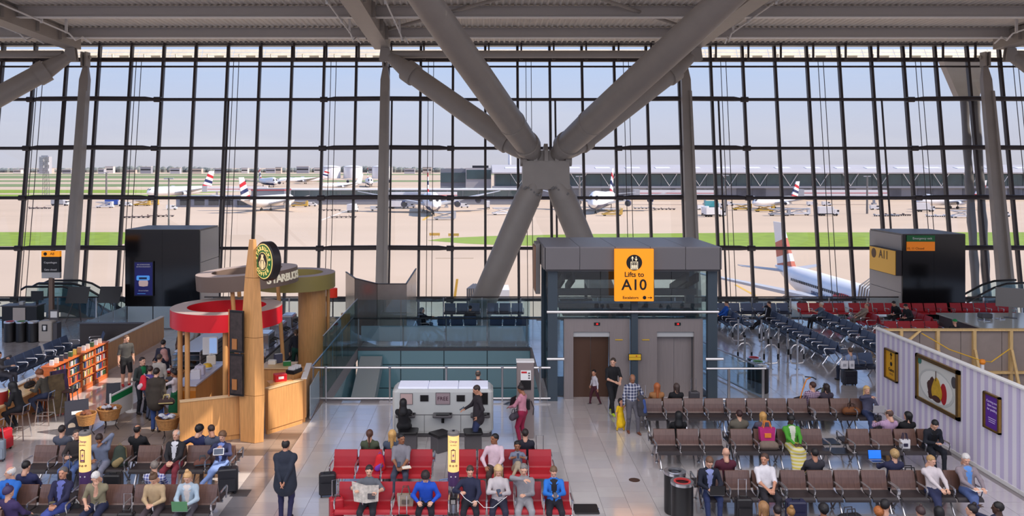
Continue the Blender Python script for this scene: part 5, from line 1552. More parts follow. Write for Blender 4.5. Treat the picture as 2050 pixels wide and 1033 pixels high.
# check desks on the far left
def desk(label, x, y, w):
    t = thing('gate_desk', label, 'desk', (x, y, 0))
    MB().b2(-w / 2, w / 2, -.35, .35, 0, 1.05).obj('body', black_m, t)
    MB().b2(-w / 2 - .05, w / 2 + .05, -.4, .4, 1.05, 1.1).obj('top', dgrey_m, t)
    MB().b2(-.3, .3, -.38, -.35, .25, 1.0).obj('pale_front', mat('desk taupe', (182, 172, 164), .5), t)
    m_ = MB().b2(.35, .95, .05, .1, 1.3, 1.75).obj('monitor', black_m, t); MB().b2(.6, .7, .05, .1, 1.1, 1.3).obj('monitor_stand', black_m, m_)
    MB().b2(-.15, .05, -.1, .1, 1.1, 1.25).obj('reader', grey_m, t)
desk('black gate desk with pale front panel and monitor near the bins', -22.6, 40.6, 1.7)
desk('black gate desk at the hall edge past the bins', -25.2, 40.8, 2.2)
for k, (x, y) in enumerate(((-20.6, 41.8), (-19.0, 41.9))):
    t = thing('display_easel', 'dark easel board on a tripod by the escalators, %s' % ('near the sign pole' if k == 0 else 'near the black gate box'), 'easel', (x, y, 0))
    MB().hull8([(-.55, 0, .95), (.55, 0, .95), (.55, .05, .95), (-.55, .05, .95)], [(-.5, .25, 1.75), (.6, .25, 1.75), (.6, .3, 1.75), (-.5, .3, 1.75)]).obj('board', black_m, t)
    for sx, sy in ((-.4, -.25), (.4, -.25), (0, .5)): MB().tube([(sx, sy, 0), (sx * .3, .12, 1.2)], .02, 6).obj('leg', steel_d, t)
# escalators
def escal(label, pts, y, w=1.1):
    t = thing('escalator', label, 'escalator', (0, 0, 0))
    for k in (0, 1):
        path = [Vector(PT(a, b, y)) + Vector((0, k * w, 0)) for a, b in pts]
        MB().tube(path, .06, 8).obj('handrail', black_m, t, smooth=True)
        for a, b in zip(path[1:], path[2:]):
            MB().hull8([(a.x, a.y - .01, a.z - .95), (b.x, b.y - .01, b.z - .95), (b.x, b.y + .01, b.z - .95), (a.x, a.y + .01, a.z - .95)], [(a.x, a.y - .01, a.z), (b.x, b.y - .01, b.z), (b.x, b.y + .01, b.z), (a.x, a.y + .01, a.z)]).obj('glass_side', clear_m, t)
    for a, b in zip(pts[1:], pts[2:]):
        p, q = Vector(PT(*a, y)), Vector(PT(*b, y))
        MB().hull8([(p.x, p.y, p.z - 1.35), (q.x, q.y, q.z - 1.35), (q.x, q.y + w, q.z - 1.35), (p.x, p.y + w, p.z - 1.35)], [(p.x, p.y, p.z - .95), (q.x, q.y, q.z - .95), (q.x, q.y + w, q.z - .95), (p.x, p.y + w, p.z - .95)]).obj('step_truss', steel_g, t)
escal('escalator with black handrails descending past the black advert box', [(68, 572), (78, 567), (140, 567), (165, 573), (205, 595), (255, 625)], 45.2)
escal('nearer escalator with black handrails beside the gate totem', [(42, 580), (52, 574), (128, 574), (150, 581), (185, 602), (225, 628)], 43.4)
escal('escalator handrails rising beyond the far desk monitor', [(1936, 606), (1960, 592), (1990, 576), (2015, 568), (2060, 566)], 45.5)
# trolley hoops
hp = None
for k, (a, b) in enumerate(((1543.6, 739), (1596, 739), (1491, 735), (1478, 692), (1524.6, 693), (1559, 713), (1577, 726), (1540, 704))):
    x, y = G(a, b)
    if hp is None:
        hp = thing('trolley_hoop', 'steel post with bent tube hoop for parking trolleys', 'trolley hoop', (x, y, 0), 0, 'trolley parking hoops by the bins')
        MB().tube([(0, 0, 0), (0, 0, 1.2)], .04, 8).obj('post', rail_m, hp, smooth=True)
        MB().lathe([(.05, 0), (.05, .06), (.03, .08), (0, .08)], 10, z=1.18).obj('cap', black_m, hp)
        MB().tube([(-.04, 0, .95), (-.14, 0, .93), (-.26, 0, .80), (-.27, 0, .32), (-.22, 0, .24), (0, 0, .22), (.22, 0, .24), (.27, 0, .32), (.26, 0, .80), (.14, 0, .93), (.04, 0, .95)], .032, 8).obj('hoop', rail_m, hp, smooth=True)
        for s in (-1, 1): MB().tube([(s * .27, 0, .38), (s * .27, 0, .6)], .037, 8).obj('grip', black_m, hp)
        MB().lathe([(.09, 0), (.09, .012), (.04, .02)], 14).obj('base_plate', rail_m, hp)
    else:
        copy_thing(hp, (x, y, 0), (0, .1, .0, .2, .9, 1.2, 1.3, 1.1)[k])
# counter and monitor at the far right
t = thing('service_counter', 'large grey counter with glossy pale top behind the hoarding', 'counter', (0, 0, 0))
MB().prism([(21.3, 38.4), (21.3, 34.6), (26.5, 34.6), (26.5, 38.4)], 0, 1.0).obj('body', dgrey_m, t)
MB().prism([(21.2, 38.5), (21.2, 34.5), (26.6, 34.5), (26.6, 38.5)], 1.0, 1.06).obj('top', mat('glossy counter top', (190, 196, 190), .12), t)
for a in ((22.3, 36.6, .25), (23.2, 36.9, .2)): MB().lathe([(a[2], 0), (a[2], .02), (.02, .03), (.02, .1)], 14, x=a[0], y=a[1], z=1.06).obj('tray', chrome_m, t)
MB().rbox(22.7, 37.2, 1.06, .5, .4, .22, .05).obj('till', dgrey_m, t)
t = thing('counter_monitor', 'grey backed monitor on a short stand above the far counter', 'monitor', (23.85, 37.2, 1.06), -.5)
MB().rbox(0, 0, .5, 1.15, .12, .85, .02).obj('screen_housing', mat('monitor grey', (132, 128, 126), .45), t)
MB().b2(-.07, .07, -.05, .05, 0, .55).obj('stand', steel_g, t); MB().b2(-.25, .25, -.15, .15, 0, .02).obj('foot', dgrey_m, t)
t = thing('counter_monitor', 'black monitor facing away behind the grey backed monitor', 'monitor', (25.1, 37.5, 1.06), .6)
MB().rbox(0, 0, .45, .95, .1, .8, .02).obj('screen_housing', black_m, t)
MB().b2(-.06, .06, -.05, .05, 0, .5).obj('stand', steel_g, t); MB().b2(-.22, .22, -.15, .15, 0, .02).obj('foot', dgrey_m, t)

# ---------------------------------------------------------------- striped hoarding
hoard = thing('hoarding', 'lilac and white striped site hoarding with rough timber framing behind', 'hoarding', (0, 0, 0))
strp = pattern('lilac stripe print', 'ystripe', (238, 234, 244), (208, 198, 228), 1 / .32, .5)
for a, b in ((27.15, 24.7), (24.69, 22.3), (22.29, 19.9), (19.89, 16.5)):
    MB().b2(12.97, 13.03, b + .004, a - .004, .1, 2.56).obj('striped_panel', strp, hoard)
    MB().b2(12.95, 13.03, b, a, 0, .1).obj('skirting', white_m, hoard)
MB().b2(12.9, 13.09, 16.5, 27.2, 2.56, 2.6).obj('top_cap', white_m, hoard)
plyw = mat('grey ply sheet', (142, 128, 120), .7, var=.05); tim = mat('raw timber', (206, 172, 116), .7, var=.12, vscale=3, stretch=(6, 6, 1))
for k in range(6): MB().b2(13.05 + 1.35 * k, 14.38 + 1.35 * k, 27.1, 27.14, 0, 2.5).obj('ply_sheet', plyw, hoard)
MB().b2(13, 21.5, 27.0, 27.18, 2.5, 2.56).obj('top_timber', tim, hoard)
for k in range(7):
    x = 13.7 + 1.2 * k
    MB().b2(x, x + .1, 27.0, 27.1, 0, 2.5).obj('stud', tim, hoard)
    MB().hull8([(x, 26.3, 0), (x + .08, 26.3, 0), (x + .08, 26.4, 0), (x, 26.4, 0)], [(x, 26.95, 1.9), (x + .08, 26.95, 1.9), (x + .08, 27.0, 1.9), (x, 27.0, 1.9)]).obj('brace', tim, hoard)
for z in (.55, 1.1): MB().b2(13.1, 21.5, 26.98, 27.08, z, z + .08).obj('rail_timber', tim, hoard)
MB().hull8([(13.3, 26.6, 1.9), (13.4, 26.6, 1.9), (13.4, 26.7, 1.9), (13.3, 26.7, 1.9)], [(14.3, 27, 2.5), (14.4, 27, 2.5), (14.4, 27.05, 2.5), (14.3, 27.05, 2.5)]).obj('brace', tim, hoard)
t = thing('festoon_lamp', 'orange site lamp on a white pole with slack yellow cable inside the hoarding', 'site lamp', (15.3, 25.2, 0))
MB().tube([(0, 0, 0), (0, 0, 1.85)], .05, 8).obj('pole', white_m, t); MB().lathe([(.06, 0), (.09, .06), (.07, .14), (0, .16)], 10, z=1.85).obj('lamp', mat('site orange', (236, 140, 30), .5), t)
MB().tube([(0, 0, 1.95), (.7, .7, 1.75), (1.6, 1.2, 2.05)], .018, 6).tube([(0, 0, 1.95), (-.5, .9, 2.1), (-.95, 1.7, 2.45)], .018, 6).obj('cable', mat('cable yellow', (220, 172, 50), .5), t)
gold = mat('gilt frame', (158, 124, 62), .35, .6, var=.1, vscale=8)
def frame(t, ya, yb, za, zb, w, x=12.95):
    for a in ((ya, yb, za, za + w), (ya, yb, zb - w, zb), (ya, ya + w, za, zb), (yb - w, yb, za, zb)):
        MB().b2(x - .07, x, a[0], a[1], a[2], a[3]).obj('frame_bar', gold, t)
        MB().b2(x - .09, x - .07, a[0] + .015, a[1] - .015, a[2] + .015, a[3] - .015).obj('frame_moulding', mat('dark gilt', (104, 78, 40), .4, .5), t)
t = thing('direction_poster', 'yellow direction poster with arrow in a gilt frame on the striped hoarding', 'poster', (0, 0, 0))
frame(t, 25.65, 26.4, 1.15, 2.1, .05)
MB().b2(12.92, 12.95, 25.69, 26.36, 1.19, 2.06).obj('poster', mat('poster amber', (226, 166, 36), .6), t)
text('Gates', .15, blk, t, (12.915, 26.02, 1.47), -math.pi / 2); text('10-23', .1, mat('poster brown', (150, 110, 60), .6), t, (12.915, 26.02, 1.34), -math.pi / 2)
MB().b2(12.91, 12.92, 26.01, 26.04, 1.8, 1.98).obj('arrow', blk, t); MB().prism([(25.95, 1.93), (26.1, 1.93), (26.025, 2.02)], 12.91, 12.92, M=Matrix(((0, 0, 1, 0), (1, 0, 0, 0), (0, 1, 0, 0), (0, 0, 0, 1)))).obj('arrow_head', blk, t)
MB().lathe([(.065, 0), (.065, .01), (0, .01)], 18, M=Matrix.Translation((12.92, 26.02, 1.66)) @ Matrix.Rotation(-math.pi / 2, 4, 'Y')).obj('symbol_disc', blk, t)
t = thing('pear_picture', 'large gilt framed picture of a pear on a white plate on the striped hoarding', 'picture', (0, 0, 0))
frame(t, 22.3, 24.5, 1.0, 2.36, .11)
MB().b2(12.92, 12.95, 22.4, 24.4, 1.1, 2.26).obj('canvas', mat('plate grey white', (214, 214, 208), .6), t)
YZ = Matrix(((0, 0, 1, 0), (1, 0, 0, 0), (0, 1, 0, 0), (0, 0, 0, 1)))
def blob(nm, cy_, cz, ry, rz_, m_, x=12.915, n=20, f=lambda a: 1.0, d=.008):
    MB().prism([(cy_ + ry * math.cos(2 * math.pi * k / n) * f(2 * math.pi * k / n), cz + rz_ * math.sin(2 * math.pi * k / n) * f(2 * math.pi * k / n)) for k in range(n)], x - d, x, M=YZ).obj(nm, m_, t)
blob('plate_rim', 23.45, 1.6, .92, .5, mat('plate shade', (196, 198, 194), .5), 12.919)
blob('plate_well', 23.45, 1.6, .82, .44, mat('plate white', (228, 228, 222), .5), 12.915)
blob('red_sauce', 23.05, 1.52, .16, .3, mat('sauce red', (170, 24, 34), .4), 12.911)
blob('chocolate', 23.62, 1.52, .26, .32, mat('chocolate', (70, 36, 26), .5), 12.907, f=lambda a: 1 + .12 * math.sin(5 * a))
blob('pear', 23.38, 1.5, .27, .3, mat('pear yellow', (206, 164, 44), .5, var=.2, vscale=5), 12.899, f=lambda a: 1 + .35 * max(0, math.sin(a)) ** 6 - .12 * abs(math.cos(a)) * max(0, math.sin(a)))
blob('pear_base', 23.38, 1.3, .2, .09, mat('chocolate'), 12.89)
MB().b2(12.88, 12.89, 23.4, 23.42, 1.8, 2.08).obj('stalk', mat('chocolate'), t)
blob('napkin', 22.55, 1.98, .12, .16, dgrey_m, 12.911); blob('cloth_corner', 24.32, 2.18, .1, .1, mat('teal cloth', (60, 120, 110), .7), 12.911)
for k in range(7): blob('crumb', 23.75 + .05 * (k % 3), 1.25 + .12 * (k // 2), .018, .014, mat('chocolate'), 12.909, 8)
t = thing('apology_poster', 'purple notice in a narrow gilt frame on the striped hoarding', 'poster', (0, 0, 0))
frame(t, 20.55, 21.2, 1.2, 2.13, .05)
MB().b2(12.92, 12.95, 20.59, 21.16, 1.24, 2.09).obj('poster', mat('poster purple ink', (92, 44, 150), .6), t)
lil = mat('poster lilac', (214, 196, 236), .6)
for k, s_ in enumerate(('Coming soon', 'Save room', 'for pudding')): text(s_, .085, lil, t, (12.915, 20.875, 1.92 - .1 * k), -math.pi / 2)
for k in range(3): MB().b2(12.912, 12.92, 20.72 + .02 * k, 21.03 - .01 * k, 1.5 - .05 * k, 1.515 - .05 * k).obj('small_print_line', lil, t)
# ---------------------------------------------------------------- coffee bar
cbrown = mat('taupe ring paint', (112, 94, 84), .5); cred = mat('glossy red ring', (196, 20, 34), .35); colive = mat('olive ring paint', (150, 136, 78), .5)
ctop = mat('ring top grey', (176, 158, 152), .5)
def ringsign(label, x, y, z, R_, ri, hgt, side, inner, tilt=0):
    t = thing('ring_canopy', label, 'canopy', (x, y, z))
    t.rotation_euler = (0, tilt, 0)
    MB()._ring(R_ - .01, R_ + .004, 0, hgt, 56, 0, None).obj('outer_band', side, t, smooth=True)
    MB()._ring(ri, R_ - .011, 0, hgt - .004, 56, 0, None).obj('hoop', inner, t, smooth=True)
    MB()._ring(ri, R_, hgt - .003, hgt + .01, 56, 0, None).obj('top_plate', ctop, t, smooth=True)
    return t
rg = ringsign('glossy red ring canopy on slim wood posts over the coffee counter', -8.04, 26.0, 2.98, 1.69, 1.2, .52, cred, cred)
for a in (205, 232, 285, 330, 80, 110):
    an = math.radians(a)
    MB().tube([(1.4 * math.cos(an), 1.4 * math.sin(an), -2.98), (1.4 * math.cos(an), 1.4 * math.sin(an), 0)], .075, 10).obj('post', wood_m, rg, smooth=True)
rb = ringsign('taupe ring canopy lettered STARBUCKS above the red ring', -8.0, 28.2, 3.85, 1.68, 1.18, .5, cbrown, cbrown, math.radians(-4))
for a in (60, 120, 265):
    an = math.radians(a)
    MB().tube([(1.4 * math.cos(an), 1.4 * math.sin(an), -3.85), (1.4 * math.cos(an), 1.4 * math.sin(an), 0)], .07, 10).obj('post', wood_m, rb, smooth=True)
cream_t = mat('cream lettering', (236, 226, 200), .5, emit=.15)
for k, ch in enumerate('STARBUCKS'):
    a = math.radians(-51 + 6.4 * k)
    text(ch, .34, cream_t, rb, (1.705 * math.cos(a), 1.705 * math.sin(a), .25), a + math.pi / 2, name='letter', bold=.012, depth=.01)
    a2 = math.radians(130 + 7.0 * k)
    text(ch, .31, cream_t, rb, (1.69 * math.cos(a2), 1.69 * math.sin(a2), .25), a2 + math.pi / 2, name='letter', bold=.012, depth=.01)
ro = ringsign('olive ring canopy on a round wooden drum behind the taupe ring', -7.1, 31.3, 3.32, 1.5, 1.05, .55, colive, colive)
MB().lathe([(.52, -3.32), (.52, 0)], 28, x=.65, y=0).obj('wooden_drum', wood_m, ro, smooth=True)
for a in (60, 20): MB().tube([(1.25 * math.cos(math.radians(a)), 1.25 * math.sin(math.radians(a)), -3.32), (1.25 * math.cos(math.radians(a)), 1.25 * math.sin(math.radians(a)), 0)], .07, 10).obj('post', wood_m, ro, smooth=True)
# tapering wooden pylon with menu boards
py = thing('menu_pylon', 'tall tapering wooden pylon with dark menu boards at the coffee bar', 'pylon', (-6.6, 23.75, 0))
sec = [(0, .34, .26), (1.35, .37, .28), (3.0, .33, .25), (4.7, .22, .18), (5.8, .1, .1)]
for (za, wa, da), (zb, wb, db) in zip(sec, sec[1:]):
    f_ = lambda w, d, z: [(-w, -d * .3, z), (w * .35, -d, z), (w, -d * .5, z), (w * .6, d, z), (-w * .7, d, z)]
    A, B_ = f_(wa, da, za + .006), f_(wb, db, zb - .006)
    MB().add(A + B_, [(4, 3, 2, 1, 0), (5, 6, 7, 8, 9)] + [(i, (i + 1) % 5, 5 + (i + 1) % 5, 5 + i) for i in range(5)]).obj('wood_section', wood_m, py)
for k, z in enumerate((1.35, 2.58)):
    bd = MB().box(-.40, -.20, z, .46, .05, 1.2, rz=-.35).obj('menu_board', black_m, py)
    MB().box(-.41, -.235, z + .06, .4, .02, 1.08, rz=-.35).obj('menu_print', mat('menu dark print', (58, 48, 46), .4, var=.35, vscale=9), bd)
    MB().box(-.46, -.25, z + (.18 if k == 0 else .1), .16, .015, .3, rz=-.35).obj('menu_photo', mat('menu photo', (170, 110, 60), .5), bd)
MB().box(-.66, -.1, 1.3, .03, .04, 2.5).obj('board_edge', mat('copper edge', (186, 104, 50), .4), py)
# round logo sign on its arm
lg = thing('roundel_sign', 'round green coffee roundel sign reaching from the wooden pylon', 'sign', (-6.12, 23.5, 5.2), math.radians(-46))
AX = Matrix.Rotation(math.pi / 2, 4, 'X')
MB().lathe([(.53, -.14), (.56, -.11), (.56, .1), (.53, .12), (0, .12)], 40, M=AX).obj('housing', mat('sign case black', (30, 24, 26), .35), lg, smooth=True)
def disc(nm, r, y, m_): MB().lathe([(r, 0), (r, .012), (0, .012)], 40, M=Matrix.Translation((0, y, 0)) @ AX).obj(nm, m_, lg)
gold_t = mat('sign gold', (236, 206, 120), .5, emit=.5); sgreen = mat('sign green', (10, 96, 44), .5, emit=.25); sblk = mat('sign ink', (40, 28, 20), .5)
disc('gold_rim', .5, -.12, gold_t); disc('green_band', .47, -.13, sgreen); disc('inner_rim', .27, -.14, gold_t); disc('ink_field', .25, -.15, sblk)
for k, ch in enumerate('STARBUCKS'):
    a = math.radians(168 - 19.5 * k)
    o = text(ch, .16, gold_t, lg, (.37 * math.cos(a), -.15, .37 * math.sin(a)), name='letter', bold=.006)
    o.rotation_euler = (0, math.pi / 2 - a, 0)
for k, ch in enumerate('COFFEE'):
    a = math.radians(222 + 19.5 * k)
    o = text(ch, .15, gold_t, lg, (.37 * math.cos(a), -.15, .37 * math.sin(a)), name='letter', bold=.006)
    o.rotation_euler = (0, -math.pi / 2 - a, 0)
for a in (190, 350):
    MB().prism([(.37 * math.cos(math.radians(a)) + .03 * (1 if q % 2 == 0 else .45) * math.cos(math.radians(90 + 36 * q)), .37 * math.sin(math.radians(a)) + .03 * (1 if q % 2 == 0 else .45) * math.sin(math.radians(90 + 36 * q))) for q in range(10)], .14, .152, M=AX).obj('star', gold_t, lg)
fg = mat('emblem cream', (242, 214, 160), .5, emit=.4)
MB().prism([(-.06, -.22), (.06, -.22), (.05, .02), (-.05, .02)], .15, .165, M=AX).obj('emblem_body', fg, lg)
MB().lathe([(.06, 0), (.06, .014), (0, .014)], 18, M=Matrix.Translation((0, -.155, .09)) @ AX).obj('emblem_head', fg, lg)
MB().prism([(-.06, .14), (.06, .14), (.07, .21), (.03, .17), (0, .22), (-.03, .17), (-.07, .21)], .155, .165, M=AX).obj('emblem_crown', fg, lg)
for s in (-1, 1):
    for q in range(3): MB().tube([(s * .06, -.16, .1 - .02 * q), (s * (.11 + .03 * q), -.16, 0 - .02 * q), (s * (.08 + .04 * q), -.16, -.12), (s * (.1 + .035 * q), -.16, -.2 + .03 * q)], .011, 5).obj('emblem_wave', fg, lg)
MB().tube([(-.2, .3, .05), (-.55, .18, .05)], .05, 8).tube([(-.2, .3, -.25), (-.55, .18, -.25)], .05, 8).obj('bracket_arm', black_m, lg)
# counters
def panel_wall(label, a, b, h_, m_=wood_m, th=.14, cap=None, name='counter_wall', capm=None):
    t = thing(name, label, 'counter', (0, 0, 0))
    d = Vector((b[0] - a[0], b[1] - a[1])); L_ = d.length; n = max(1, round(L_ / 1.2))
    for k in range(n):
        p = (a[0] + d.x * k / n, a[1] + d.y * k / n); q = (a[0] + d.x * (k + 1) / n - d.x / L_ * .006, a[1] + d.y * (k + 1) / n - d.y / L_ * .006)
        wallq(p, q, .14, h_, th).obj('panel', m_, t)
    wallq(a, b, 0, .14, th - .06).obj('plinth', m_, t)
    wallq(a, b, h_, h_ + .035, th + .04).obj('ledge', capm or mat('pale beech edge', (222, 188, 142), .4), t)
    return t
panel_wall('beech panelled front wall of the coffee bar on the basket side of the pylon', (-8.55, 23.3), (-7.05, 23.95), 1.24)
panel_wall('beech panelled front wall of the coffee bar on the void side of the pylon', (-6.35, 24.3), (-5.55, 25.35), 1.33)
t = panel_wall('end return of the coffee bar wall with white ledge', (-5.5, 25.45), (-5.75, 27.4), 1.33, capm=white_m)
sc_ = thing('glass_screen', 'white translucent screen between the coffee bar and the void rail', 'screen', (0, 0, 0))
wallq((-5.36, 25.7), (-5.46, 27.6), .1, 1.05, .03).obj('pane', frost_m, sc_); wallq((-5.36, 25.7), (-5.46, 27.6), .02, .1, .05).obj('channel', rail_m, sc_)
panel_wall('long beech partition with white ledge beside the navy seats', (-14.5, 20.2), (-14.5, 37.4), 1.08, capm=white_m, name='partition_wall')
t = thing('black_upstand', 'low black wall with glass panes beyond the beech partition', 'wall', (0, 0, 0))
MB().b2(-17.35, -14.7, 35.55, 35.7, 0, 1.1).obj('panel', mat('charcoal panel', (58, 52, 52), .5), t)
MB().b2(-17.4, -14.65, 35.5, 35.75, 1.1, 1.14).obj('ledge', dgrey_m, t)
for k in range(3): MB().b2(-17.35, -17.33, 35.8 + 1.5 * k, 37.2 + 1.5 * k, .05, 1.1).obj('glass_pane', frost_m, t)
for k in range(3): MB().b2(-17.2 + 1.25 * k, -16.0 + 1.25 * k, 40.0, 40.02, .05, 1.1).obj('glass_pane', frost_m, t)
# drink counter, pastry case, back counters
t = thing('service_counter', 'white topped front counter under the red ring with a bowl and bags', 'counter', (-9.25, 27.2, 0))
MB().b2(-.32, .32, -1.5, 1.5, 0, 1.05).obj('body', wood_m, t); MB().b2(-.36, .36, -1.55, 1.55, 1.05, 1.1).obj('top', mat('pale counter', (196, 200, 224), .25), t)
MB().b2(-.33, .33, -1.53, -1.5, .3, .9).obj('front_shelf', mat('amber shelf', (200, 120, 40), .4), t)
bw = thing('lemon_bowl', 'bowl with a big yellow lid on the white topped counter', 'bowl', (-9.2, 27.6, 1.1))
MB().lathe([(.08, 0), (.16, .06), (.17, .1), (0, .1)], 18).obj('bowl', white_m, bw, smooth=True); MB().lathe([(.17, .1), (.12, .19), (0, .22)], 18).obj('yellow_lid', mat('lid yellow', (228, 180, 30), .4), bw, smooth=True)
for k, (x, y, c, nm) in enumerate(((-9.2, 26.9, (206, 200, 214), 'grey lilac'), (-9.15, 26.35, (226, 224, 230), 'white'), (-9.3, 28.3, (232, 220, 200), 'cream'))):
    s_ = thing('paper_bag', '%s paper bag standing on the white topped counter' % nm, 'bag', (x, y, 1.1), .2 * k)
    MB().rbox(0, 0, 0, .3, .22, .3, .03).obj('body', mat('bag %s' % nm, c, .8, bump=.3, bscale=20), s_); MB().tube([(-.08, 0, .3), (0, 0, .38), (.08, 0, .3)], .012, 6).obj('handle', mat('bag %s' % nm), s_)
t = thing('till_display', 'bright price display standing on the front counter', 'display', (-9.4, 28.5, 1.1), .25)
MB().rbox(0, 0, .3, .5, .06, .6, .02).obj('screen_housing', white_m, t); MB().b2(-.02, .22, -.045, -.03, .34, .86).obj('screen', mat('till screen', (150, 180, 226), .3, emit=.5), t); MB().b2(-.05, .05, -.04, .04, 0, .3).obj('stand', grey_m, t)
t = thing('pastry_case', 'steel and glass pastry case with sloping glass beside the baristas', 'display case', (-10.4, 30.6, 0))
MB().b2(-.5, .5, -1.6, 1.6, 0, .7).obj('base', stl, t)
for k in range(3): MB().b2(-.5, .5, -1.6, 1.6, .85 + .2 * k, .87 + .2 * k).obj('shelf', chrome_m, t)
for k in range(3): MB().hull8([(-.5, -1.58 + 1.06 * k, .7), (-.49, -1.58 + 1.06 * k, .7), (-.49, -.54 + 1.06 * k, .7), (-.5, -.54 + 1.06 * k, .7)], [(-.35, -1.58 + 1.06 * k, 1.38), (-.34, -1.58 + 1.06 * k, 1.38), (-.34, -.54 + 1.06 * k, 1.38), (-.35, -.54 + 1.06 * k, 1.38)]).obj('glass_front', clear_m, t)
MB().b2(-.4, .5, -1.65, 1.65, 1.38, 1.42).obj('lit_top', mat('case top', (200, 210, 232), .15), t)
MB().b2(.46, .5, -1.6, 1.6, .7, 1.38).obj('back_door', stl, t)
for k in range(10):
    s_ = one('pastry', MB().lathe([(.0, 0), (.07, .0), (.08, .03), (.05, .07), (0, .08)], 10), mat('pastry brown', (176, 116, 60), .7, var=.2, vscale=20), 'small brown pastry on a shelf of the pastry case', 'pastry', (-10.5 + .18 * (k % 2), 29.3 + .27 * k, .87 if k % 3 else 1.07), group='pastries in the glass case', smooth=True)
t = thing('back_counter', 'long grey back counter with steel top running behind the baristas', 'counter', (-8.25, 33.2, 0))
MB().b2(-.35, .35, -3.2, 3.2, 0, .95).obj('body', dgrey_m, t); MB().b2(-.4, .4, -3.25, 3.25, .95, 1.0).obj('top', mat('steel top', (176, 176, 188), .25, .6), t)
for k in range(5): MB().b2(.35, .37, -3.1 + 1.25 * k, -1.95 + 1.25 * k, .1, .85).obj('cupboard_door', grey_m, t)
for k, y in enumerate((31.4, 33.4, 35.2)):
    s_ = thing('espresso_machine', 'steel espresso machine on the back counter, %s' % ('nearest the pylon', 'midway along', 'far end')[k], 'coffee machine', (-8.25, y, 1.0), math.pi / 2)
    MB().rbox(0, 0, 0, .9, .5, .56, .05).obj('body', chrome_m, s_); MB().b2(-.42, .42, -.32, -.25, .1, .14).obj('drip_tray', steel_d, s_)
    for q in (-.25, .05, .3): MB().tube([(q, -.26, .34), (q, -.34, .3), (q, -.42, .28)], .03, 8).obj('group_handle', black_m, s_)
    MB().b2(-.38, .38, -.2, .2, .56, .6).obj('cup_rail', chrome_m, s_)
for k in range(14):
    one('paper_cup', MB().lathe([(.03, 0), (.042, .11), (.046, .115), (.04, .125), (0, .125)], 10), white_m, 'white paper cup standing among the machines on the back counter', 'cup', (-8.05 - .3 * (k % 2), (30.15, 30.35, 30.55, 32.2, 32.4, 32.55, 34.1, 34.3, 34.45, 34.6, 35.85, 36.0, 36.15, 36.3)[k], 1.0), group='paper cups on the back counter', smooth=True)
t = thing('till_counter', 'sunlit beech till counter behind the coffee bar front wall', 'counter', (-6.85, 28.0, 0))
MB().b2(-.55, .45, -.4, .4, 0, 1.12).obj('body', wood_m, t); MB().b2(-.6, .5, -.45, .45, 1.12, 1.16).obj('top', mat('pale beech edge'), t)
MB().b2(.5, .95, -.1, .0, .2, 1.1).obj('gate_leaf', wood_m, t); MB().b2(.58, .8, -.12, -.1, .75, 1.0).obj('notice', white_m, t)
for k, (x, y, c, nm) in enumerate(((-7.15, 28.1, (232, 226, 214), 'cream'), (-6.6, 27.9, (40, 120, 60), 'green'), (-7.0, 28.3, (70, 70, 90), 'grey'))):
    s_ = thing('till_box', '%s box lying on the sunlit till counter' % nm, 'box', (x, y, 1.16), .3 * k)
    MB().rbox(0, 0, 0, .26, .2, .14 if k != 2 else .3, .02).obj('body', mat('box %s' % nm, c, .6), s_); MB().b2(-.12, .12, -.02, .02, .14 if k != 2 else .3, .15 if k != 2 else .31).obj('tape', white_m, s_)
s_ = thing('red_crate', 'red carton box on the ledge of the sunlit bar wall', 'box', (-6.15, 25.1, 1.0), .5)
MB().rbox(0, 0, .37, .36, .26, .22, .02).obj('body', cred, s_); MB().b2(-.36, .36, -.2, .2, .0, .37).obj('shelf_below', wood_m, s_); MB().b2(-.08, .08, -.135, -.13, .45, .53).obj('white_logo', white_m, s_)
s_ = thing('cutlery_tray', 'black napkin and stirrer tray next to the red carton', 'tray', (-5.95, 26.1, 1.0), 1.2)
MB().b2(-.32, .32, -.2, .2, .0, .37).obj('shelf_below', wood_m, s_); MB().rbox(0, 0, .37, .5, .3, .12, .02).obj('tray', black_m, s_)
for k in range(3): MB().b2(-.18 + .16 * k, -.08 + .16 * k, -.1, .1, .49, .58).obj('napkin_stack', white_m, s_)
s_ = thing('grinder_tower', 'tall black coffee grinder tower in front of the wooden drum', 'coffee grinder', (-7.15, 33.6, 0))
MB().rbox(0, 0, 0, .5, .5, 1.25, .04).obj('cabinet', dgrey_m, s_); MB().rbox(0, 0, 1.25, .42, .45, .6, .05).obj('grinder', black_m, s_); MB().rbox(.05, -.05, 1.85, .5, .35, .2, .05).obj('hopper', black_m, s_); MB().b2(-.1, .1, -.24, -.225, 1.55, 1.65).obj('plate', white_m, s_)
for k in range(4):
    s_ = thing('coffee_sack', 'pale sack slumped on the shelf beside the grinder tower', 'sack', (-6.45 + .1 * (k % 2), 33.75 + .44 * k, 1.05), .3 * k, 'coffee sacks by the grinder')
    MB().lathe([(.18, 0), (.22, .1), (.19, .28), (.1, .36), (.12, .42), (0, .43)], 12).obj('body', mat('sack cream', (206, 190, 168), .9, bump=.3, bscale=15), s_, smooth=True); MB().b2(-.1, .1, -.225, -.2, .12, .2).obj('red_print', redp, s_)
t = thing('sack_shelf', 'beech shelf unit below the pale sacks', 'shelf', (-6.4, 34.45, 0))
MB().b2(-.35, .35, -.95, .95, .98, 1.05).obj('top', wood_m, t); MB().b2(-.35, .35, -.75, -.7, 0, .98).obj('side', wood_m, t); MB().b2(-.35, .35, .8, .85, 0, .98).obj('side', wood_m, t); MB().b2(.3, .35, -.7, .8, 0, .98).obj('back', wood_m, t)
panel_wall('dark beech end wall of the coffee bar beside the sloping glass', (-6.3, 36.9), (-5.9, 36.9), 1.3)
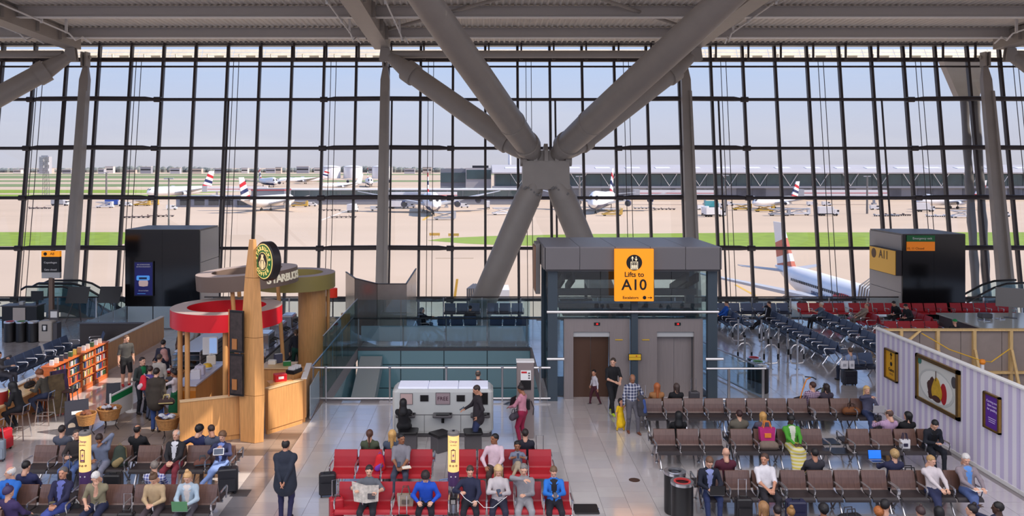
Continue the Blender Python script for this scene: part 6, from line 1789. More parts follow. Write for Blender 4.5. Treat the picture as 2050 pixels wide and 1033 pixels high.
t = thing('red_lamp', 'red drum shade floor lamp behind the coffee bar', 'lamp', (-6.95, 38.4, 0))
MB().tube([(0, 0, 0), (0, 0, 1.85)], .03, 8).obj('pole', steel_d, t); MB().lathe([(.18, 0), (.18, .03), (.03, .05)], 16).obj('base', steel_d, t)
MB().lathe([(.21, 1.8), (.21, 2.22)], 24).obj('shade', mat('red lamp shade', (190, 44, 24), .6, emit=.35), t, smooth=True); MB().lathe([(0, 0), (.05, .04), (.05, .1), (0, .14)], 10, z=1.95).obj('bulb', mat('lamp bulb', (255, 170, 80), emit=4), t, smooth=True)
# bookshelf with books and display boards
orw = mat('orange cherry wood', (204, 106, 52), .45, var=.1, vscale=3, stretch=(1, 1, 6))
bs = thing('bookshelf', 'open cherry wood bookshelf full of books against the beech partition', 'bookshelf', (-14.1, 28.9, 0))
BL, BH = 3.9, 1.32
MB().b2(-.3, -.26, -BL / 2, BL / 2, 0, BH).obj('back', orw, bs)
for k in range(5): MB().b2(-.28, .1, -BL / 2 + BL * k / 4 - .02, -BL / 2 + BL * k / 4 + .02, 0, BH).obj('upright', orw, bs)
SZ = [.16, .46, .76, 1.06]
for z in SZ: MB().b2(-.28, .1, -BL / 2, BL / 2, z - .03, z).obj('shelf', orw, bs)
MB().b2(-.28, .1, -BL / 2, BL / 2, 0, .12).obj('plinth', orw, bs); MB().b2(-.32, .14, -BL / 2 - .03, BL / 2 + .03, BH, BH + .035).obj('top', orw, bs)
bkc = [mat('book cover %d' % k, c, .6) for k, c in enumerate(((228, 220, 206), (54, 58, 70), (170, 44, 50), (60, 92, 60), (226, 196, 90), (70, 90, 140), (206, 206, 210), (190, 130, 90)))]
pgm = mat('book pages', (240, 234, 220), .8)
rb_ = random.Random(11)
bkm = []
for k in range(8):
    hb, wb = .17 + .025 * (k % 3), .028 + .006 * (k % 4)
    bkm.append((MB().b2(-.06, .06, -wb, wb, 0, hb).mesh('cover', bkc[k]), MB().b2(-.055, .058, -wb + .004, wb - .004, .004, hb + .002).mesh('pages', pgm), wb))
for si, z in enumerate(SZ):
    for sec_ in range(4):
        y = -BL / 2 + BL * sec_ / 4 + .05
        end = y + BL / 4 - .14
        while y < end:
            c, p, wb = bkm[rb_.randrange(8)]
            if rb_.random() < .08: y += .08; continue
            o = tag(link('book', c, None, (-14.1 - .02 + rb_.uniform(-.02, .02), 28.9 + y + wb, z + .001)), 'upright book standing in the cherry wood bookshelf', 'book', 'books in the cherry wood bookshelf')
            link('pages', p, o, (0, 0, 0))
            y += 2 * wb + .004
for k in range(12):
    c, p, wb = bkm[rb_.randrange(8)]
    o = tag(link('book', c, None, (-14.15, 27.1 + .31 * k, BH + .037)), 'book stood upright along the top of the cherry wood bookshelf', 'book', 'books on top of the bookshelf'); link('pages', p, o, (0, 0, 0))
for k, (y, nm, c) in enumerate(((26.55, 'purple', (70, 50, 84)), (25.95, 'brown patterned', (96, 78, 52)))):
    s_ = thing('display_stand', '%s leaflet board standing at the near end of the bookshelf' % nm, 'display board', (-13.55 + .2 * k, y, 0), .9)
    MB().hull8([(-.3, -.02, .1), (.3, -.02, .1), (.3, .02, .1), (-.3, .02, .1)], [(-.26, .2, 1.3), (.26, .2, 1.3), (.26, .24, 1.3), (-.26, .24, 1.3)]).obj('board', mat('board ' + nm, c, .6, var=.4, vscale=5), s_)
    for q in (-.25, .25): MB().tube([(q, .35, 0), (q, .15, 1.3)], .02, 6).obj('leg', steel_d, s_)
# bar counter and stools
t = thing('bar_counter', 'beech window bar along the partition with bags on it', 'counter', (-14.05, 23.2, 0))
MB().b2(-.36, .3, -2.9, 2.9, .98, 1.03).obj('top', mat('pale beech edge'), t)
for y in (-2.6, -.9, .9, 2.6): MB().tube([(.15, y, 0), (.15, y, .98)], .03, 8).obj('leg', chrome_m, t)
MB().b2(-.36, -.32, -2.9, 2.9, .3, .98).obj('apron', wood_m, t)
stool = None
for k, (x, y, nm) in enumerate(((-13.35, 22.5, 'over the red suitcase'), (-13.4, 23.9, 'under the hooded person'), (-13.4, 25.3, 'under the curly haired reader'), (-13.1, 26.2, 'pulled out beside the bookshelf'))):
    if stool is None:
        stool = thing('bar_stool', 'tall chrome bar stool with dark seat, ' + nm, 'stool', (x, y, 0), -math.pi / 2)
        MB().rbox(0, 0, .74, .38, .38, .05, .05).obj('seat', mat('stool brown', (70, 46, 40), .5), stool)
        for sx, sy in ((-1, -1), (1, -1), (1, 1), (-1, 1)): MB().tube([(sx * .22, sy * .22, 0), (sx * .15, sy * .15, .74)], .018, 6).obj('leg', chrome_m, stool)
        MB().tube([(-.19, -.19, .3), (.19, -.19, .3), (.19, .19, .3), (-.19, .19, .3), (-.19, -.19, .3)], .013, 6).obj('foot_ring', chrome_m, stool)
        MB().tube([(-.17, .17, .76), (-.17, .2, .98), (.17, .2, .98), (.17, .17, .76)], .015, 6).obj('back_hoop', chrome_m, stool)
    else: copy_thing(stool, (x, y, 0), -math.pi / 2, 'tall chrome bar stool with dark seat, ' + nm)
s_ = thing('red_drum_lamp', 'red drum with white top standing on the window bar', 'lamp', (-14.02, 23.9, 1.03))
MB().lathe([(.24, 0), (.25, .02), (.25, .34), (.23, .36)], 24).obj('drum', mat('drum red', (150, 36, 30), .5), s_, smooth=True); MB().lathe([(.24, .36), (.2, .38), (0, .38)], 24).obj('white_top', white_m, s_, smooth=True)
s_ = thing('wooden_plinth', 'tall beech plinth with yellow sticker below the window bar', 'plinth', (-13.35, 22.0, 0))
MB().b2(-.3, .25, -.25, .25, 0, 1.12).obj('body', wood_m, s_); MB().b2(-.32, .27, -.27, .27, 1.12, 1.16).obj('top', mat('pale beech edge'), s_); MB().b2(-.1, .05, -.262, -.25, .38, .52).obj('white_sticker', white_m, s_); MB().b2(-.1, .05, -.262, -.25, .27, .38).obj('yellow_sticker', mat('notice yellow'), s_)
# queue barrier, baskets, boards
t = thing('queue_barrier', 'white queue barrier panel with green stripe and two round feet', 'barrier', (-11.35, 25.95, 0), math.pi / 2 - .1)
MB().b2(-.62, .62, -.02, .02, .12, .62).obj('white_panel', white_m, t); MB().b2(-.62, .62, -.022, .022, .62, .82).obj('green_panel', mat('barrier green', (20, 140, 80), .4), t)
for k in range(12): MB().b2(-.55 + .09 * (k % 4), -.50 + .09 * (k % 4), -.024, .024, .25 + .1 * (k // 4), .31 + .1 * (k // 4)).obj('dot_print', grey_m, t)
MB().b2(-.66, .66, -.025, .025, .82, .86).obj('top_rail', white_m, t)
for x in (-.64, .64): MB().tube([(x, 0, 0), (x, 0, .92)], .03, 8).obj('post', white_m, t); MB().lathe([(.2, 0), (.2, .012), (.06, .03)], 18, x=x).obj('foot', white_m, t)
wick = mat('wicker', (168, 118, 66), .8, var=.2, vscale=20, bump=.5, bscale=50)
def basket(label, x, y, r, z, items, fill, nm):
    t = thing('wicker_basket', label, 'basket', (x, y, 0))
    b_ = MB()
    for k in range(6): b_._ring(r * (.78 + .04 * k) - .02, r * (.78 + .04 * k) + .006, z + .05 * k, z + .046 + .05 * k, 20, 0, None)
    b_.lathe([(r * .78, 0), (0, 0.001)], 20, z=z + .01).obj('weave', wick, t, smooth=True)
    MB()._ring(r * .97, r * 1.06, z + .29, z + .33, 20, 0, None).obj('rim', wick, t, smooth=True)
    for k in range(3):
        a = 2.1 * k + .4; MB().tube([(r * .7 * math.cos(a), r * .7 * math.sin(a), z), (r * .5 * math.cos(a), r * .5 * math.sin(a), z * .4), (r * .8 * math.cos(a), r * .8 * math.sin(a), 0)], .014, 6).obj('stand_leg', steel_d, t)
    rg_ = random.Random(nm)
    for k in range(items):
        a = rg_.uniform(0, 6.28); d = r * .6 * math.sqrt(rg_.random()); c = rg_.choice(fill)
        o = thing('snack_packet', 'crumpled %s snack packet piled in the %s basket' % (c[0], nm), 'packet', (x + d * math.cos(a), y + d * math.sin(a), z + .24 + .05 * (k % 3)), rg_.uniform(0, 3), 'packets in the %s basket' % nm)
        MB().hull8([(-.08, -.05, 0), (.08, -.06, 0), (.07, .06, .01), (-.08, .05, .0)], [(-.07, -.03, .06), (.06, -.04, .07), (.07, .03, .06), (-.06, .04, .07)]).obj('pouch', mat('packet ' + c[0], c[1], .35), o)
        MB().b2(-.1, -.075, -.05, .05, .02, .035).obj('seal', mat('packet ' + c[0]), o)
basket('small wicker basket on iron legs beside the blackboard', -11.62, 24.2, .27, .33, 6, [('brown', (116, 70, 50))], 'small')
basket('larger wicker basket on iron legs by the queue barrier', -11.15, 24.65, .33, .36, 9, [('brown', (116, 70, 50)), ('silver', (206, 206, 214))], 'larger')
basket('wicker basket heaped with blue packets at the bar wall end', -9.05, 23.75, .33, .36, 12, [('blue', (60, 80, 170)), ('silver', (206, 206, 214))], 'heaped')
basket('wicker basket of green packs beside the queue', -10.5, 28.0, .36, .6, 10, [('green', (110, 150, 60)), ('red', (170, 40, 40)), ('silver', (206, 206, 214))], 'queue side')
def aboard(label, x, y, rz, w, h_, extra):
    t = thing('menu_easel', label, 'sign board', (x, y, 0), rz)
    for s in (-1, 1):
        M_ = Matrix.Scale(s, 4, (0, 1, 0))
        MB().hull8([(-w, -.26, 0), (w, -.26, 0), (w, -.22, 0), (-w, -.22, 0)], [(-w, -.04, h_), (w, -.04, h_), (w, .0, h_), (-w, .0, h_)]).obj('leaf', mat('blackboard', (34, 34, 46), .5), t, rz=0 if s > 0 else math.pi)
    if extra:
        for k in range(2): MB().hull8([(-.14, -.14 - .005 * k, h_ * .6 - .1 * k), (.14, -.14 - .005 * k, h_ * .6 - .1 * k), (.14, -.12, h_ * .6 - .1 * k), (-.14, -.12, h_ * .6 - .1 * k)], [(-.14, -.115, h_ * .69 - .12 * k), (.14, -.115, h_ * .69 - .12 * k), (.14, -.1, h_ * .69 - .12 * k), (-.14, -.1, h_ * .69 - .12 * k)]).obj('chalk_heading', white_m, t)
        for k, q in enumerate((-.14, .16)): MB().lathe([(.1, 0), (.1, .01), (0, .01)], 16, M=Matrix.Translation((q, -.2, .25)) @ AX).obj('cup_photo', mat('photo cream', (226, 206, 180), .5), t)
aboard('dark folding blackboard with white coffee lettering beside the small basket', -12.05, 24.5, .5, .32, .95, True)
aboard('narrow dark folding blackboard behind the larger basket', -11.9, 26.6, .3, .2, .9, False)
# ---------------------------------------------------------------- bags and small things
mat('phone screen', (60, 70, 90), .2, emit=.15)
def suitcase(label, x, y, rz, w, d, h_, c, handle=.35, z=0):
    t = thing('suitcase', label, 'suitcase', (x, y, z), math.radians(rz))
    m_ = mat('case %d %d %d' % c, c, .45, var=.06)
    MB().rbox(0, 0, .05, w, d, h_, .05).obj('body', m_, t)
    MB().rbox(0, -d / 2 - .02, .1, w * .82, .05, h_ * .5, .02).obj('front_pocket', m_, t)
    MB().b2(-w / 2 - .003, w / 2 + .003, -.012, .012, .07, h_ + .03).obj('zip', dgrey_m, t)
    for sx in (-1, 1):
        for sy in (-1, 1): MB().tube([(sx * w * .36 - .015, sy * d * .3, .035), (sx * w * .36 + .015, sy * d * .3, .035)], .035, 10).obj('wheel', black_m, t)
    MB().tube([(-.08, 0, h_ + .04), (-.08, 0, h_ + .08), (.08, 0, h_ + .08), (.08, 0, h_ + .04)], .012, 6).obj('grab_handle', black_m, t)
    if handle: MB().tube([(-w * .25, d * .35, h_), (-w * .25, d * .35, h_ + handle), (w * .25, d * .35, h_ + handle), (w * .25, d * .35, h_)], .011, 6).obj('pull_handle', chrome_m, t)
    return t
_bp = {}
def blobmesh(key, prims, vox=.018):
    if key not in _bp:
        g = grid((-.35, -.3, -.05), (.35, .3, .65), vox)
        f = None
        for pr in prims:
            d = d_ell(g, *pr[1:]) if pr[0] == 'e' else d_cone(g, *pr[1:])
            f = d if f is None else smin(f, d, .05)
        f = np.maximum(f, -(g[..., 2] - .003))
        _bp[key] = surface_nets(f, (-.35, -.3, -.05), vox)
    return _bp[key]
def backpack(label, x, y, z, rz, c, c2=None, s=1.0):
    t = thing('backpack', label, 'backpack', (x, y, z), math.radians(rz))
    t.scale = (s, s, s)
    v, q = blobmesh('pack', [('c', (0, 0, .12), (0, .02, .36), .16, .12, ((0, 1, 0), .62)), ('e', (0, .02, .1), (.17, .12, .12))])
    link('body', raw_mesh('body', v, q, [cloth(c)]), t)
    v, q = blobmesh('pocket', [('c', (-.05, -.1, .1), (.05, -.1, .18), .085, .07, ((0, 1, 0), .5))])
    link('pocket', raw_mesh('pocket', v, q, [cloth(c2 or c)]), t)
    for sx in (-1, 1): MB().tube([(sx * .07, .08, .42), (sx * .1, .17, .36), (sx * .11, .17, .2), (sx * .12, .1, .06)], .018, 6).obj('strap', cloth(c2 or c), t, smooth=True)
    MB().tube([(-.04, .06, .46), (0, .06, .52), (.04, .06, .46)], .012, 6).obj('grab_loop', cloth(c2 or c), t)
def softbag(label, x, y, z, rz, c, c2=None, s=1.0, handles=True, name='holdall', cat='bag'):
    t = thing(name, label, cat, (x, y, z), math.radians(rz)); t.scale = (s, s, s)
    v, q = blobmesh('soft', [('c', (-.17, 0, .12), (.17, 0, .12), .115, .115), ('c', (-.14, 0, .2), (.14, 0, .2), .06, .06)])
    link('body', raw_mesh('body', v, q, [cloth(c)]), t)
    MB().b2(-.24, .24, -.128, -.118, .09, .12).obj('band', cloth(c2 or c), t)
    if handles:
        for sy in (-1, 1): MB().tube([(-.1, sy * .06, .22), (-.08, sy * .05, .36), (.08, sy * .05, .36), (.1, sy * .06, .22)], .012, 6).obj('handle', cloth(c2 or c), t, smooth=True)
def tote(label, x, y, z, rz, c, c2, w=.34, d=.14, h_=.34):
    t = thing('tote_bag', label, 'bag', (x, y, z), math.radians(rz))
    MB().hull8([(-w * .42, -d / 2, 0), (w * .42, -d / 2, 0), (w * .42, d / 2, 0), (-w * .42, d / 2, 0)], [(-w / 2, -d * .3, h_), (w / 2, -d * .3, h_), (w / 2, d * .3, h_), (-w / 2, d * .3, h_)]).obj('body', cloth(c), t)
    MB().b2(-w * .2, w * .2, -d * .48 - .012, -d * .3, h_ * .3, h_ * .62).obj('print', cloth(c2), t)
    for sy in (-1, 1): MB().tube([(-w * .25, sy * d * .28, h_), (-w * .15, sy * d * .2, h_ + .16), (w * .15, sy * d * .2, h_ + .16), (w * .25, sy * d * .28, h_)], .012, 6).obj('handle', cloth(c2), t, smooth=True)
def laptop(label, loc, rz, lid, scr=None, open_=1.75):
    t = thing('laptop', label, 'laptop', loc, math.radians(rz))
    MB().rbox(0, 0, 0, .33, .23, .018, .015).obj('base', mat('laptop grey', (150, 150, 154), .35, .5), t)
    MB().b2(-.14, .14, -.01, .09, .018, .02).obj('keyboard', black_m, t)
    M_ = Matrix.Translation((0, -.115, .015)) @ Matrix.Rotation(open_ - math.pi / 2, 4, 'X')
    MB().box(0, 0, 0, .33, .012, .22, M=M_).obj('lid', mat('lid %d %d %d' % lid, lid, .4), t)
    MB().box(0, .008, .012, .3, .004, .195, M=M_).obj('screen', mat('laptop screen %d' % (1 if scr else 0), scr or (60, 64, 72), .3, emit=.8 if scr else .05), t)
def phone(label, loc, rz=0, c=(24, 24, 28), sc=1.0, tilt=.6):
    t = thing('phone', label, 'phone', loc, math.radians(rz)); t.scale = (sc, sc, sc); t.rotation_euler = (tilt, 0, math.radians(rz))
    MB().rbox(0, 0, 0, .078, .15, .01, .012).obj('case', mat('phone %d' % c[0], c, .3), t)
    MB().b2(-.034, .034, -.068, .068, .01, .012).obj('screen', mat('phone screen', (60, 70, 90), .2, emit=.15), t)
def mid(hw): return (hw[0] + hw[1]) / 2

X_ = lambda px, y: (px - CX) * y / F
def sit(label, px, row, rear=False, **k):
    y = row + .30 if rear else row - .26
    return person(label, X_(px, y), y, (180 if rear else 0) + k.pop('turn', 0), 'sit', **k)
LAP = dict(hl=(-.07, -.30, .68), hr=(.07, -.31, .68))
PHN = dict(hl=(-.06, -.30, .80), hr=(.06, -.30, .80))
pattern('blue red check', 'check', (206, 206, 224), (60, 70, 140), 16)
pattern('navy white check', 'check', (60, 66, 96), (206, 206, 214), 11, ratio=.35)
pattern('plum check', 'check', (70, 44, 76), (196, 170, 190), 18)
pattern('pink fine check', 'check', (206, 176, 200), (150, 110, 150), 30)
pattern('printed wrap', 'hstripe', (206, 190, 90), (210, 206, 180), 12)
pattern('camo dark', 'check', (60, 50, 40), (86, 62, 54), 8)

# ---------------------------------------------------------------- travellers, left benches
L1, L2 = 20.7, 18.15
person('standing man seen from behind in dark navy blazer, hands clasped at his back', *G(571, 1040), 180, 'stand', h=1.8, top=(36, 42, 56), bottom=(34, 34, 70), hair='bald', hc=(34, 28, 28), hem=.17, hl=(-.04, .22, .93), hr=(.05, .24, .90), bulk=1.26, look=(0, 5), skin='b')
o, ow, hw = sit('bearded man in black jacket and jeans holding a case handle', 150, L1, top=(46, 40, 40), bottom=(84, 106, 158), hc=(70, 58, 52), hl=(-.06, -.34, .82), hr=(.10, -.34, .82), look=(30, 0), bulk=1.1)
suitcase('black cabin case held between the knees of the bearded man', *ow((.02, -.52, 0))[:2], 0, .3, .2, .48, (34, 32, 36), .42)
sit('man in grey blue tunic propping his head on one hand', 205, L1, top=(120, 128, 150), bottom=(126, 128, 146), skin='c', hair='short', hc=(44, 28, 24), hl=(-.15, -.2, .7), hr=(.10, -.20, 1.12), look=(12, 40), lean=14)
backpack('dark green backpack on the seat beside the man in the tunic', X_(238, 20.4), 20.42, .455, 10, (56, 66, 56), (150, 130, 90), 1.1)
suitcase('black soft case standing before the dark green backpack', X_(226, 19.7), 19.72, 0, .42, .26, .5, (30, 30, 34), 0)
sit('bald grey bearded man in black blazer and red trousers', 350, L1, top=(36, 34, 38), bottom=(128, 48, 60), inner=(206, 206, 212), hair='bald', hc=(190, 184, 178), **LAP, bulk=1.1, skin='a')
o, ow, hw = sit('woman in denim blue with orange shoes reading a tablet, legs crossed', 443, L1, h=1.66, top=(46, 50, 84), bottom=(118, 140, 190), inner=(110, 130, 190), hair='curly', hc=(112, 80, 56), shoes=(196, 84, 40), cross=True, hl=(-.03, -.24, .98), hr=(.10, -.30, .86), look=(-5, 14))
tb_ = thing('tablet', 'pale tablet held up by the woman with crossed legs', 'tablet', (*ow((.06, -.40, .93))[:2], .96)); tb_.rotation_euler = (.9, 0, .2)
MB().rbox(0, 0, 0, .25, .17, .01, .012).obj('case', white_m, tb_); MB().b2(-.11, .11, -.07, .07, .01, .012).obj('screen', mat('phone screen'), tb_)
suitcase('large black soft suitcase at the knees of the woman with crossed legs', X_(458, 20.0), 19.95, 12, .46, .28, .56, (36, 36, 42), 0)
softbag('patterned brown handbag on the seat beside the woman with crossed legs', X_(405, 20.4), 20.42, .455, 20, (110, 70, 60), (60, 80, 90), .75)
sit('dark haired man in grey tee seen from behind by the charging column', 128, L1, True, top=(78, 82, 96), bottom=(40, 46, 66), hc=(40, 32, 30), sleeves='short')
sit('balding man in black jumper seen from behind', 278, L1, True, top=(24, 24, 28), bottom=(40, 40, 50), hair='bald', hc=(36, 28, 26), skin='b')
softbag('black holdall with white trim on the bench back beside the balding man', X_(318, 21.0), 20.98, .455, 180, (26, 26, 30), (214, 212, 210), .9)
sit('person in navy with black woolly hair leaning on a companion', 402, L1, True, top=(38, 44, 84), bottom=(40, 40, 60), hc=(18, 16, 20), hair='curly', look=(-30, 20), hr=(.2, -.1, .95))
sit('person in slate grey jumper embraced by a companion', 425, L1, True, top=(86, 92, 110), bottom=(50, 50, 60), hc=(60, 44, 40), look=(40, 25), skin='b')
sit('white bearded man in bright blue shirt looking aside', 16, L2, top=(40, 104, 190), bottom=(60, 50, 46), hair='bald', hc=(214, 210, 206), look=(-60, 5), **LAP, bulk=1.12)
o, ow, hw = sit('grey haired man in navy blazer and jeans, hands clasped with a wallet', 122, L2, top=(34, 34, 66), bottom=(70, 84, 158), inner=(96, 104, 170), hc=(96, 90, 88), skin='b', **LAP, cross=True)
wl = thing('wallet', 'olive wallet held by the man in navy blazer', 'wallet', (*ow((0, -.36, .72))[:2], .74), .3)
MB().rbox(0, 0, 0, .12, .09, .02, .015).obj('cover', mat('wallet olive', (96, 92, 70), .7), wl); MB().b2(-.055, .055, -.042, .0, .02, .024).obj('flap', mat('wallet olive'), wl)
sit('white haired man in khaki shirt resting his face on his palm', 198, L2, top=(140, 132, 106), bottom=(34, 40, 70), sleeves='short', hc=(214, 210, 206), hl=(-.14, -.3, .66), hr=(.04, -.22, 1.02), look=(-10, 35), lean=12)
sit('woman in beige knit top looking down with hair tied up', 312, L2, h=1.66, top=(186, 160, 124), bottom=(70, 60, 66), hair='bun', hc=(96, 70, 50), **LAP, look=(-10, 40), sleeves='long', lean=10)
o, ow, hw = sit('woman in pale denim jacket and glasses typing on a laptop', 378, L2, h=1.66, top=(168, 186, 200), bottom=(80, 76, 84), hair='bun', hc=(206, 162, 110), inner=(216, 206, 200), hl=(-.10, -.34, .70), hr=(.10, -.34, .70), look=(-5, 28), lean=6)
laptop('green lidded laptop on the knees of the woman in denim', ow((0, -.42, .62)), 0, (86, 140, 96))
sit('dark haired person in navy seen from behind near the navy blazer man', 57, L2, True, top=(40, 44, 84), bottom=(40, 40, 50), hc=(26, 22, 24), look=(-10, 15))
sit('grey haired man in blue and red checked shirt seen from behind', 312, L2, True, top='blue red check', bottom=(50, 56, 80), hc=(126, 116, 108), look=(30, 10), bulk=1.08)
person('person in purple bobble hat near the white bearded man in blue', X_(25, 17.0), 17.0, 160, 'sit', top=(60, 46, 90), bottom=(40, 40, 50), hair='beanie', hc=(58, 44, 84))
bench('dark wood bench under the person in purple hat', -11.0, 16.8, 'ss', 'brown', double=True)
suitcase('black cabin case with orange tag before the woman in beige', X_(255, 17.6), 17.55, 0, .34, .22, .5, (30, 28, 30), .4)
backpack('black and white backpack at the foot of the charging column', X_(158, 18.1), 17.95, 0, 0, (30, 30, 34), (200, 198, 196), 1.15)

# ---------------------------------------------------------------- travellers, red benches
R1, R2 = 20.4, 18.35
sit('woman with long brown plait in olive top seen from behind', 741, R1, True, h=1.7, top=(70, 78, 58), bottom=(50, 50, 60), hair='pony', hc=(84, 52, 40), sleeves='short')
sit('woman with long blonde hair in slate top seen from behind', 786, R1, True, h=1.68, top=(70, 80, 98), bottom=(50, 50, 60), hair='long', hc=(204, 160, 96))
o, ow, hw = sit('man in grey polo shirt and jeans with a book on his knee', 803, R1, top=(128, 126, 134), bottom=(60, 66, 84), skin='c', hc=(24, 22, 24), sleeves='short', look=(35, 5), **LAP, bulk=1.08)
bk_ = thing('paperback', 'open cream paperback on the knee of the man in grey polo', 'book', (*ow((.16, -.36, 0))[:2], .66), .3)
MB().b2(-.11, .11, -.08, .08, 0, .012).obj('cover', bkc[7], bk_); MB().b2(-.105, .105, -.075, .075, .012, .028).obj('pages', pgm, bk_)
phone('black phone in the hands of the man in grey polo', ow((-.02, -.36, .74)))
backpack('red backpack with purple pocket on the red bench', X_(760, 20.15), 20.15, .455, 0, (206, 30, 40), (120, 60, 170), .85)
sit('man in pale pink shirt turning his head on the red bench', 990, R1, top=(212, 186, 196), bottom=(64, 50, 46), skin='c', hc=(22, 20, 22), look=(-50, 0), hl=(-.22, -.2, .64), hr=(.08, -.3, .68), bulk=1.06)
o, ow, hw = sit('boy in grey tee cross legged with a phone held to his face', 1036, R1, h=1.3, top=(116, 122, 142), bottom=(176, 160, 136), skin='c', hc=(20, 18, 20), sleeves='short', hl=(-.03, -.24, .88), hr=(.04, -.24, .88), feet=((.12, -.32, .40), (-.12, -.32, .40)), look=(0, 10))
phone('pale phone held up by the boy in grey tee', ow((0, -.30, .93)), 0, (190, 180, 170), tilt=1.3)
sit('man in black jacket with dark cropped hair seen from behind', 1051, R1, True, top=(30, 30, 44), bottom=(40, 40, 50), hc=(34, 26, 24))
suitcase('black case with a tall pull handle behind the empty red seat', X_(1081, 21.1), 21.05, 0, .36, .24, .5, (28, 28, 30), .5)
o, ow, hw = sit('woman with short dark hair in grey top reading a newspaper', 738, R2, h=1.68, top=(92, 96, 104), bottom=(36, 36, 44), hc=(44, 34, 34), sleeves='short', hl=(-.24, -.34, .92), hr=(.22, -.34, .88), look=(5, 15))
np_ = thing('newspaper', 'open newspaper held by the woman in grey top', 'newspaper', (*ow((0, -.40, 0))[:2], .70))
ppm = mat('newsprint', (190, 182, 172), .9, var=.3, vscale=14)
MB().hull8([(-.26, .02, .0), (0, -.08, 0), (0, -.076, 0), (-.26, .024, 0)], [(-.32, .06, .42), (0, -.02, .36), (0, -.016, .36), (-.32, .064, .42)]).obj('sheet', ppm, np_)
MB().hull8([(0, -.08, 0), (.26, .02, .0), (.26, .024, 0), (0, -.076, 0)], [(0, -.02, .36), (.27, .05, .34), (.27, .054, .34), (0, -.016, .36)]).obj('sheet', ppm, np_)
MB().b2(.04, .2, -.06, -.05, .08, .2).obj('photo', dgrey_m, np_)
sit('woman in bright blue fleece bent over her lap', 853, R2, h=1.66, top=(30, 80, 190), bottom=(24, 24, 34), hair='curly', hc=(40, 28, 28), hl=(-.16, -.30, .66), hr=(.16, -.30, .66), look=(0, 45), lean=16)
tote('large taupe handbag on the red seat beside the newspaper reader', X_(812, 18.05), 18.08, .455, 0, (150, 138, 122), (100, 92, 84), .38, .18, .26)
suitcase('black case with yellow tag in front of the taupe handbag', X_(806, 17.5), 17.5, 0, .32, .22, .42, (26, 26, 30), .45)
suitcase('upright red hard suitcase beside the end of the front red bench', X_(678, 18.3), 18.0, 20, .3, .26, .62, (176, 34, 46), .4)
softbag('black handbag standing beside the red hard suitcase', X_(700, 17.7), 17.5, 0, 0, (28, 28, 32), (60, 60, 64), 1.0)
suitcase('black hard cabin case behind the red hard suitcase', X_(661, 20.1), 19.75, 10, .4, .24, .5, (30, 30, 36), 0)
o, ow, hw = sit('teenage boy in navy jumper holding a white cable', 941, R2, h=1.66, top=(34, 38, 64), bottom=(30, 30, 40), hc=(70, 50, 42), hl=(-.20, -.24, .84), hr=(.14, -.34, .70), look=(5, 25))
cb_ = [ow(p) for p in ((-.2, -.32, .86), (-.1, -.42, .78), (.05, -.46, .70), (.16, -.44, .74), (.3, -.5, .62), (.5, -.46, .60), (.8, -.36, .80))]
one('charging_cable', MB().tube(cb_, .006, 6), white_m, 'thin white charging cable looping between two seated phone users', 'cable', smooth=True)
o, ow, hw = sit('woman with straight blonde hair in pale jacket reading her phone', 998, R2, h=1.68, top=(190, 182, 184), bottom=(40, 40, 60), hair='long', hc=(206, 172, 122), hl=(-.06, -.30, .86), hr=(.07, -.30, .82), look=(0, 30))
phone('black phone in a case held by the blonde woman in pale jacket', ow((.01, -.38, .88)), 20, sc=1.2)
sit('grey haired man in grey tracksuit covering his face with a hand', 1049, R2, top=(140, 138, 142), bottom=(150, 148, 152), hc=(120, 116, 114), hl=(-.02, -.20, 1.10), hr=(.02, -.24, .78), look=(0, 20))
o, ow, hw = sit('boy in bright blue hooded jacket looking down at his phone', 1109, R2, h=1.64, top=(36, 112, 200), bottom=(32, 30, 40), inner=(30, 28, 32), hc=(110, 84, 62), **PHN, look=(0, 35))
phone('black phone in the hands of the boy in blue jacket', ow((0, -.37, .82)))
suitcase('red cabin case between the two red bench rows', X_(955, 19.5), 19.4, 0, .4, .26, .42, (196, 28, 40), 0)
suitcase('dark plum case beside the red cabin case', X_(928, 19.55), 19.5, 0, .3, .24, .46, (74, 44, 62), 0)
softbag('black holdall on the floor behind the charging column', X_(890, 19.7), 19.6, 0, 20, (28, 28, 34), (110, 140, 190), 1.2)

# ---------------------------------------------------------------- kiosk and lifts
person('woman in black robe and headscarf using the kiosk keyboard', X_(808, 23.25), 23.22, 180, 'sit', h=1.68, top=(20, 19, 24), bottom=(18, 18, 22), hair='hood', hc=(16, 16, 20), skirt=.12, hl=(-.16, -.42, .84), hr=(.14, -.42, .84), seat=.51, skin='c')
o, ow, hw = person('man in dark leather jacket and jeans standing at the kiosk with a phone', *G(958, 896), -78, 'stand', h=1.78, top=(42, 36, 42), bottom=(40, 50, 86), hc=(56, 44, 40), hem=.1, hl=(-.1, -.38, 1.08), hr=(.2, -.06, .92), look=(0, 22), skin='b')
phone('small phone held by the man in leather jacket', ow((-.08, -.46, 1.10)), -78)
person('man mostly hidden behind the kiosk, only his head showing', X_(957, 25.2), 25.25, 180, 'stand', h=1.66, top=(80, 80, 90), bottom=(50, 50, 60), hair='bald', hc=(80, 70, 64))
o, ow, hw = person('woman in pink hoodie and crimson trousers balancing a laptop', *G(1046, 887), -120, 'stand', h=1.68, top=(196, 132, 148), bottom=(140, 22, 60), hair='bun', hc=(30, 22, 24), hl=(-.16, -.34, 1.02), hr=(.1, -.36, 1.0), look=(0, 18), skin='c')
laptop('black laptop balanced on the arm of the woman in pink', ow((-.04, -.46, 1.04)), 60, (36, 36, 42))
softbag('dark shoulder bag at the hip of the woman in pink', *ow((.26, -.12, 0))[:2], .72, 60, (62, 56, 66), (40, 36, 44), .8)
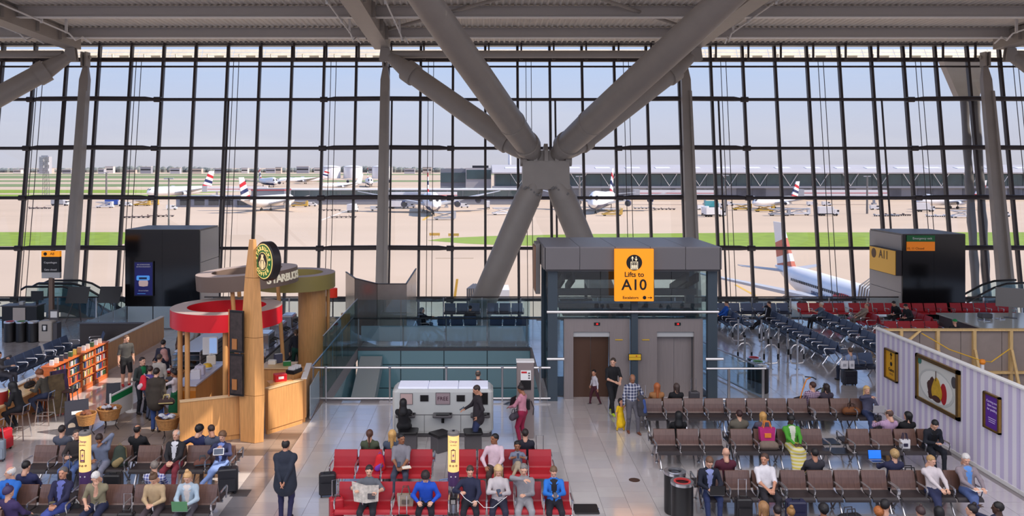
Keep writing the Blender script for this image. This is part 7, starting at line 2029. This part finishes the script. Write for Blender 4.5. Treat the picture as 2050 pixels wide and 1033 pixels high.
person('small boy in pale top and maroon trousers by the open lift', *G(1191, 809), -70, 'stand', h=1.12, top=(206, 202, 210), bottom=(74, 30, 44), hc=(24, 20, 22), feet=((-.08, -.14, 0), (.08, .16, 0)), look=(40, 0), skin='b', shoes=(80, 74, 76))
o, ow, hw = person('man in black with backpack and lime shoes walking from the lift', *G(1226, 828), 15, 'stand', h=1.82, top=(22, 22, 26), bottom=(24, 24, 30), hc=(62, 50, 44), shoes=(190, 220, 40), sleeves='short', feet=((-.12, -.34, 0), (.06, .28, 0)), hl=(-.08, -.30, 1.10), hr=(.12, -.32, 1.08), look=(-35, 5))
backpack('black backpack on the back of the man with lime shoes', *ow((.04, .20, 0))[:2], 1.05, 15 + 180, (24, 24, 28), None, .95)
o, ow, hw = person('man in navy and white checked shirt leading a toddler by the hand', *G(1265, 866), 8, 'stand', h=1.76, top='navy white check', bottom=(92, 90, 98), hair='bald', hc=(110, 90, 80), skin='c', shoes=(110, 62, 44), hl=(-.30, -.10, .74), hr=(.20, -.16, 1.08), bulk=1.12, look=(-5, 20), feet=((-.1, .05, 0), (.14, -.14, 0)))
ct = thing('folded_coat', 'dark grey coat with blue lining draped over the checked man arm', 'coat', ow((.22, -.22, .55)), .2)
v, q = blobmesh('coat', [('c', (-.02, 0, .52), (.0, 0, .3), .10, .13, ((0, 1, 0), .7)), ('c', (.0, 0, .3), (.05, .02, .02), .13, .15, ((0, 1, 0), .5))]); link('outer', raw_mesh('outer', v, q, [cloth((62, 60, 66))]), ct)
v, q = blobmesh('lining', [('c', (.05, -.06, .46), (.09, -.05, .14), .05, .06, ((0, 1, 0), .6))]); link('lining', raw_mesh('lining', v, q, [cloth((60, 82, 140))]), ct)
person('toddler in a yellow dress reaching up to hold a hand', *G(1242, 862), 20, 'stand', h=.92, top=(236, 190, 16), bottom=(236, 190, 16), skirt=.2, hair='bob', hc=(26, 20, 22), hr=(.20, -.05, .78), hl=(-.18, -.06, .42), look=(10, -20), skin='b', sleeves='short', vox=.016)

# ---------------------------------------------------------------- travellers, brown benches on the right
B1, B2, B3, B4 = YB[1], YB[2], YB[3], YB[4]
sit('red haired woman in tan coat seen from behind before the lift doors', 1314, B1, True, h=1.66, top=(168, 116, 72), bottom=(60, 50, 50), hair='long', hc=(176, 100, 56))
suitcase('black case with pull handle beside the tan coat woman', X_(1288, 26.1), 26.1, 0, .34, .22, .5, (28, 28, 32), .45)
sit('woman with dark bob in black seen from behind before the lift doors', 1353, B1, True, h=1.64, top=(22, 22, 26), bottom=(40, 40, 46), hair='bob', hc=(74, 60, 56))
suitcase('grey case with pull handle against the closed lift doors', X_(1388, 27.0), 26.9, 0, .34, .22, .5, (70, 68, 74), .45)
sit('man in plum checked shirt seen from behind near the hoops', 1624, B1, True, top='plum check', bottom=(50, 50, 60), hc=(70, 42, 34), look=(35, 0), bulk=1.1)
sit('person with dark hair beside the plum checked man', 1652, B1, True, h=1.62, top=(60, 52, 64), bottom=(50, 50, 60), hair='bob', hc=(44, 34, 34))
backpack('olive trekking backpack beside the plum checked man', X_(1655, 26.6), 26.6, .1, 30, (84, 84, 66), (60, 62, 54), 1.5)
st_ = thing('stroller', 'folded orange and black pushchair frame by the plum checked man', 'pushchair', (X_(1606, 26.5), 26.6, 0), .6)
MB().tube([(-.2, 0, .12), (.1, 0, .7), (.3, 0, .98), (.5, 0, 1.0)], .02, 6).obj('frame', mat('site orange'), st_); MB().tube([(.5, -.2, 1.0), (.62, 0, 1.0), (.5, .2, 1.0)], .022, 6).obj('handle', black_m, st_)
for q in (-.2, .2): MB().tube([(-.2, q - .02, .1), (-.2, q + .02, .1)], .1, 12).tube([(.3, q - .02, .1), (.3, q + .02, .1)], .1, 12).obj('wheel_pair', black_m, st_)
MB().b2(-.15, .3, -.17, .17, .35, .42).tube([(.3, -.2, .1), (-.05, -.1, .5)], .018, 6).obj('seat_sling', cloth((40, 36, 40)), st_)
o, ow, hw = sit('blonde woman in slate jumper resting her chin on her hand', 1738, B1, h=1.68, top=(78, 78, 102), bottom=(44, 56, 92), hair='long', hc=(206, 170, 116), hl=(-.02, -.2, 1.06), hr=(.12, -.3, .72), cross=True, look=(0, 5))
laptop('silver laptop on the knees of the blonde woman in slate', ow((.08, -.36, .66)), 0, (180, 178, 182))
softbag('brown leather holdall on the bench beside the blonde woman', X_(1703, 24.7), 24.66, .455, 0, (120, 72, 40), (60, 40, 34), .95)
suitcase('black case with grey handle beside the blonde woman', X_(1760, 24.3), 24.4, 60, .34, .22, .46, (40, 38, 44), .4)
sit('person in black headscarf and robe seen from behind by the empty seats', 1357, B2, True, h=1.64, top=(14, 13, 17), bottom=(14, 13, 17), hair='hood', hc=(12, 12, 15), bulk=1.1, skin='c')
sit('broad man in olive jumper seen from behind', 1478, B2, True, top=(96, 90, 78), bottom=(50, 50, 60), hc=(56, 32, 32), bulk=1.2)
sit('woman with short blonde hair in grey top seen from behind', 1525, B2, True, h=1.62, top=(80, 74, 90), bottom=(50, 50, 60), hair='bob', hc=(196, 150, 86))
tote('magenta and orange patterned shopping bag on a brown bench seat', X_(1537, 21.7), 21.78, .66, 0, (176, 40, 110), (226, 130, 50), .42, .2, .34)
softbag('taupe suede handbag below the magenta shopping bag', X_(1537, 21.65), 21.6, .455, 0, (120, 104, 92), (90, 78, 70), .95, False)
o, ow, hw = sit('woman in green cardigan and printed wrap skirt with dark head wrap', 1586, B2, h=1.68, top=(72, 150, 44), bottom='printed wrap', skin='d', hair='curly', hc=(18, 16, 18), skirt=.12, hl=(-.08, -.34, .70), hr=(.08, -.34, .70), look=(0, 25), bulk=1.1, inner=(206, 206, 190), collar=False)
sit('bald man in pink checked shirt seen from behind by the hoarding', 1777, B2, True, top='pink fine check', bottom=(60, 60, 80), hair='bald', hc=(90, 66, 56), look=(30, 15), hr=(.2, -.36, .86))
sit('woman with black hair in black coat and pale scarf seen from behind', 1814, B2, True, h=1.64, top=(20, 20, 24), bottom=(30, 30, 36), hair='bob', hc=(20, 18, 20), look=(30, 0))
tote('white drawstring bag with dark emblem on a brown bench seat', X_(1813, 21.7), 21.75, .455, 0, (222, 220, 222), (50, 46, 70), .26, .14, .24)
o, ow, hw = sit('man in dark suit hunched over his phone at the hoarding', 1861, B2, top=(22, 26, 36), bottom=(20, 24, 34), inner=(16, 16, 20), hc=(20, 18, 22), hl=(-.05, -.36, .72), hr=(.06, -.36, .72), look=(-5, 35), lean=22)
phone('phone held by the man in dark suit', ow((0, -.44, .72)))
o, ow, hw = sit('man in navy blazer and pale blue shirt working on a laptop by the bins', 1418, B3, top=(26, 30, 46), bottom=(40, 52, 92), inner=(140, 150, 200), hc=(104, 74, 56), hl=(-.10, -.36, .70), hr=(.12, -.36, .70), look=(0, 35), lean=8)
laptop('black laptop on the knees of the man in navy blazer by the bins', ow((.05, -.42, .62)), 0, (26, 26, 30))
suitcase('black case with silver handle beside the navy blazer man', X_(1487, 18.4), 18.35, 0, .36, .24, .48, (30, 28, 32), .42)
sit('man in white short sleeved shirt and dark trousers looking aside', 1533, B3, top=(220, 216, 220), bottom=(38, 36, 44), hc=(80, 58, 48), sleeves='short', look=(-35, 5), **LAP, bulk=1.1, skin='b')
suitcase('navy soft suitcase beside the man in white shirt', X_(1590, 18.1), 18.0, 0, .42, .26, .56, (34, 36, 66), 0)
sit('bald man in maroon and grey hooded top seen from behind', 1451, B3, True, top=(84, 30, 48), bottom=(60, 58, 62), hair=None, bulk=1.12, look=(0, 10))
sit('man with dark cropped hair in charcoal suit seen from behind', 1628, B3, True, top=(48, 46, 54), bottom=(40, 40, 46), hc=(30, 26, 26), skin='b')
o, ow, hw = sit('person with tousled blond hair in navy working on a lit laptop', 1787, B3, True, h=1.66, top=(40, 42, 72), bottom=(40, 40, 50), hair='curly', hc=(176, 144, 96), hl=(-.12, -.36, .80), hr=(.18, -.36, .80))
laptop('laptop with bright blue screen seen over a shoulder', ow((.16, -.42, .84)), 180, (40, 40, 46), (40, 110, 220))
sit('woman with short fair hair in white hoodie, bag strap across her', 1868, B3, h=1.66, top=(206, 196, 198), bottom=(42, 48, 82), hair='short', hc=(176, 140, 92), look=(30, 20), cross=True, hl=(-.02, -.34, .70), hr=(.14, -.34, .70))
o, ow, hw = sit('white haired man in grey fleece reading papers in his lap', 1938, B3, top=(138, 126, 132), bottom=(74, 92, 140), inner=(90, 140, 206), hc=(206, 202, 198), look=(-5, 30), cross=True, hl=(-.08, -.34, .72), hr=(.14, -.36, .72), bulk=1.1)
pg_ = thing('papers', 'white papers on the lap of the white haired man', 'papers', (*ow((.02, -.36, 0))[:2], .68), .1)
for k in range(2): MB().b2(-.14 + .04 * k, .12 + .04 * k, -.09, .1, .008 * k, .008 * k + .006).obj('sheet', white_m, pg_)
softbag('black bag on the floor behind the fair haired woman', X_(1840, 19.9), 20.4, 0, 0, (22, 22, 28), (40, 40, 46), 1.3)
for px, lb, kw in ((1525, 'woman with bobbed fair hair seen from behind, facing the bench beside the bins', dict(hair='bob', hc=(150, 110, 70), top=(60, 50, 54), h=1.72)), (1553, 'person with dark hair beside the bobbed fair hair woman', dict(hc=(34, 26, 28), h=1.58, top=(60, 40, 50))), (1580, 'person with golden hair in a bun near the navy suitcase', dict(hair='bun', hc=(150, 110, 60), h=1.5, top=(50, 44, 50))),
                   (1645, 'person with black curly hair seen from behind, facing the bench beside the bins', dict(hair='curly', hc=(22, 18, 22), h=1.64, top=(60, 40, 84), skin='c')), (1755, 'woman with ginger curls seen from behind, facing the bench beside the bins', dict(hair='curly', hc=(170, 100, 50), h=1.5, top=(70, 60, 84))), (1768, 'man with black hair in grey tee beside the ginger curls', dict(hc=(24, 20, 22), h=1.82, top=(110, 112, 122), sleeves='short', look=(-40, 0))),
                   (1838, 'person in brown bobble hat seen from behind, facing the bench beside the bins', dict(hair='beanie', hc=(66, 46, 46), h=1.52, top=(60, 50, 54))), (1875, 'person in black hood beside the brown bobble hat', dict(hair='hood', hc=(18, 18, 22), h=1.5, top=(20, 20, 24))), (1940, 'woman with dark tied hair turned aside, opposite the couple by the hoarding', dict(hair='bun', hc=(30, 22, 26), h=1.6, top=(120, 60, 90), look=(50, 0))), (1992, 'man with dark cropped hair in navy, elbow raised, opposite the couple', dict(hc=(24, 18, 18), skin='d', h=1.7, top=(34, 38, 66), look=(60, 5), hr=(.22, -.2, 1.1)))):
    sit(lb, px, B4, True, bottom=(46, 46, 56), **kw)
softbag('black shoulder bag on the floor behind the second brown row', X_(1705, 18.0), 18.1, 0, 10, (26, 24, 30), (60, 56, 60), 1.1)

# ---------------------------------------------------------------- far travellers
F_ = dict(vox=.028)
person('man in bright blue top on the short navy bench', 12.1 - .26, 40.2, -90, 'sit', top=(30, 92, 190), bottom=(40, 44, 60), look=(20, 20), **F_)
laptop('pale laptop open near the man in bright blue', (12.9, 40.0, .46), -60, (190, 200, 220), (200, 210, 230))
person('man in dark suit with white collar, legs stretched, on the navy row', 14.1 - .26, 40.0, -90, 'sit', top=(26, 26, 34), bottom=(30, 30, 38), inner=(220, 220, 224), hc=(60, 48, 44), feet=((-.1, -.75, 0), (.1, -.72, 0)), hr=(.05, -.16, 1.1), look=(20, 10), **F_)
person('white haired man in slate shirt reading on the back navy row', 16.6 - .26, 39.9, -90, 'sit', top=(92, 106, 124), bottom=(36, 34, 40), hc=(206, 200, 192), hl=(-.1, -.34, .9), hr=(.1, -.34, .9), sleeves='short', **F_)
person('man in beige sweater reclining on the short red bench', 18.6 - .26, 39.8, -90, 'sit', top=(150, 136, 122), bottom=(110, 102, 100), hair='bald', hc=(120, 104, 96), lean=-22, **F_)
person('man in black leaning forward on the red bench end', 20.5, 40.6, -70, 'sit', top=(26, 28, 34), bottom=(30, 30, 36), hc=(24, 22, 24), lean=25, look=(0, 20), **F_)
person('companion in black beside the leaning man on red seats', 20.6, 39.7, -70, 'sit', top=(36, 40, 46), bottom=(30, 30, 36), hc=(24, 22, 24), lean=22, look=(0, 25), **F_)
person('person in green cap behind the top of the hoarding', 20.3, 35.48, 180, 'sit', top=(24, 24, 30), bottom=(30, 30, 36), hair='cap', hc=(20, 140, 70), **F_)
bench('red bench turned away behind the hoarding where the green cap sits', 20.95, 35.2, 'ss', 'red', 180)
person('man in pale blue shirt seen from behind at the hoarding corner', 13.35, 30.0, 190, 'sit', top=(140, 160, 200), bottom=(40, 48, 70), hc=(90, 72, 62), **F_)
suitcase('dark case carrying two white shopping bags at the hoarding corner', X_(1705, 29.6), 29.8, 0, .5, .3, .5, (34, 34, 44), .5)
for k, px in enumerate((1694, 1709)): tote(('wide' if k == 0 else 'narrow') + ' white shopping bag on the dark case at the hoarding corner', X_(px, 29.6), 29.78, .6, 0, (222, 220, 226), (170, 170, 180), .28 if k == 0 else .2, .12, .28)
person('woman in black sitting in profile seen through the void glass', -2.95 + .26, 38.3, 90, 'sit', top=(26, 26, 36), bottom=(40, 42, 56), hair='long', hc=(24, 20, 24), hl=(-.05, -.36, .9), hr=(.05, -.36, .9), feet=((-.1, -.7, 0), (.1, -.8, .15)), **F_)
person('person in black slumped on a low seat seen through the void glass', -.56, 38.86, 180, 'sit', top=(24, 26, 36), bottom=(30, 32, 40), hc=(30, 26, 28), lean=20, **F_)

# ---------------------------------------------------------------- coffee bar people
person('man in grey tee, black shorts and red shoes standing by the bookshelf', *G(252, 772), 40, 'stand', h=1.86, top=(74, 72, 70), bottom=(24, 24, 28), hc=(96, 70, 52), shorts=True, sleeves='short', shoes=(176, 30, 40), look=(30, 5), bulk=1.1)
person('man in black and green fleece queueing, facing his companions', *G(283, 828), 60, 'stand', h=1.84, top=(52, 58, 56), bottom=(30, 32, 40), inner=(20, 120, 70), hc=(40, 30, 28), hl=(-.1, -.22, 1.1), hr=(.1, -.22, 1.1), collar=False)
o, ow, hw = person('person in purple top carrying a glossy red backpack in the queue', *G(298, 840), 150, 'stand', h=1.7, top=(80, 66, 130), bottom=(70, 76, 96), hc=(60, 44, 40), look=(40, 0))
backpack('glossy red patterned backpack on the back of the person in purple', *ow((0, .22, 0))[:2], .98, 150 + 180, (214, 36, 56), (226, 200, 206), .95)
person('man in pale grey jumper queueing with his back turned', *G(318, 815), 170, 'stand', h=1.76, top=(176, 168, 160), bottom=(50, 54, 66), hc=(76, 62, 52))
o, ow, hw = person('person in navy coat and rose headscarf holding up a phone in the queue', *G(330, 795), -100, 'stand', h=1.66, top=(34, 38, 58), bottom=(30, 32, 42), hair='hood', hc=(176, 130, 124), hem=.3, hl=(-.05, -.34, 1.18), hr=(.08, -.34, 1.16), bulk=1.15)
phone('phone held up by the person in rose headscarf', ow((0, -.42, 1.26)), -100, tilt=1.1)
person('dark haired person just behind the rose headscarf in the queue', *G(326, 778), 180, 'stand', h=1.76, top=(40, 42, 60), bottom=(30, 32, 42), hc=(34, 28, 30))
suitcase('small lime green cabin case beside the queue', *G(347, 782), 0, .34, .24, .42, (140, 186, 60), .5)
person('big man in dark brown jacket and jeans seen from behind in the queue', *G(312, 864), 178, 'stand', h=1.92, top=(58, 50, 42), bottom=(44, 66, 116), hc=(40, 30, 26), hem=.14, bulk=1.18, shoes=(60, 50, 44))
x, y = G(312, 864)
softbag('dark brown shoulder bag at the hip of the big man in jeans', x + .36, y - .12, .82, 10, (62, 44, 42), (200, 180, 120), .85)
person('person in grey skirt standing in front of the big man', *G(345, 838), 175, 'stand', h=1.6, top=(60, 60, 70), bottom=(160, 156, 164), hc=(44, 34, 34), skirt=.5)
o, ow, hw = person('cafe worker in pale shirt and green apron skirt reaching for the shelf', *G(352, 842), -95, 'stand', h=1.6, top=(206, 196, 200), bottom=(10, 92, 56), hc=(24, 20, 22), hl=(-.05, -.46, 1.22), hr=(.1, -.44, 1.18), skirt=.35, skin='c', hair='bun', sleeves='short')
person('bald man in dark patterned jacket with his back to the queue', *G(366, 748), 175, 'stand', h=1.76, top='camo dark', bottom=(26, 28, 36), hair='bald', hc=(150, 130, 120), hem=.1)
backpack('brown patterned backpack on the bald man near the counter', *[a - b for a, b in zip(G(366, 748), (0, .22))], 1.0, 0, (76, 50, 48), (110, 80, 70), 1.0)
person('man in grey shirt leaning at the pastry case', *G(399, 735), -60, 'stand', h=1.78, top=(136, 130, 126), bottom=(44, 46, 54), hc=(30, 26, 26), lean=14, skin='c', hl=(-.15, -.36, 1.0), hr=(.12, -.4, 1.0))
person('barista in black top and green apron behind the pastry case', *G(459, 748), 80, 'stand', h=1.72, top=(22, 22, 26), bottom=(12, 92, 52), hc=(28, 24, 26), hair='pony', hl=(-.1, -.4, 1.05), hr=(.12, -.4, 1.05), skirt=.45)
person('barista man in black tee working at the till, turned aside', *G(606, 738), 60, 'stand', h=1.76, top=(24, 24, 30), bottom=(30, 30, 40), hc=(90, 76, 60), sleeves='short', hl=(-.1, -.36, 1.0), hr=(.1, -.36, 1.0), look=(0, 25))
person('barista woman with ponytail and black top bending at the till', *G(594, 745), 200, 'stand', h=1.66, top=(34, 36, 48), bottom=(24, 70, 60), hair='pony', hc=(90, 70, 52), lean=18)
person('barista woman in green apron standing by the sack shelf', *G(640, 730), -20, 'stand', h=1.66, top=(24, 28, 30), bottom=(20, 66, 48), inner=(24, 110, 66), hc=(60, 40, 38), hair='bun', hl=(-.1, -.26, 1.0), hr=(.08, -.28, .98), collar=False)
person('hooded person in black hunched at the window bar', -13.4, 23.95, 90 + 180, 'sit', top=(22, 22, 26), bottom=(26, 26, 34), hair='hood', hc=(20, 20, 24), seat=.79, lean=22, hl=(-.15, -.42, 1.06), hr=(.12, -.4, 1.06), feet=((-.1, -.2, .3), (.1, -.2, .3)), bulk=1.1)
person('curly haired reader in grey brown coat at the window bar', -13.4, 25.35, -90, 'sit', top=(70, 66, 58), bottom=(40, 48, 74), hair='curly', hc=(116, 66, 38), seat=.79, lean=18, hl=(-.04, -.30, 1.28), hr=(.14, -.40, 1.06), feet=((-.1, -.2, .3), (.1, -.2, .3)), look=(0, 20))
person('man with a paper cup on the navy seats beyond the window bar', -17.3 + .26, 29.2, 90, 'sit', top=(80, 78, 82), bottom=(60, 60, 70), hc=(64, 44, 38), hl=(-.05, -.36, .84), hr=(.1, -.2, 1.1), look=(0, 20), **F_)
backpack('yellow green backpack with purple top on the window bar', -14.1, 24.75, 1.03, 40, (190, 196, 60), (100, 60, 160), .8)
softbag('black straw handbag on the window bar before the reader', -14.05, 25.6, 1.03, 80, (40, 34, 34), (90, 70, 60), .75)
suitcase('upright red and black suitcase under the first bar stool', -13.3, 22.95, 80, .36, .26, .55, (170, 30, 44), 0)
suitcase('upright silver grey suitcase beside the beech plinth', -12.95, 22.1, 15, .3, .24, .52, (140, 152, 166), 0)
